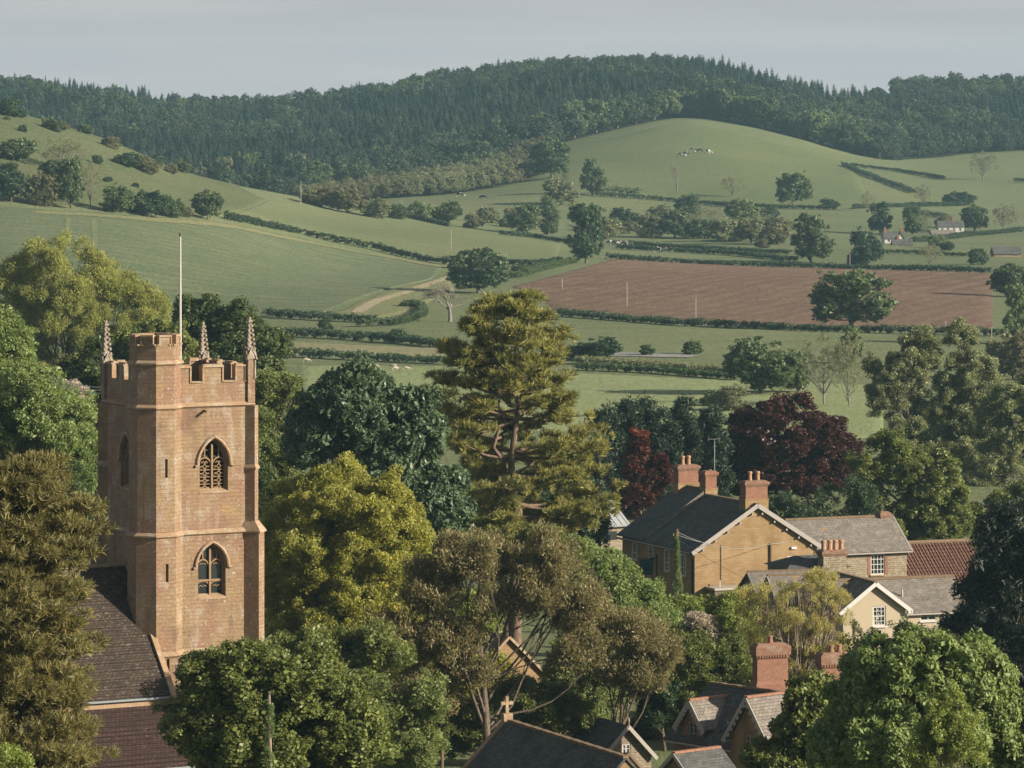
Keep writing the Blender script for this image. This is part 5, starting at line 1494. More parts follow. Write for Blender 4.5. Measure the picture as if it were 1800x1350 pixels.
# ------------------------------------------------------------------ village houses
def window(parent, o, d, n_, s0, s1, z0, z1, cols=2, rows=3, dz=0.0, depth=0.14, frame='white', glass='glass', bar=0.035, edge=0.07, sill='trim', sash=False):
    o, d, n_ = Vector(o), Vector(d), Vector(n_)
    P = lambda s, z, k: o + d*s + Vector((0,0,z)) - n_*k
    b = MB(); cs, cz = (s0+s1)/2, (z0+z1)/2
    bx = lambda a0, a1, b0, b1, th, k: b.obox(P((a0+a1)/2,(b0+b1)/2,k), d*(a1-a0)/2, n_*th, (0,0,(b1-b0)/2))
    e = edge; k = depth-0.05
    bx(s0,s0+e,z0,z1,0.05,k); bx(s1-e,s1,z0,z1,0.05,k); bx(s0+e,s1-e,z0,z0+e,0.05,k); bx(s0+e,s1-e,z1-e,z1,0.05,k)
    for i in range(1,cols): x = s0+(s1-s0)*i/cols; bx(x-bar/2*(1.6 if cols==2 else 1),x+bar/2*(1.6 if cols==2 else 1),z0+e,z1-e,0.03,k)
    for j in range(1,rows): z = z0+(z1-z0)*j/rows; th = bar*(2.0 if sash and j==rows//2 else 1); bx(s0+e,s1-e,z-th/2,z+th/2,0.032,k)
    w_ = b.build('window', M[frame], parent, dz)
    MB().obox(P(cs,cz,depth-0.01), d*((s1-s0)/2-0.02), n_*0.006, (0,0,(z1-z0)/2-0.02)).build('pane', M[glass], w_, dz)
    if sill: MB().obox(P(cs,z0-0.05,-0.02), d*((s1-s0)/2+0.07), n_*0.11, (0,0,0.045)).build('sill', M[sill], w_, dz)
    return w_

def roof_slab(x0, x1, ya, za, yb, zb_, th=0.12):
    L_ = math.hypot(yb-ya, zb_-za); ny, nz_ = -(zb_-za)/L_, (yb-ya)/L_
    if nz_ < 0: ny, nz_ = -ny, -nz_
    ny *= th; nz_ *= th
    return ([(x0,ya,za),(x1,ya,za),(x1,yb,zb_),(x0,yb,zb_),(x0,ya+ny,za+nz_),(x1,ya+ny,za+nz_),(x1,yb+ny,zb_+nz_),(x0,yb+ny,zb_+nz_)],
            [(0,3,2,1),(4,5,6,7),(0,1,5,4),(1,2,6,5),(2,3,7,6),(3,0,4,7)])
def swapxy(pf): return ([(y,x,z) for x,y,z in pf[0]], [tuple(reversed(f)) for f in pf[1]])

def pots(parent, pts, dz, h_=0.8, r_=0.14, mat='pot'):
    for (x,y,z) in pts:
        MB().tube([(x,y,z-0.05),(x,y,z+0.08),(x,y,z+0.1),(x,y,z+h_*0.75),(x,y,z+h_*0.8),(x,y,z+h_*0.95),(x,y,z+h_)],[r_*1.15,r_*1.15,r_,r_*0.85,r_*1.15,r_*1.15,r_*0.95],9).build('pot', M[mat], parent, dz)
def stack(parent, x, y, hx, hy, z0, z1, dz, base=None, mat='brick', cap='brick_top', corb=3, name='chimney'):
    zb_ = base if base is not None else z0
    ch = MB().box(x-hx,x+hx,y-hy,y+hy,zb_,z1).build(name, M[mat], parent, dz)
    if base is not None: MB().box(x-hx-0.06,x+hx+0.06,y-hy-0.06,y+hy+0.06,z0,zb_).box(x-hx-0.1,x+hx+0.1,y-hy-0.1,y+hy+0.1,zb_,zb_+0.08).build('chimney_base', M['hamstone'], ch, dz)
    c_ = MB()
    for i in range(corb): e = 0.05*(i+1); c_.box(x-hx-e,x+hx+e,y-hy-e,y+hy+e,z1+0.085*i-0.25,z1+0.085*(i+1)-0.25)
    e = 0.05*corb
    c_.box(x-hx-e,x+hx+e,y-hy-e,y+hy+e,z1+0.085*corb-0.25,z1+0.1)
    c_.loft([ring3(rect(x-hx-e+0.02,x+hx+e-0.02,y-hy-e+0.02,y+hy+e-0.02),z1+0.1), ring3(rect(x-hx+0.1,x+hx-0.1,y-hy+0.1,y+hy-0.1),z1+0.22)])
    c_.build('chimney_cap', M[cap], ch, dz)
    return ch

# -- inn with brown stone gable
A = Fr(1221, 365, 23.5, -43.6); dz = -A.zb
inn = A.root('stone_inn', 'brown stone inn with dark slate roof, tall gable and three brick chimneys', 'house')
Wg = A.fx(1436); Lg = A.fy(1094)
ze = A.z(967); za = A.z(888, Wg/2, 0)
wn_l = []                                         # upper windows on the long left wall
for u, v0, v1 in ((1116,952,985),(1144,959,993),(1172.5,965,1005),(1201,973,1013)):
    yc = A.fy(u); wn_l.append((yc-0.5, yc+0.5, A.z(v1,0,yc), A.z(v0,0,yc)))
yl = A.fy(1200); low = (yl-0.45, yl+0.45, A.z(1085,0,yl), A.z(1047,0,yl))
b = MB()
gw = (A.fx(1384), A.fx(1405), A.z(1002,7.5), A.z(978,7.5))
b.panel((0,0,0),(1,0,0),(0,-1,0),[(0,A.zb-1),(Wg,A.zb-1),(Wg,ze),(Wg/2,za-0.05),(0,ze)],[rect(gw[0],gw[1],gw[2],gw[3])],0.18)
hol = [[(Lg-b_,z0),(Lg-a_,z0),(Lg-a_,z1),(Lg-b_,z1)] for a_,b_,z0,z1 in wn_l+[low]]
b.panel((0,Lg,0),(0,-1,0),(-1,0,0),[(0,A.zb-1),(Lg,A.zb-1),(Lg,ze),(0,ze)],hol,0.18)
b.poly((Wg,0,A.zb-1),(Wg,Lg,A.zb-1),(Wg,Lg,ze),(Wg,0,ze)); b.poly((Wg,Lg,A.zb-1),(0,Lg,A.zb-1),(0,Lg,ze),(Wg/2,Lg,za),(Wg,Lg,ze))
b.build('wall', M['hamstone'], inn, dz)
for a_,b_,z0,z1 in wn_l: window(inn,(0,0,0),(0,1,0),(-1,0,0),a_,b_,z0,z1,2,5,dz,sash=True,edge=0.15,depth=0.06)
window(inn,(0,0,0),(0,1,0),(-1,0,0),*low,2,4,dz,edge=0.12)
window(inn,(0,0,0),(1,0,0),(0,-1,0),*gw,2,2,dz,edge=0.17)
ov = 0.35; sl_ = (za-ze)/(Wg/2); L1 = Lg*0.66
b = MB()
for (y0,y1,up_) in ((-0.3,L1,0.0),(L1,Lg+0.3,0.42)):
    b.add(*swapxy(roof_slab(y0,y1,-ov,ze-sl_*ov+up_*0.3,Wg/2,za+up_)))
    b.add(*swapxy(roof_slab(y0,y1,Wg+ov,ze-sl_*ov+up_*0.3,Wg/2,za+up_)))
rf = b.build('roof', M['slate'], inn, dz)
MB().bar((Wg/2,-0.3,za+0.12),(Wg/2,L1,za+0.12),0.34,0.14).bar((Wg/2,L1,za+0.55),(Wg/2,Lg+0.3,za+0.55),0.34,0.14).build('ridge', M['ridge'], rf, dz)
MB().bar((-0.05,L1-0.02,ze+0.1),(Wg/2,L1-0.02,za+0.42),0.10,0.34).build('upstand', M['slate_grey'], rf, dz)
b = MB()
for s_ in (0,1):
    xe = -ov-0.02 if s_ == 0 else Wg+ov+0.02
    b.bar((xe,-0.33,ze-sl_*ov-0.04),(Wg/2,-0.33,za+0.0),0.07,0.34)
b.build('bargeboard', M['barge'], inn, dz)
b = MB()
for i in range(5):
    for s_ in (0,1):
        f = 0.12+0.2*i; xx = Wg/2*f if s_ == 0 else Wg-Wg/2*f
        b.box(xx-0.06,xx+0.06,-0.28,0.0,ze+(za-ze)*f-0.5,ze+(za-ze)*f-0.34)
b.build('purlin_end', M['barge'], inn, dz)
MB().bar((-ov-0.08,-0.2,ze-sl_*ov-0.06),(-ov-0.08,Lg+0.2,ze-sl_*ov-0.06),0.14,0.12).tube([(-ov,-0.05,ze-0.35),(-0.12,0.22,ze-0.8),(-0.12,0.22,A.zb)],0.07,7).build('gutter', M['iron'], inn, dz)
MB().bar((-ov-0.16,-0.2,ze-sl_*ov-0.0),(-ov-0.16,Lg+0.2,ze-sl_*ov-0.0),0.03,0.1).build('fascia', M['barge'], inn, dz)
MB().tube([(A.fx(1354),-0.08,A.z(956,6)),(A.fx(1354),-0.08,A.zb)],0.10,7).box(A.fx(1267)-0.03,A.fx(1267)+0.03,-0.05,0,A.zb,A.z(958,2.5)).build('drainpipe', M['wood'], inn, dz)
MB().box(A.fx(1390),A.fx(1399),-0.16,0,A.z(966,7.6),A.z(962,7.6)).build('wall_lamp', M['white'], inn, dz)
MB().box(A.fx(1433)-0.12,A.fx(1433)+0.02,-0.04,0,A.z(1000,9),A.z(968,9)).build('quoin', M['wood'], inn, dz)
# chimneys: rear end, middle, front gable
yr = Lg-0.6
c1 = stack(inn, Wg/2+0.05, yr, 0.92, 0.5, za-1.2, A.z(821,Wg/2,yr), dz, base=A.z(850,Wg/2,yr)); pots(c1,[(Wg/2-0.25,yr,A.z(819,Wg/2,yr)),(Wg/2+0.3,yr,A.z(819,Wg/2,yr))],dz,0.85,0.17)
ym = L1+0.4
c2 = stack(inn, Wg/2+0.35, ym, 0.5, 0.5, za-1.0, A.z(832,Wg/2,ym), dz, base=A.z(860,Wg/2,ym), cap='brick'); MB().tube([(Wg/2+0.5,ym,A.z(831,Wg/2,ym)),(Wg/2+0.5,ym,A.z(827,Wg/2,ym))],0.12,8).tube([(Wg/2+0.5,ym,A.z(827,Wg/2,ym)),(Wg/2+0.5,ym,A.z(825.5,Wg/2,ym))],[0.2,0.05],8).build('flue_cowl', M['steel'], c2, dz)
yf = 0.62
c3 = stack(inn, Wg/2+0.1, yf, 0.98, 0.52, za-1.3, A.z(849,Wg/2,yf), dz, base=A.z(878,Wg/2,yf)); pots(c3,[(Wg/2-0.25,yf,A.z(847,Wg/2,yf)),(Wg/2+0.45,yf,A.z(847,Wg/2,yf))],dz,0.85,0.17)
# television aerial on the middle chimney
ae = A.world(Wg/2+0.9, ym)
za0 = A.z(850, Wg/2, ym); za1_ = A.z(772, Wg/2, ym)
aer = tag(empty('television_aerial', (ae[0],ae[1],za0)), 'thin television aerial on a mast beside the middle chimney', 'aerial')
hh = za1_-za0
MB().tube([(0,0,0),(0,0,hh)],0.03,6).build('mast', M['steel'], aer)
b = MB().bar((-0.55,0,hh-0.05),(0.5,0,hh+0.02),0.035)
for i in range(7): x = -0.5+0.16*i; b.bar((x,-0.28,hh-0.03),(x,0.28,hh-0.03),0.022)
b.bar((-0.5,0,hh-0.3),(-0.5,0,hh+0.28),0.022).bar((-0.62,0,hh-0.15),(-0.4,0,hh+0.1),0.022)
b.build('antenna', M['steel'], aer)
# hanging sign on an iron bracket
ys = A.fy(1156); sx_ = A.world(0, ys)
sg = tag(empty('inn_sign', (sx_[0],sx_[1],A.zb), A.a), 'blue-green painted inn sign hanging from an iron bracket', 'sign')
zs0, zs1 = A.z(1009,0,ys), A.z(982,0,ys)
MB().box(-1.62,-0.42,-0.03,0.03,zs0+dz,zs1+dz).build('board', M['sign_dark'], sg)
bd = sg.children[0]
MB().box(-1.55,-0.49,-0.045,-0.032,zs0+dz+0.07,zs1+dz-0.07).build('painted_face', M['sign_blue'], bd)
b = MB(); cz_ = (zs0+zs1)/2+dz
b.tube([(-1.02+0.28*math.cos(a),-0.055,cz_+0.02+0.30*math.sin(a)) for a in np.linspace(0.3,2.84,8)],0.035,5)
for i in range(5): b.box(-1.3+i*0.12,-1.24+i*0.12,-0.058,-0.047,cz_-0.22,cz_+0.05+0.06*math.sin(i*1.3))
b.box(-1.34,-0.70,-0.06,-0.048,cz_-0.30,cz_-0.22).build('emblem', M['sign_dark'], bd)
MB().box(-1.30,-0.74,-0.058,-0.047,cz_+0.36,cz_+0.44).box(-1.24,-0.80,-0.058,-0.047,cz_-0.44,cz_-0.38).build('lettering_band', M['sign_gold'], bd)
MB().bar((-1.85,0,zs1+dz+0.1),(0.0,0,zs1+dz+0.1),0.06).bar((-0.12,0,zs0+dz-0.2),(-0.12,0,zs1+dz+0.4),0.08).bar((-0.12,0,zs1+dz-0.35),(-0.5,0,zs1+dz+0.08),0.05).bar((-1.4,0,zs1+dz),(-1.4,0,zs1+dz+0.1),0.03).bar((-0.6,0,zs1+dz),(-0.6,0,zs1+dz+0.1),0.03).build('bracket', M['iron'], sg)
# lean-to with flat top at the foot of the gable
lt = A.root('flat_roofed_annex', 'small flat roofed annex at the foot of the inn gable', 'annex')
xa, xb = A.fx(1256,-1.5), A.fx(1300,-1.5); zt_ = A.z(1033,2,-1.5)
MB().box(xa,xb,-1.6,-0.01,A.zb-1,zt_-0.18).build('wall', M['wood'], lt, dz)
MB().box(xa-0.1,xb+0.1,-1.75,-0.012,zt_-0.18,zt_).build('flat_roof', M['offwhite'], lt, dz)
MB().tube([(xa+0.9,-0.6,zt_),(xa+0.9,-0.6,zt_+0.5)],0.06,6).build('vent_pipe', M['white'], lt, dz)

# -- rear wing with grey roof
B_ = Fr(1432, 372, 23.0, -43.6); dz = -B_.zb
wing = B_.root('rear_wing', 'rubble stone rear wing with pale lichened slate roof behind the inn', 'house')
Lw = B_.fx(1594); D_ = 6.2; ze = B_.z(967, Lw/2); zr = B_.z(912, Lw/2, D_/2)
w1 = (B_.fx(1530.5), B_.fx(1555.5), B_.z(1010,6), B_.z(974,6))
b = MB(); b.panel((-2,0,0),(1,0,0),(0,-1,0),[(0,B_.zb-1),(Lw+2,B_.zb-1),(Lw+2,ze),(0,ze)],[rect(w1[0]+2,w1[1]+2,w1[2],w1[3])],0.18)
b.poly((Lw,0,B_.zb-1),(Lw,D_,B_.zb-1),(Lw,D_,ze),(Lw,D_/2,zr-0.1),(Lw,0,ze)); b.poly((Lw,D_,B_.zb-1),(-2,D_,B_.zb-1),(-2,D_,ze),(Lw,D_,ze)); b.build('wall', M['rubble'], wing, dz)
ww = window(wing,(0,0,0),(1,0,0),(0,-1,0),*w1,4,4,dz,edge=0.09,bar=0.045)
MB().box(w1[0]-0.3,w1[0]-0.003,-0.02,0.1,w1[2],w1[3]+0.2).box(w1[1]+0.003,w1[1]+0.3,-0.02,0.1,w1[2],w1[3]+0.2).box(w1[0]-0.3,w1[1]+0.3,-0.022,0.1,w1[3]+0.003,w1[3]+0.25).build('brick_surround', M['brick'], ww, dz)
b = MB(); b.add(*roof_slab(-1.2,Lw+0.3,-0.35,ze-0.25,D_/2,zr)); b.add(*roof_slab(-1.2,Lw+0.3,D_+0.3,ze-0.2,D_/2,zr)); rf = b.build('roof', M['slate_grey'], wing, dz)
MB().bar((-1.2,D_/2,zr+0.14),(Lw+0.3,D_/2,zr+0.14),0.3,0.16).build('ridge', M['ridge'], rf, dz)
MB().bar((Lw+0.3,-0.4,ze-0.3),(Lw+0.3,D_/2,zr+0.02),0.1,0.26).build('verge', M['barge'], rf, dz)
MB().bar((-1.2,-0.42,ze-0.26),(Lw+0.3,-0.42,ze-0.26),0.12,0.1).build('gutter', M['barge'], wing, dz)
stack(wing, Lw-0.55, D_/2, 0.42, 0.36, zr-0.9, zr+0.28, dz, mat='brick_top', corb=2)
# -- pantiled range
Cc = Fr(1586, 380, 22.0, -43.6); dz = -Cc.zb
pan = Cc.root('pantiled_range', 'low range with a steep red clay pantile roof beside the rear wing', 'house')
Lp = Cc.fx(1734); ze = Cc.z(1019,4); Dp = 7.0; zr = Cc.z(955, 4, Dp/2)
nw = int(Lp/0.30); b = MB()
for (ya, za_, yb, zb_) in ((-0.4,ze-0.2,Dp/2,zr),):
    xs_ = np.linspace(-0.6, Lp+0.2, nw*4); nrm = Vector((0,-(zb_-za_),(yb-ya))).normalized()
    nrow = 11
    for r_ in range(nrow):
        f0, f1 = r_/nrow, (r_+1)/nrow
        top = []; bot = []
        for i, x in enumerate(xs_):
            hgt_ = 0.06*(1+math.cos(2*math.pi*x/0.30))
            for ff, lst, ex in ((f0,bot,0.05),(f1,top,0.0)):
                q = Vector((x, ya+(yb-ya)*ff, za_+(zb_-za_)*ff)) + nrm*(hgt_+ex); lst.append(q)
        n_ = len(xs_)
        b.add(bot+top, [(i,i+1,n_+i+1,n_+i) for i in range(n_-1)])
b.add(*roof_slab(-0.6,Lp+0.2,Dp+0.3,ze-0.2,Dp/2,zr)); b.add(*roof_slab(-0.6,Lp+0.2,-0.4,ze-0.26,Dp/2,zr-0.06,0.02))
rf = b.build('pantile_roof', M['pantile'], pan, dz); rf['label'] = 'red clay pantile roof with rolled rows'
MB().tube([(-0.6,Dp/2,zr+0.1),(Lp+0.2,Dp/2,zr+0.1)],0.18,8).build('ridge', M['ridge'], rf, dz)
b = MB(); b.box(-0.2,Lp,0,Dp,Cc.zb-1,ze-0.25); b.poly((Lp,0,ze-0.25),(Lp,Dp,ze-0.25),(Lp,Dp/2,zr-0.15)); b.build('wall', M['rubble'], pan, dz)
MB().bar((-0.2,-0.45,ze-0.28),(Lp+0.2,-0.45,ze-0.28),0.12,0.1).build('gutter', M['barge'], pan, dz)

# -- cream cottage
K = Fr(1482, 320, 19.0, -42.6); dz = -K.zb
crm = K.root('cream_cottage', 'cream rendered cottage with white gable and grey slate roof', 'house')
Wk = K.fx(1591); ze = K.z(1071); za = K.z(1026, Wk/2)
w1 = (K.fx(1534), K.fx(1557), K.z(1101,2.4), K.z(1066,2.4))
b = MB(); b.panel((0,0,0),(1,0,0),(0,-1,0),[(0,K.zb-1),(Wk,K.zb-1),(Wk,ze),(Wk/2,za-0.05),(0,ze)],[rect(*w1)],0.16)
Lk = 7.0
b.poly((0,Lk,K.zb-1),(0,0,K.zb-1),(0,0,ze),(0,Lk,ze)); b.poly((Wk,0,K.zb-1),(Wk,Lk,K.zb-1),(Wk,Lk,ze),(Wk,0,ze)); b.build('gable_wall', M['cream'], crm, dz)
window(crm,(0,0,0),(1,0,0),(0,-1,0),*w1,3,4,dz,sash=True,edge=0.10,glass='glass_curtain',sill='white')
sl_ = (za-ze)/(Wk/2); b = MB()
b.add(*swapxy(roof_slab(-0.3,Lk,-0.35,ze-0.35*sl_,Wk/2,za))); b.add(*swapxy(roof_slab(-0.3,Lk,Wk+0.35,ze-0.35*sl_,Wk/2,za)))
rf = b.build('gable_roof', M['slate_grey'], crm, dz)
MB().bar((Wk/2,-0.3,za+0.13),(Wk/2,Lk,za+0.13),0.28,0.13).build('ridge', M['ridge'], rf, dz)
MB().bar((-0.4,-0.33,ze-0.4*sl_-0.02),(Wk/2,-0.33,za+0.02),0.06,0.28).bar((Wk+0.4,-0.33,ze-0.4*sl_-0.02),(Wk/2,-0.331,za+0.02),0.06,0.28).box(Wk+0.1,Wk+0.45,-0.36,-0.1,ze-0.45,ze-0.2).build('bargeboard', M['white'], crm, dz)
y0 = 0.55; L2 = K.fx(1700, y0); D2 = 5.4; ze2 = K.z(1074, Wk+1, y0); zr2 = K.z(1018, Wk+2, y0+D2/2)
w2 = (K.fx(1618,y0), K.fx(1646,y0), K.z(1092,6,y0), K.z(1074.5,6,y0)-0.05)
b = MB(); b.panel((Wk,y0,0),(1,0,0),(0,-1,0),[(0,K.zb-1),(L2-Wk,K.zb-1),(L2-Wk,ze2),(0,ze2)],[[(w2[0]-Wk,w2[2]),(w2[1]-Wk,w2[2]),(w2[1]-Wk,w2[3]),(w2[0]-Wk,w2[3])]],0.16)
b.poly((L2,y0,K.zb-1),(L2,y0+D2,K.zb-1),(L2,y0+D2,ze2),(L2,y0+D2/2,zr2-0.1),(L2,y0,ze2)); b.poly((L2,y0+D2,K.zb-1),(0,y0+D2,K.zb-1),(0,y0+D2,ze2),(L2,y0+D2,ze2)); b.build('long_wall', M['cream'], crm, dz)
window(crm,(0,y0,0),(1,0,0),(0,-1,0),*w2,2,2,dz,edge=0.08,sill='white')
b = MB(); b.add(*roof_slab(0.3,L2+0.2,y0-0.3,ze2-0.2,y0+D2/2,zr2)); b.add(*roof_slab(0.3,L2+0.2,y0+D2+0.3,ze2-0.2,y0+D2/2,zr2)); rf = b.build('long_roof', M['slate_grey'], crm, dz)
MB().bar((0.3,y0+D2/2,zr2+0.15),(L2+0.2,y0+D2/2,zr2+0.15),0.3,0.18).build('ridge', M['ridge'], rf, dz)
MB().bar((Wk+0.2,y0-0.36,ze2-0.2),(L2+0.2,y0-0.36,ze2-0.2),0.1,0.1).tube([(Wk+0.12,y0-0.1,ze2-0.3),(Wk+0.12,y0-0.1,K.zb)],0.05,6).build('gutter', M['offwhite'], crm, dz)
xv = K.fx(1586,1.6); MB().tube([(xv,1.6,K.z(1057,xv,1.6)),(xv,1.6,K.z(1036,xv,1.6))],0.06,7).box(xv-0.25,xv+0.25,1.4,1.9,K.z(1060,xv,1.6),K.z(1053,xv,1.6)).build('vent_pipe', M['white'], rf, dz)
# -- grey roofed outbuildings left of it
for (u0,u1,Y,vr,ve,lab,dep) in ((1338,1470,336,1006,1044,'long grey slate roofed outbuilding behind the yellow twiggy tree, rear one',5.0),(1372,1480,327,1013,1056,'grey slate roofed outbuilding behind the yellow twiggy tree, front one',4.6)):
    f_ = Fr(u0, Y, 14.0, -42.7); dz = -f_.zb; x1 = f_.fx(u1); ze = f_.z(ve,2); zr = f_.z(vr,2,dep/2)
    ho = f_.root('outbuilding', lab, 'outbuilding')
    b = MB(); b.box(0,x1,0,dep,f_.zb-1,ze); b.poly((0,dep,ze),(0,0,ze),(0,dep/2,zr-0.08)); b.poly((x1,0,ze),(x1,dep,ze),(x1,dep/2,zr-0.08)); b.build('wall', M['rubble'], ho, dz)
    b = MB(); b.add(*roof_slab(-0.3,x1+0.2,-0.3,ze-0.2,dep/2,zr)); b.add(*roof_slab(-0.3,x1+0.2,dep+0.3,ze-0.2,dep/2,zr)); rf = b.build('roof', M['slate_grey'], ho, dz)
    MB().bar((-0.3,dep/2,zr+0.13),(x1+0.2,dep/2,zr+0.13),0.26,0.12).build('ridge', M['ridge'], rf, dz)
    MB().bar((-0.33,-0.35,ze-0.26),(-0.33,dep/2,zr),0.06,0.24).build('bargeboard', M['barge'], ho, dz)
# -- house with four pots: tall grey stack and small hipped dark roof
G_ = Fr(1447, 345, 20.0, -42.9); dz = -G_.zb
gh = G_.root('grey_chimney_house', 'small dark hipped roof house with a tall grey chimney of four pots', 'house')
xs1 = G_.fx(1489); zt_ = G_.z(972, 1)
MB().box(G_.fx(1388,1),xs1+0.6,0.9,5.0,G_.zb-1,G_.z(1000,0,1)).build('wall', M['rubble'], gh, dz)
x0, x1 = G_.fx(1380,1), xs1+0.7; zh = G_.z(998,0,1); zt2 = G_.z(987,0,3)
MB().add([(x0,0.6,zh),(x1,0.6,zh),(x1,5.2,zh),(x0,5.2,zh),(x0+1.6,2.9,zt2+0.5),(x1-1.5,2.9,zt2+0.5)],[(0,1,5,4),(1,2,5),(2,3,4,5),(3,0,4)]).build('hipped_roof', M['slate'], gh, dz)
ch = stack(gh, xs1/2, 0.55, xs1/2-0.02, 0.5, G_.zb-1, zt_, dz, mat='rubble', cap='brick_top')
pots(ch, [(xs1*f, 0.55, zt_+0.15) for f in (0.14,0.40,0.63,0.88)], dz, 0.78, 0.19)
MB().tube([(0.05,0.0,zt_-1.5),(0.05,0.0,zt_+1.5)],0.025,6).bar((0.05,0,zt_+1.45),(0.5,0,zt_+1.5),0.03).build('aerial', M['steel'], ch, dz)

# -- ornate brick cottage at the bottom
Q_ = Fr(1184, 264, -49.0, -42.2); dz = -Q_.zb
orn = Q_.root('brick_cottage', 'ornate brick cottage with scalloped gables and tall chimneys at the bottom', 'house')
ze = Q_.z(1291); Lq = 11.0; Dq = 6.4; zr = Q_.z(1206, 0.3, Dq/2)
b = MB()
b.panel((0,0,0),(1,0,0),(0,-1,0),[(0,Q_.zb-1),(Lq,Q_.zb-1),(Lq,ze),(0,ze)])
b.poly((0,Dq,Q_.zb-1),(0,0,Q_.zb-1),(0,0,ze),(0,Dq/2,zr-0.1),(0,Dq,ze)); b.poly((Lq,0,Q_.zb-1),(Lq,Dq,Q_.zb-1),(Lq,Dq,ze),(Lq,Dq/2,zr-0.1),(Lq,0,ze)); b.build('wall', M['hamstone'], orn, dz)
b = MB(); b.add(*roof_slab(-0.35,Lq+0.3,-0.45,ze-0.3,Dq/2,zr)); b.add(*roof_slab(-0.35,Lq+0.3,Dq+0.4,ze-0.3,Dq/2,zr)); rf = b.build('roof', M['slate'], orn, dz)
b = MB()
for i in range(int(Lq/0.42)): x = -0.3+i*0.42; b.obox((x+0.2,Dq/2,zr+0.16),(0.195,0,0),(0,0.16,0),(0,0,0.06+0.01*(i%3)))
b.build('ridge_tiles', M['ridge'], rf, dz)
MB().bar((-0.3,-0.52,ze-0.34),(Lq+0.3,-0.52,ze-0.34),0.13,0.1).build('gutter', M['offwhite'], orn, dz)
def gabled_dormer(xc, hw, vap, zl, yfr, lab, brick=True):
    zap = Q_.z(vap, xc, yfr); slope = (zap-zl)/hw
    yb = (zap-ze)/((zr-ze)/(Dq/2))-0.1
    wz0, wz1 = zl-1.1, zl+0.25
    d_ = MB(); d_.panel((xc-hw+0.22,yfr,0),(1,0,0),(0,-1,0),[(0,zl-1.9),(2*hw-0.44,zl-1.9),(2*hw-0.44,zl),(hw-0.22,zap-0.15),(0,zl)],[rect(hw-0.22-0.36,hw-0.22+0.36,wz0,wz1)],0.15)
    d_.poly((xc+hw-0.22,yfr,zl-1.9),(xc+hw-0.22,yb,zl-1.9),(xc+hw-0.22,yb,zl),(xc+hw-0.22,yfr,zl)); d_.poly((xc-hw+0.22,yb,zl-1.9),(xc-hw+0.22,yfr,zl-1.9),(xc-hw+0.22,yfr,zl),(xc-hw+0.22,yb,zl))
    do = d_.build('gabled_dormer', M['cream' if False else 'hamstone'], orn, dz); do['label'] = lab
    q_ = MB()                                                   # toothed brick quoins round the window
    for i in range(9):
        z = wz0-0.6+i*0.235; e = 0.30 if i % 2 else 0.20
        q_.box(xc-hw+0.2,xc-hw+0.2+e,yfr-0.03,yfr+0.05,z,z+0.215).box(xc+hw-0.2-e,xc+hw-0.2,yfr-0.03,yfr+0.05,z,z+0.215)
        if wz0 <= z < wz1: q_.box(xc-0.36-e*0.6,xc-0.362,yfr-0.02,yfr+0.05,z,z+0.215).box(xc+0.362,xc+0.36+e*0.6,yfr-0.02,yfr+0.05,z,z+0.215)
    for i in range(5): q_.box(xc-0.36+i*0.144+0.01,xc-0.36+(i+1)*0.144-0.01,yfr-0.024,yfr+0.05,wz1+0.01,wz1+(0.36 if i in (0,4) else 0.26))
    q_.build('brick_quoins', M['brick'], do, dz)
    window(do,(0,yfr,0),(1,0,0),(0,-1,0),xc-0.36,xc+0.36,wz0,wz1,2,4,dz,edge=0.06,bar=0.03,frame='offwhite',sill=None)
    r_ = MB(); r_.add(*swapxy(roof_slab(yfr-0.35,yb+0.5,xc-hw-0.12,zl-0.12*slope,xc,zap,0.09))); r_.add(*swapxy(roof_slab(yfr-0.35,yb+0.5,xc+hw+0.12,zl-0.12*slope,xc,zap,0.09)))
    rr = r_.build('dormer_roof', M['slate_grey'], do, dz)
    t_ = MB()
    for i in range(int((yb+0.6-yfr)/0.4)): y = yfr-0.35+i*0.4; t_.obox((xc,y+0.2,zap+0.12),(0.15,0,0),(0,0.192,0),(0,0,0.06))
    t_.build('ridge_tiles', M['ridge_red'], do, dz)
    bb = MB()                                                   # scalloped bargeboards
    for s_ in (-1,1):
        a_ = Vector((xc+s_*(hw+0.16),yfr-0.37,zl-0.16*slope-0.03)); c_ = Vector((xc,yfr-0.37-0.002*s_,zap+0.03))
        bb.bar(a_, c_, 0.05, 0.2)
        for i in range(7):
            p = a_.lerp(c_, (i+0.5)/7.4); dn = Vector((-s_*slope,0,-1)).normalized()
            bb.obox(p+Vector((-s_*slope*0.1,0,-0.13)), (c_-a_).normalized()*0.11, (0,0.02,0), Vector((-s_*slope,0,-1)).normalized()*0.07)
    bb.build('bargeboard', M['offwhite'], do, dz)
gabled_dormer(Q_.fx(1218,-0.1), 1.12, 1233, Q_.z(1276, 1.6, -0.1), -0.1, 'left brick quoined gable with a small white window')
gabled_dormer(Q_.fx(1318,-0.8), 1.75, 1228, Q_.z(1294, 5.2, -0.8), -0.8, 'right gable half hidden by the chestnut tree')
MB().bar((Q_.fx(1262,0.1),0.9,ze+0.9),(Q_.fx(1285,2.2),2.3,zr-1.0),0.16,0.1).build('lead_valley', M['lead'], rf, dz)
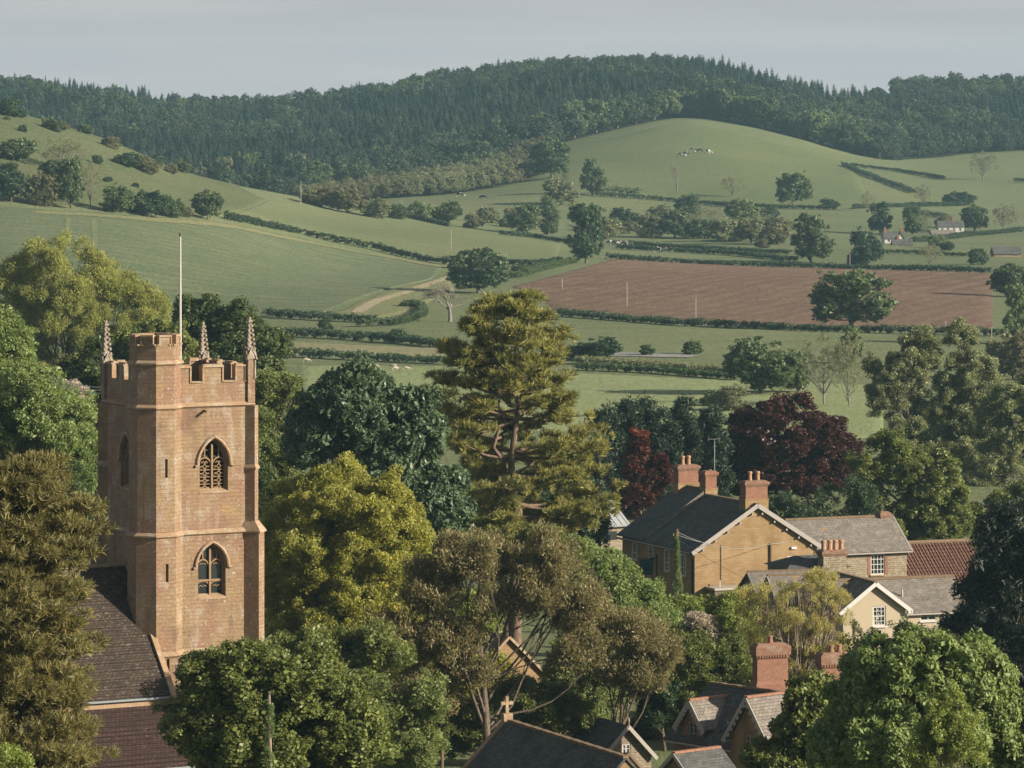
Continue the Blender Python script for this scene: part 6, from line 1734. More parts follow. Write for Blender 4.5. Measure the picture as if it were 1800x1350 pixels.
def ornate_chimney(u, v0, v1, y, hx, hy, npots, lab):
    x = Q_.fx(u, y); zt_ = Q_.z(v0, x, y); zb_ = Q_.z(v1, x, y)-1.0
    def rc(e): return rect(x-hx-e,x+hx+e,y-hy-e,y+hy+e)
    h_ = zt_-zb_
    b = MB().loft([ring3(rc(0.10),zb_),ring3(rc(0.10),zb_+h_*0.42),ring3(rc(0.02),zb_+h_*0.47),ring3(rc(0.0),zb_+h_*0.78),ring3(rc(0.03),zb_+h_*0.785),ring3(rc(0.10),zb_+h_*0.84)])
    ch = b.build('ornate_chimney', M['brick'], orn, dz); ch['label'] = lab
    c_ = MB().loft([ring3(rc(0.13),zb_+h_*0.84),ring3(rc(0.15),zb_+h_*0.95),ring3(rc(-0.12),zt_)]); c_.build('chimney_cap', M['brick_top'], ch, dz)
    dn = MB()
    nd = int(2*hx/0.17)
    for i in range(nd):
        xx = x-hx+0.08+i*(2*hx-0.08)/nd
        dn.box(xx,xx+0.09,y-hy-0.12,y-hy+0.02,zb_+h_*0.80,zb_+h_*0.84)
    nd = int(2*hy/0.17)
    for i in range(nd):
        yy = y-hy+0.05+i*(2*hy-0.05)/max(nd,1); dn.box(x-hx-0.12,x-hx+0.02,yy,yy+0.09,zb_+h_*0.80,zb_+h_*0.838)
    dn.build('dentil_band', M['brick'], ch, dz)
    pots(ch, [(x+(i-(npots-1)/2)*0.5,y,zt_) for i in range(npots)], dz, 0.42, 0.15, 'ridge_red')
    return ch
# the chimney stacks stand square to the street, turned from the house front
def turned_chimney(u, Y, deg, v0, v1, wu, npots, lab):
    f_ = Fr(u, Y, deg, -42.2); root = f_.root('tall_brick_chimney', lab, 'chimney', 'tall ornate brick chimneys')
    global Q_, orn, dz
    sv = (Q_, orn, dz); Q_, orn, dz = f_, root, 42.2
    ornate_chimney(u, v0, v1, 0.0, wu*Y/F/2/0.93, 0.36, npots, 'red brick chimney stack with dentil band')
    Q_, orn, dz = sv
turned_chimney(1354, 268, 20.0, 1130, 1224, 54, 1, 'tall red brick chimney with one pot above the ornate cottage')
turned_chimney(1468, 262, 20.0, 1146, 1240, 54, 2, 'red brick chimney half hidden behind the chestnut tree')
# porch gable at the bottom edge
P_ = Fr(1190, 255, -49.0, -42.2); dzp = 42.2
po = P_.root('porch', 'gabled slate porch of the brick cottage at the bottom edge', 'porch')
zap = P_.z(1326); hw = 1.1; zl = zap-0.95
b = MB(); b.panel((-hw+0.2,0,0),(1,0,0),(0,-1,0),[(0,zl-3),(2*hw-0.4,zl-3),(2*hw-0.4,zl),(hw-0.2,zap-0.12),(0,zl)]); b.build('wall', M['hamstone'], po, dzp)
b = MB(); b.add(*swapxy(roof_slab(-0.3,3.4,-hw-0.15,zl-0.1,0,zap,0.09))); b.add(*swapxy(roof_slab(-0.3,3.4,hw+0.15,zl-0.1,0,zap,0.09))); b.build('roof', M['slate'], po, dzp)
b = MB()
for i in range(9): b.obox((0,-0.1+i*0.4,zap+0.12),(0.15,0,0),(0,0.192,0),(0,0,0.06))
b.build('ridge_tiles', M['ridge_red'], po, dzp)
MB().bar((-hw-0.2,-0.33,zl-0.18),(0,-0.33,zap+0.02),0.05,0.2).bar((hw+0.2,-0.33,zl-0.18),(0,-0.332,zap+0.02),0.05,0.2).build('bargeboard', M['offwhite'], po, dzp)

# -- chapel roof with cross
X_ = Fr(894, 258, 24.0, -42.3); dz = -X_.zb
chp = X_.root('stone_chapel', 'dark slate roofed stone chapel with a cross on its gable', 'chapel')
zr = X_.z(1270); Lx_ = 15.5; hw = 4.6; ze = zr-4.6
b = MB(); b.add(*swapxy(roof_slab(-Lx_,0.2,-hw,ze,0,zr,0.1))); b.add(*swapxy(roof_slab(-Lx_,0.2,hw,ze,0,zr,0.1))); rf = b.build('roof', M['slate'], chp, dz)
b = MB()
for i in range(int(Lx_/0.45)): b.obox((0,-Lx_+0.22+i*0.45,zr+0.13),(0.17,0,0.0),(0,0.215,0),(0,0,0.07+0.012*(i%3)))
b.build('ridge_tiles', M['ridge'], rf, dz)
b = MB(); b.box(-hw+0.2,hw-0.2,-Lx_+0.1,0.0,X_.zb-1,ze); b.poly((-hw+0.2,-Lx_+0.1,ze),(hw-0.2,-Lx_+0.1,ze),(0,-Lx_+0.1,zr-0.1)); b.poly((hw-0.2,0,ze),(-hw+0.2,0,ze),(0,0,zr-0.1)); b.build('wall', M['hamstone'], chp, dz)
MB().bar((-hw-0.1,0.25,ze),(0,0.25,zr+0.16),0.4,0.2).bar((hw+0.1,0.25,ze),(0,0.252,zr+0.16),0.4,0.2).box(-0.28,0.28,0.02,0.5,zr+0.1,zr+0.5).build('coping', M['trim'], chp, dz)
b = MB().box(-0.09,0.09,0.18,0.34,zr+0.45,zr+1.45).box(-0.36,-0.092,0.19,0.33,zr+0.98,zr+1.16).box(0.092,0.36,0.19,0.33,zr+0.98,zr+1.16); b.build('cross', M['trim'], chp, dz)
# chapel porch gable on the right end
f_ = Fr(1104, 246, 24.0, -42.3)
pg = f_.root('chapel_gable', 'pale stone gable with a coped roof at the right end of the chapel', 'gable')
zap = f_.z(1327); b = MB(); b.panel((-2.0,0,0),(1,0,0),(0,-1,0),[(0,zap-5),(4.0,zap-5),(4.0,zap-2.1),(2.0,zap),(0,zap-2.1)]); b.box(-1.9,1.9,0.02,4,zap-5,zap-2.2); b.build('wall', M['trim'], pg, 42.3)
b = MB(); b.add(*swapxy(roof_slab(0.1,4.5,-2.1,zap-2.2,0,zap-0.05,0.09))); b.add(*swapxy(roof_slab(0.1,4.5,2.1,zap-2.2,0,zap-0.05,0.09))); b.build('roof', M['slate'], pg, 42.3)
MB().bar((-2.15,0.05,zap-2.22),(0,0.05,zap+0.08),0.3,0.12).bar((2.15,0.05,zap-2.22),(0,0.052,zap+0.08),0.3,0.12).build('coping', M['ridge'], pg, 42.3)
# -- small cottage gable with finial behind it
f_ = Fr(1101, 272, 24.0, -42.3)
sg2 = f_.root('finial_cottage', 'small stone cottage gable with pale bargeboards and a finial', 'house')
zap = f_.z(1277); zl = zap-1.75; hw = 1.65
b = MB(); b.panel((-hw,0,0),(1,0,0),(0,-1,0),[(0,f_.zb),(2*hw,f_.zb),(2*hw,zl),(hw,zap-0.1),(0,zl)],[rect(hw-0.28,hw+0.28,zl-0.2,zl+0.7)],0.15); b.box(-hw,hw,0.16,5,f_.zb,zl-0.25); b.build('wall', M['rubble'], sg2, 42.3)
window(sg2,(0,0,0),(1,0,0),(0,-1,0),-0.28,0.28,zl-0.2,zl+0.7,2,3,42.3,edge=0.07,glass='glass_curtain')
b = MB(); b.add(*swapxy(roof_slab(-0.3,5,-hw-0.2,zl-0.2,0,zap,0.09))); b.add(*swapxy(roof_slab(-0.3,5,hw+0.2,zl-0.2,0,zap,0.09))); b.build('roof', M['slate'], sg2, 42.3)
MB().bar((-hw-0.25,-0.33,zl-0.25),(0,-0.33,zap+0.03),0.06,0.22).bar((hw+0.25,-0.33,zl-0.25),(0,-0.332,zap+0.03),0.06,0.22).build('bargeboard', M['offwhite'], sg2, 42.3)
MB().tube([(0,-0.33,zap),(0,-0.33,zap+0.3),(0,-0.33,zap+0.35),(0,-0.33,zap+0.6)],[0.06,0.05,0.09,0.02],7).build('finial', M['trim'], sg2, 42.3)
# -- stone gable among the trees
f_ = Fr(893, 288, 24.0, -42.3)
sg3 = f_.root('hidden_cottage', 'golden stone cottage gable half hidden among the trees', 'house')
zap = f_.z(1122); hw = f_.fx(1004); zl = f_.z(1232, hw)
b = MB(); b.panel((-hw,0,0),(1,0,0),(0,-1,0),[(0,f_.zb-1),(2*hw,f_.zb-1),(2*hw,zl),(hw,zap-0.12),(0,zl)]); b.box(-hw+0.01,hw-0.01,0.1,8,f_.zb-1,zl-0.1); b.build('wall', M['hamstone'], sg3, 42.3)
b = MB(); b.add(*swapxy(roof_slab(-0.1,8,-hw-0.2,zl-0.15,0,zap,0.1))); b.add(*swapxy(roof_slab(-0.1,8,hw+0.2,zl-0.15,0,zap,0.1))); b.build('roof', M['slate_grey'], sg3, 42.3)
MB().bar((-hw-0.25,-0.1,zl-0.2),(0,-0.1,zap+0.1),0.34,0.16).bar((hw+0.25,-0.1,zl-0.2),(0,-0.102,zap+0.1),0.34,0.16).build('coping', M['trim'], sg3, 42.3)
# -- metal roofed hall behind the pine
f_ = Fr(1030, 420, 30.0, -43.8)
mh = f_.root('metal_roofed_hall', 'low hall with a pale standing seam metal roof behind the pine', 'hall')
x1 = f_.fx(1102); ze = f_.z(926,1); zr = f_.z(884,1,3.0)
MB().box(0,x1,0,6,f_.zb-1,ze-0.12).build('wall', M['rubble'], mh, 43.8)
MB().add(*roof_slab(-0.2,x1+0.2,-0.4,ze-0.1,3.0,zr)).add(*roof_slab(-0.2,x1+0.2,6.4,ze-0.1,3.0,zr)).build('metal_roof', M['metal_roof'], mh, 43.8)
b = MB()
for i in range(int(x1/0.62)+1): x = i*0.62; b.bar((x,-0.4,ze+0.03),(x,3.0,zr+0.13),0.05,0.09)
b.build('standing_seam', M['lead'], mh, 43.8)
MB().box(x1*0.5,x1*0.5+1.1,-0.03,0.05,ze-1.3,ze-0.5).build('window', M['glass'], mh, 43.8)
f_ = Fr(1010, 432, 30.0, -43.8)
sh = f_.root('slate_gable_house', 'grey slate roofed gable rising behind the metal roofed hall', 'house')
x1 = f_.fx(1062); zap = f_.z(852,x1/2); ze = f_.z(893,0)
b = MB(); b.panel((0,0,0),(1,0,0),(0,-1,0),[(0,f_.zb-1),(x1,f_.zb-1),(x1,ze),(x1/2,zap),(0,ze)]); b.box(0.01,x1-0.01,0.05,7,f_.zb-1,ze-0.1); b.build('wall', M['rubble'], sh, 43.8)
b = MB(); b.add(*swapxy(roof_slab(-0.2,7,-0.3,ze-0.2,x1/2,zap,0.1))); b.add(*swapxy(roof_slab(-0.2,7,x1+0.3,ze-0.2,x1/2,zap,0.1))); b.build('roof', M['slate_grey'], sh, 43.8)
# -- pale van roof glimpsed at the right behind the dark conifer
vn = gat(1733, 400); vn = Vector((vn.x, vn.y, at(1733,960,400).z))

# ------------------------------------------------------------------ village poles and wires
def wire(label, a, b, sag, r_=0.018, mat='steel', name='overhead_wire'):
    a, b = Vector(a), Vector(b); pts = []
    for i in range(13):
        f = i/12; p = a.lerp(b, f); p.z -= sag*4*f*(1-f); pts.append(p - a)
    o = MB().tube(pts, r_, 5).build(name, M[mat]); o.location = a
    return tag(o, label, 'wire', 'overhead wires')
pY = 350
pb = gat(1190, pY); pt = at(1190, 930, pY)
ip = tag(empty('ivy_pole', pb), 'old telegraph pole wrapped in ivy in front of the inn', 'pole')
hp = pt.z - pb.z
MB().tube([(0,0,-0.3),(0,0,hp)],[0.15,0.11],8).build('post', M['wood'], ip)
MB().obox((0,0,hp-0.35),(0.3,0,0),(0,0.05,0),(0,0,0.05)).build('crossarm', M['wood'], ip)
g = np.random.default_rng(3); nI = 260
zz = g.random(nI)**0.8*hp*0.94; rr_ = 0.12+0.26*np.exp(-((zz-hp*0.42)/(hp*0.16))**2)+0.05*g.random(nI)+0.5*np.exp(-zz/0.9)*0.5; an = g.uniform(0,6.28,nI)
Pi = np.stack([rr_*np.cos(an), rr_*np.sin(an), zz],1)
tag(scatter('ivy', Pi, np.stack([np.cos(an),np.sin(an),np.zeros(nI)],1), 0.24*(0.7+0.6*g.random(nI)), 'dense_ivy', sources('dense', L['ivy']), ip, 4, 0.2), kind='stuff')
W2 = lambda x, y, z: (*A.world(x, y), z)
gA = W2(A.fx(1395), -0.1, A.z(946,8))
wire('upper pale wire from the ivy pole to the inn gable', (pb.x,pb.y,pt.z-0.2), W2(A.fx(1356),-0.05,A.z(957,6)), 0.75)
wire('lower pale wire from the ivy pole to the inn gable', (pb.x,pb.y,pt.z-0.42), W2(A.fx(1245),-0.4,A.z(955,1)), 0.1)
wire('pale wire looping across the inn gable to its right verge', W2(A.fx(1356),-0.06,A.z(956,6)), gA, 0.15)
wire('dark wire slanting down across the inn gable', (pb.x,pb.y,pt.z-0.7), (at(1318,1020,352)), 0.2, 0.014, 'iron')
pb2 = gat(1501, 300); pt2 = at(1501, 1088, 300)
p2 = tag(empty('telegraph_pole', pb2), 'wooden pole standing in front of the cream cottage', 'pole')
MB().tube([(0,0,-0.3),(0,0,pt2.z-pb2.z)],[0.14,0.11],8).build('post', M['wood'], p2)
MB().obox((0,0,pt2.z-pb2.z-0.2),(0.25,0,0),(0,0.04,0),(0,0,0.04)).build('crossarm', M['wood'], p2)
pb3 = gat(777, 215); pt3 = at(777, 1318, 215)
p3 = tag(empty('garden_post', pb3), 'weathered garden post at the bottom among the shrubs', 'post')
MB().tube([(0,0,-0.3),(0,0,pt3.z-pb3.z)],[0.09,0.08],7).build('post', M['wood'], p3)
MB().obox((0.12,0,pt3.z-pb3.z-0.35),(0.12,0,0),(0,0.03,0),(0,0,0.03)).build('bracket', M['wood'], p3)
for k, lab in enumerate(('uppermost of three wires left of the church tower','middle of three wires left of the church tower','lowest of three wires left of the church tower')):
    wire(lab, at(60, 645+k*6, 330), at(188, 681+k*5, 285), 0.4, 0.022)
# ------------------------------------------------------------------ village trees, back to front
BT = big_tree
# row beyond the roofs
for k,(u, vt_, w, lab) in enumerate([(1062,706,34,'dark conifer at the left end of the tall conifer row'),(1105,712,30,'second dark conifer of the row'),(1136,704,34,'third dark conifer of the row'),
     (1168,714,30,'fourth dark conifer of the row'),(1198,708,32,'fifth dark conifer of the row'),(1228,720,30,'sixth dark conifer of the row'),(1255,726,28,'last dark conifer of the row before the copper beech')]):
    BT('hedge_conifer', lab, 455+3*(k%3), u, [(u,vt_+40,w*0.62,44),(u+2,vt_+85,w*0.9,60),(u,vt_+130,w*1.05,60)], 'leyland', 'feather', 34, 0.75, 560, 0.95, tr=0.25, nlimb=6, seed=100+k, group='row of dark conifers behind the inn', upmix=0.8, low=-0.9, spread=(0.4,1.5))
BT('copper_beech', 'large dark purple copper beech behind the inn', 470, 1385, [(1378,790,118,100),(1300,825,80,72),(1452,805,56,66)], 'copper', 'broad', 150, 1.05, 3000, 0.9, tr=0.5, seed=121, flat=0.6, upmix=0.6, carve=-0.8)
BT('red_maple', 'small dark red tree with bright red top behind the inn', 440, 1128, [(1130,840,48,56),(1128,795,26,30),(1105,880,40,40)], 'red', 'broad', 34, 0.8, 760, 0.75, tr=0.2, seed=122, tips=('redtip',0.03))
BT('poplar', 'silvery poplar with open crown, left of the two tall ones', 520, 1620, [(1598,655,42,66),(1625,620,30,48),(1565,700,40,58),(1600,760,56,62),(1535,640,18,24)], 'poplar', 'fine', 150, 0.7, 1900, 0.8, bark='bark_grey', tr=0.42, nlimb=36, seed=123, inner=0.1)
BT('poplar', 'tallest silvery poplar rising to a point at the right', 520, 1688, [(1690,625,34,66),(1715,668,42,60),(1672,710,40,62),(1705,770,58,66)], 'poplar', 'fine', 160, 0.7, 2100, 0.8, bark='bark_grey', tr=0.42, nlimb=36, seed=124, inner=0.1)
BT('poplar', 'broad silvery poplar cut by the right edge', 500, 1785, [(1778,745,62,80),(1760,830,66,70),(1815,720,50,70),(1720,860,48,50)], 'poplar', 'fine', 160, 0.75, 2200, 0.85, bark='bark_grey', tr=0.45, nlimb=34, seed=125, inner=0.1)
BT('maple_tree', 'leafy green tree behind the pantiled roof', 425, 1600, [(1560,830,72,66),(1630,860,74,72),(1535,890,50,56),(1680,900,50,50),(1600,930,100,40)], 'sycamore', 'broad', 76, 1.0, 2000, 0.82, tr=0.4, seed=126)
BT('maple_tree', 'green tree filling the gap below the broad poplar at the right edge', 440, 1750, [(1745,930,56,50),(1790,900,50,60),(1710,960,40,36)], 'sycamore', 'broad', 50, 0.9, 1100, 0.85, tr=0.3, seed=127)
# behind the tower
BT('willow_tree', 'big yellow-green willow behind the church at the left', 550, 120, [(110,520,116,104),(200,575,92,88),(40,560,90,100),(120,640,120,90),(250,560,44,56)], 'willow', 'willow', 190, 1.25, 5200, 1.0, tr=0.5, nlimb=40, seed=130, inner=0.12, flat=1.0, upmix=0.3)
BT('oak_tree', 'dark green oak behind the tower pinnacles', 470, 400, [(385,590,72,74),(440,625,58,60),(340,575,52,50),(400,680,90,60),(478,600,24,26)], 'oak', 'broad', 80, 1.3, 1900, 1.05, tr=0.5, seed=131)
BT('round_tree', 'mid green tree showing between turret and pinnacle', 430, 280, [(275,622,72,54),(210,640,60,60),(310,660,50,50)], 'sycamore', 'broad', 50, 1.1, 1100, 0.9, tr=0.4, seed=132)
BT('dark_tree', 'dark tree left of the tower below the willow', 400, 165, [(160,660,62,70),(185,740,60,70),(130,720,50,60)], 'oak', 'broad', 44, 1.1, 950, 0.95, tr=0.4, seed=133)
BT('ash_tree', 'soft light green tree right of the tower', 370, 490, [(485,715,52,64),(470,800,56,70),(510,690,30,36),(450,760,30,50)], 'light', 'fine', 46, 1.0, 1100, 0.9, tr=0.35, seed=134)
BT('left_tree', 'bright green tree at the left edge below the willow', 340, 10, [(5,620,52,62),(30,670,36,40)], 'bright', 'dense', 34, 0.9, 800, 0.85, tr=0.3, seed=135)
BT('field_maple', 'large light green tree left of the tower', 320, 70, [(60,760,104,96),(110,800,70,76),(-20,790,80,90),(60,680,50,40)], 'bright', 'fine', 84, 1.0, 2300, 0.85, tr=0.45, seed=136)
BT('hawthorn', 'white blossoming hawthorn beside the tower', 330, 135, [(128,694,26,18),(112,684,16,12)], 'blossom', 'fine', 12, 0.5, 170, 0.6, tr=0.12, nlimb=8, cat='shrub', seed=137)
# right of the tower
BT('horse_chestnut', 'tall dark blue-green chestnut between tower and pine', 330, 670, [(625,720,84,76),(700,790,84,90),(560,760,58,76),(770,890,58,72),(650,860,90,80),(720,700,40,36)], 'chestnut', 'palm', 130, 1.05, 2900, 0.95, tr=0.5, seed=138, flat=0.65)
BT('olive_tree', 'dense yellow-olive tree right of the church tower', 292, 590, [(600,950,140,150),(655,985,105,130),(530,990,72,120),(610,1080,140,90)], 'olive', 'fine', 200, 0.9, 4600, 0.74, tr=0.4, nlimb=24, seed=139, inner=0.1)
BT('silver_shrub', 'grey-green shrub between the chestnut and the pine', 380, 755, [(740,700,34,40),(770,720,26,30)], 'far_pale', 'fine', 16, 0.8, 300, 0.8, tr=0.15, seed=140, cat='shrub')
# great pine with two stems
def pine(name, label, Y, stems, prof, leaf, kind, nb, sc, seed, bark='bark_pine', puffs=6, per=8, rise=0.22, tr=0.42, vtop=505, dead=8, v0=None, open_front=0.0):
    g = np.random.default_rng(seed)
    base = gat(stems[0][0], Y); root = tag(empty(name, base), label, 'pine tree')
    s = Y/F; tubes = []; P = []; D = []; trunks = []
    for (ub, ut, vt_, r_) in stems:
        pb_ = np.array(gat(ub, Y)-base); ptop = np.array(at(ut, vt_, Y)-base)
        pts, rad = limb(pb_-np.array([0,0,0.5]), ptop, r_, r_*0.10, g, 14, 0.012)
        trunks.append(pts); tubes.append((pts, rad))
    vs_ = [p[0] for p in prof]; lw = [p[1] for p in prof]; rw = [p[2] for p in prof]
    for i in range(nb):
        f = (i+0.5)/nb; v = vs_[0] + (vs_[-1]-vs_[0])*f**0.9
        st = trunks[i % len(trunks)]
        ph = i*2.399 + g.normal()*0.3; c_, s_ = math.cos(ph), math.sin(ph)
        if s_ < -0.35 and f > 0.3 and g.random() < open_front: continue
        ctr = np.interp(v, vs_, [(p[2]-p[1])/2 for p in prof]); half = np.interp(v, vs_, [(p[1]+p[2])/2 for p in prof])
        uc = stems[0][1]
        ln = half*s*(0.72+0.36*g.random())
        zt_ = -(v-H)*s - base.z
        tip = np.array([(uc+ctr-900)*s - base.x + c_*ln, s_*ln*0.95, zt_ + ln*0.02])
        zs = zt_ - ln*rise*(0.6+0.8*g.random())
        k = np.argmin(np.abs(st[:,2]-zs)); a = st[k] + (st[min(k+1,len(st)-1)]-st[k])*0.3
        pts, rad = limb(a, tip, 0.05+0.018*ln, 0.015, g, 8, 0.05, -0.07)
        tubes.append((pts, rad))
        for q in range(puffs):
            t_ = 0.42+0.58*(q+g.random()*0.8)/puffs; k2 = t_*(len(pts)-1); k0 = min(int(k2), len(pts)-2)
            pc = pts[k0] + (pts[k0+1]-pts[k0])*(k2-k0)
            sd_ = np.array([-s_, c_, 0])*g.normal()*0.26*ln*(0.35+t_*0.6) + np.array([0,0,0.15+0.12*g.random()])
            pe = pc + sd_ + np.array([c_,s_,0])*0.3
            tubes.append(limb(pc, pe, 0.02, 0.008, g, 3, 0.05))
            m_ = int(per*(0.6+0.8*g.random()))
            P.append(pe + g.normal(size=(m_,3))*np.array([0.5,0.5,0.13])*sc); D.append(unit(np.array([c_*0.5,s_*0.5,0.7]) + g.normal(size=(m_,3))*0.25))
    for i in range(dead):
        st = trunks[i % len(trunks)]; k = int(len(st)*(0.12+0.3*g.random())); ph = g.uniform(0,6.28)
        tubes.append(limb(st[k], st[k]+np.array([math.cos(ph),math.sin(ph)*0.5,0.15*g.normal()])*(1.2+1.8*g.random()), 0.06, 0.015, g, 6, 0.14))
    v_, q_ = fast_tubes(tubes, 6)
    link('trunk', np_mesh('trunk', v_, q_, mat=M[bark], smooth=True), root)
    P = np.concatenate(P); D = np.concatenate(D)
    tag(scatter('crown', P, D, sc*(0.75+0.55*g.random(len(P))), f'{kind}_{leaf}', sources(kind, L[leaf]), root, seed, 0.35), kind='stuff')
    return root
pine('great_pine', 'great tall pine with two stems in the middle of the village', 345, [(905,905,520,0.52),(893,868,560,0.40)],
     [(524,14,14),(545,56,42),(572,80,70),(600,110,96),(640,130,92),(690,140,112),(740,130,140),(790,125,160),(840,118,176),(890,95,180),(930,75,130)], 'pine', 'needle', 104, 0.95, 150, puffs=6, per=4, open_front=0.55, rise=0.3, dead=4)
pine('golden_pine', 'golden brown pine filling the lower left corner', 172, [(-20,20,815,0.36),(-60,-40,870,0.3)],
     [(825,16,26),(860,60,66),(900,110,108),(960,120,126),(1020,130,116),(1090,120,104),(1150,120,104),(1210,130,132),(1270,140,126),(1350,140,140),(1420,140,130)], 'pinebrown', 'needle_near', 84, 0.85, 151, puffs=7, per=7, rise=0.3, tr=0.3)
# small foreground leaves below the pine at the left corner
BT('corner_shrub', 'small yellow-green shrub at the bottom left corner', 150, 10, [(14,1335,30,26)], 'hedge_y', 'fine', 8, 0.3, 120, 0.4, tr=0.05, cat='shrub', seed=152)
# centre
BT('dark_thicket', 'dark evergreen thicket under the great pine', 380, 800, [(800,940,60,50),(980,915,60,44),(860,960,90,34),(1035,935,40,40)], 'dark', 'dense', 40, 1.0, 850, 1.0, tr=0.25, seed=160, cat='shrub', low=-0.9)
BT('lime_tree', 'bright green leafy tree in front of the inn', 322, 1080, [(1050,1004,58,46),(1110,1064,56,48),(1018,985,36,32),(1150,1092,38,36),(1080,1085,70,50)], 'bright', 'dense', 84, 0.85, 2200, 0.75, tr=0.35, seed=161)
BT('laurel_hedge', 'clipped green hedge along the inn garden', 335, 1240, [(1205,1072,28,18),(1245,1072,34,16),(1285,1068,30,20)], 'hedge_y', 'feather', 26, 0.6, 420, 0.7, tr=0.1, nlimb=4, cat='hedge', seed=162, low=-0.9)
BT('twiggy_tree', 'yellow twiggy tree just coming into leaf before the cream cottage', 288, 1400, [(1385,1085,80,84),(1440,1060,52,64),(1340,1110,44,84),(1465,1110,54,70),(1400,1160,80,50),(1320,1060,26,40)], 'twig', 'willow', 150, 0.6, 760, 0.42, bark='bark_pale', tr=0.2, nlimb=90, split=0.12, seed=163, inner=0.25, upmix=0.7)
BT('blossom_tree', 'white blossoming shrub in front of the inn garden', 300, 1250, [(1225,1104,34,24),(1268,1120,42,30)], 'blossom', 'fine', 20, 0.6, 230, 0.62, tr=0.12, nlimb=14, cat='shrub', seed=164)
BT('mixed_shrub', 'green and brown shrubs filling the garden behind the ornate cottage', 285, 1240, [(1235,1175,60,50),(1190,1190,44,54),(1290,1180,36,56),(1215,1240,50,44)], 'sycamore', 'fine', 60, 0.7, 1150, 0.62, tr=0.15, cat='shrub', seed=165, low=-0.8)
# brown evergreen with bare limbs in the centre
BT('brown_evergreen', 'spreading brown-tinged evergreen with bare twisting limbs in the centre', 272, 862,
   [(835,985,76,52),(955,985,66,54),(760,1040,58,52),(900,1040,100,56),(1010,1060,52,56),(700,1120,62,46),(780,1120,70,46),(720,1170,50,40),(820,1170,60,36),(1010,1150,50,40),(740,1220,60,34)], 'euc', 'willow', 150, 0.8, 3200, 0.7, bark='bark', tr=0.30, nlimb=22, split=0.3, seed=166, inner=0.08, low=-0.9, flat=0.9)
BT('brown_evergreen', 'smaller brown-tinged evergreen leaning right of the hidden cottage', 274, 1060,
   [(1105,1115,62,46),(1150,1150,42,44),(1060,1090,36,30),(1110,1180,60,34)], 'euc', 'willow', 54, 0.7, 1000, 0.64, bark='bark', tr=0.2, nlimb=14, split=0.25, seed=167, inner=0.05, low=-0.6)
BT('shade_tree', 'olive green tree behind the brown evergreen, right of the cottage', 294, 1060, [(1060,1130,66,56),(1010,1110,40,40),(1090,1190,60,50)], 'hedge_y', 'fine', 44, 0.8, 900, 0.72, tr=0.25, seed=168)
BT('shade_tree', 'yellow-green tree behind the brown evergreen, left of the cottage', 292, 770, [(760,1150,70,60),(830,1090,50,50),(700,1200,60,50)], 'hedge_y', 'fine', 50, 0.8, 950, 0.7, tr=0.25, seed=169)
BT('shrub', 'dark green shrub behind the chapel cross', 276, 930, [(930,1235,70,44),(1000,1265,60,40),(860,1270,60,50),(800,1290,60,50)], 'sycamore', 'dense', 70, 0.65, 1500, 0.6, tr=0.15, cat='shrub', seed=170, low=-0.9)
BT('shrub', 'brown shrub beside the small cottage gable', 290, 1160, [(1075,1270,40,36),(1140,1290,40,50),(1165,1250,30,40)], 'euc', 'fine', 30, 0.6, 480, 0.6, tr=0.12, cat='shrub', seed=171, low=-0.9)
BT('shrub', 'dark shrub at the corner of the ornate cottage', 284, 1170, [(1165,1240,44,40),(1150,1200,36,36)], 'dark', 'fine', 24, 0.6, 420, 0.62, tr=0.12, cat='shrub', seed=172, low=-0.9)
BT('garden_shrub', 'light green garden shrubs below the brown evergreen at the left', 232, 690, [(690,1250,60,50),(740,1240,50,40),(720,1320,60,50),(640,1290,50,60)], 'light', 'fine', 50, 0.65, 950, 0.62, tr=0.15, cat='shrub', seed=173, low=-0.9)
for k,(u,Y,bl,lf,lab) in enumerate([
  (560,262,[(540,1150,60,50),(600,1160,60,50),(660,1150,60,60)],'sycamore','leafy green shrubs below the olive tree'),
  (1010,300,[(985,975,44,34),(950,960,40,30)],'sycamore','green shrub behind the bright tree before the inn'),
  (820,284,[(800,1200,60,40),(740,1200,50,40),(850,1180,40,40)],'olive','yellowish shrub in the gap left of the hidden cottage'),
  (1030,283,[(1020,1200,50,50),(1050,1240,50,40),(1000,1180,40,40)],'light','light green shrub at the right foot of the hidden cottage'),
  (480,300,[(470,900,40,80),(500,1060,60,80)],'oak','dark green bush between the tower and the olive tree'),
  (1180,300,[(1170,1130,40,40),(1200,1150,40,40)],'sycamore','green bush left of the blossoming shrub'),
  (1600,282,[(1620,1150,80,50),(1540,1160,60,50)],'oak','dark bush under the cream cottage wall'),
  (600,236,[(620,1225,50,40),(660,1270,50,50)],'sycamore','fresh green bush right of the sycamore'),
  (1290,300,[(1300,1120,40,50),(1330,1190,40,40)],'hedge_y','yellow-green bush beside the twiggy tree'),
  (1480,420,[(1490,880,50,50),(1440,890,50,40),(1380,900,60,30)],'dark','dark shrubs under the copper beech'),
  (110,300,[(120,860,70,50),(60,880,70,60),(150,900,50,60)],'oak','dark green undergrowth at the left foot of the tower'),
  (950,400,[(960,870,70,60),(1010,880,60,40),(900,900,60,50)],'dark','dark holly behind the pine trunk')]):
    BT('garden_bush', lab, Y, u, bl, lf, 'fine', 30, 0.75, 620, 0.72, tr=0.12, cat='bush', seed=300+k, low=-0.9, nlimb=8)
# right
BT('dark_cypress', 'very dark conifer at the right edge', 288, 1770, [(1765,960,44,64),(1790,1020,80,80),(1740,1080,70,80),(1780,1160,110,90),(1690,1120,34,44)], 'yew', 'feather', 90, 0.85, 2300, 0.85, tr=0.4, seed=180, low=-0.9, upmix=0.6, spread=(0.4,1.6))
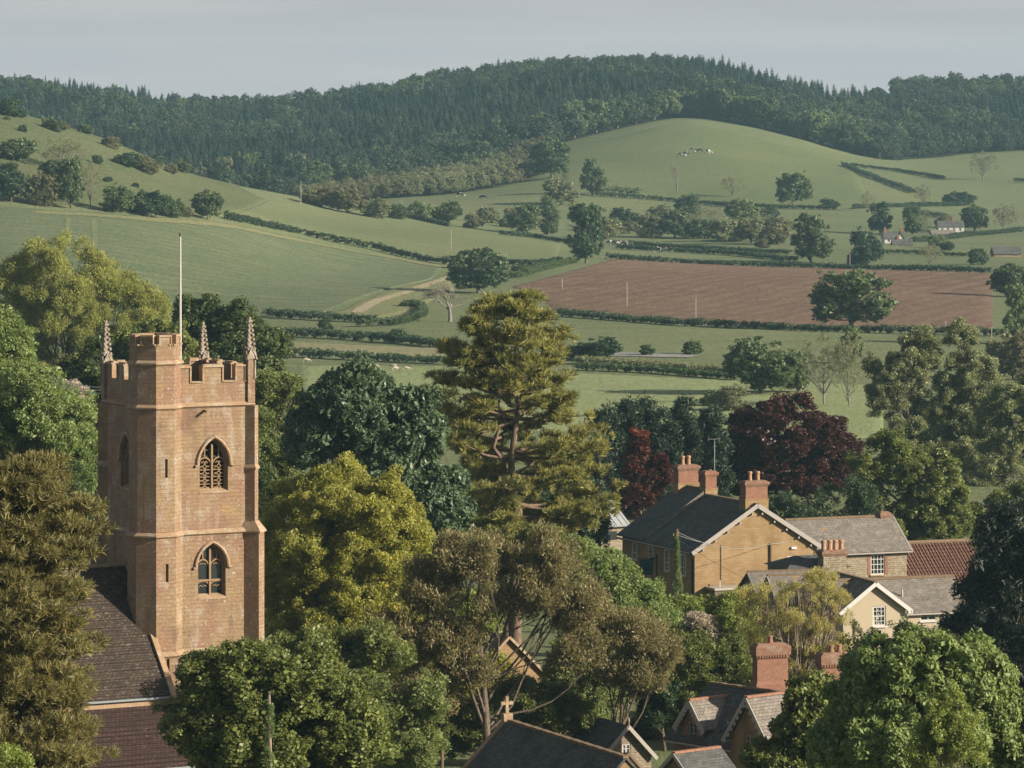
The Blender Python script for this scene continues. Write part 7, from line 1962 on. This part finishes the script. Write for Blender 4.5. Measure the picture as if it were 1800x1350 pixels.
# front row
BT('sycamore', 'leafy sycamore in front of the church tower foot', 205, 475, [(440,1215,96,84),(530,1210,96,80),(380,1270,84,80),(600,1290,92,76),(480,1310,140,80),(360,1180,40,34)], 'sycamore', 'broad', 150, 0.72, 3600, 0.6, bark='bark_pale', tr=0.2, nlimb=24, seed=190)
BT('horse_chestnut', 'large fresh green chestnut in the lower right corner', 196, 1590, [(1590,1200,110,84),(1690,1210,92,84),(1535,1248,80,78),(1745,1290,80,90),(1600,1300,170,80),(1640,1150,60,44)], 'bright', 'palm', 180, 0.7, 4200, 0.58, tr=0.3, nlimb=26, seed=191, flat=0.65, inner=0.08)
BT('horse_chestnut', 'dark green chestnut left of the large one at the bottom', 212, 1390, [(1440,1235,48,44),(1425,1280,60,46),(1355,1330,48,34),(1470,1310,80,60),(1410,1350,100,36)], 'sycamore', 'palm', 90, 0.65, 2000, 0.56, tr=0.22, nlimb=30, seed=192, flat=0.65)
BT('young_tree', 'thin yellowish sapling with open twigs before the large chestnut', 186, 1660, [(1660,1260,36,70),(1640,1320,44,50),(1690,1300,36,60)], 'hedge_y', 'fine', 36, 0.5, 300, 0.42, bark='bark_pale', tr=0.07, nlimb=34, split=0.2, seed=193, inner=0.2)
# ivy up the sycamore stem
g = np.random.default_rng(12); ib = gat(473, 200)
iv = tag(empty('ivy_clad_tree', ib), 'ivy covered bare stem standing in the sycamore', 'tree')
hs_ = at(473,1215,200).z - ib.z
MB().tube([(0,0,-0.3),(0.1,0,hs_*0.5),(0,0,hs_)],[0.14,0.11,0.06],8).build('trunk', M['bark_pale'], iv)
zz = g.random(170)*hs_; an = g.uniform(0,6.28,170)
tag(scatter('ivy', np.stack([0.16*np.cos(an),0.16*np.sin(an),zz],1), np.stack([np.cos(an),np.sin(an),0*an],1), np.full(170,0.22), 'dense_ivy', sources('dense', L['ivy']), iv, 5, 0.2), kind='stuff')
# ------------------------------------------------------------------ the air
b = MB(); b.box(-1600, 1600, -80, 3300, -60, 34)
m, t, n, l = nt('haze_air')
pv = N(t, 'ShaderNodeVolumePrincipled')
pv.inputs['Color'].default_value = (0.44, 0.74, 0.88, 1)
pv.inputs['Density'].default_value = 0.000075
pv.inputs['Anisotropy'].default_value = 0.2
o = N(t, 'ShaderNodeOutputMaterial'); l.new(pv.outputs[0], o.inputs['Volume'])
hz = b.build('haze', m)
tag(hz, 'pale summer haze over the valley', kind='stuff')
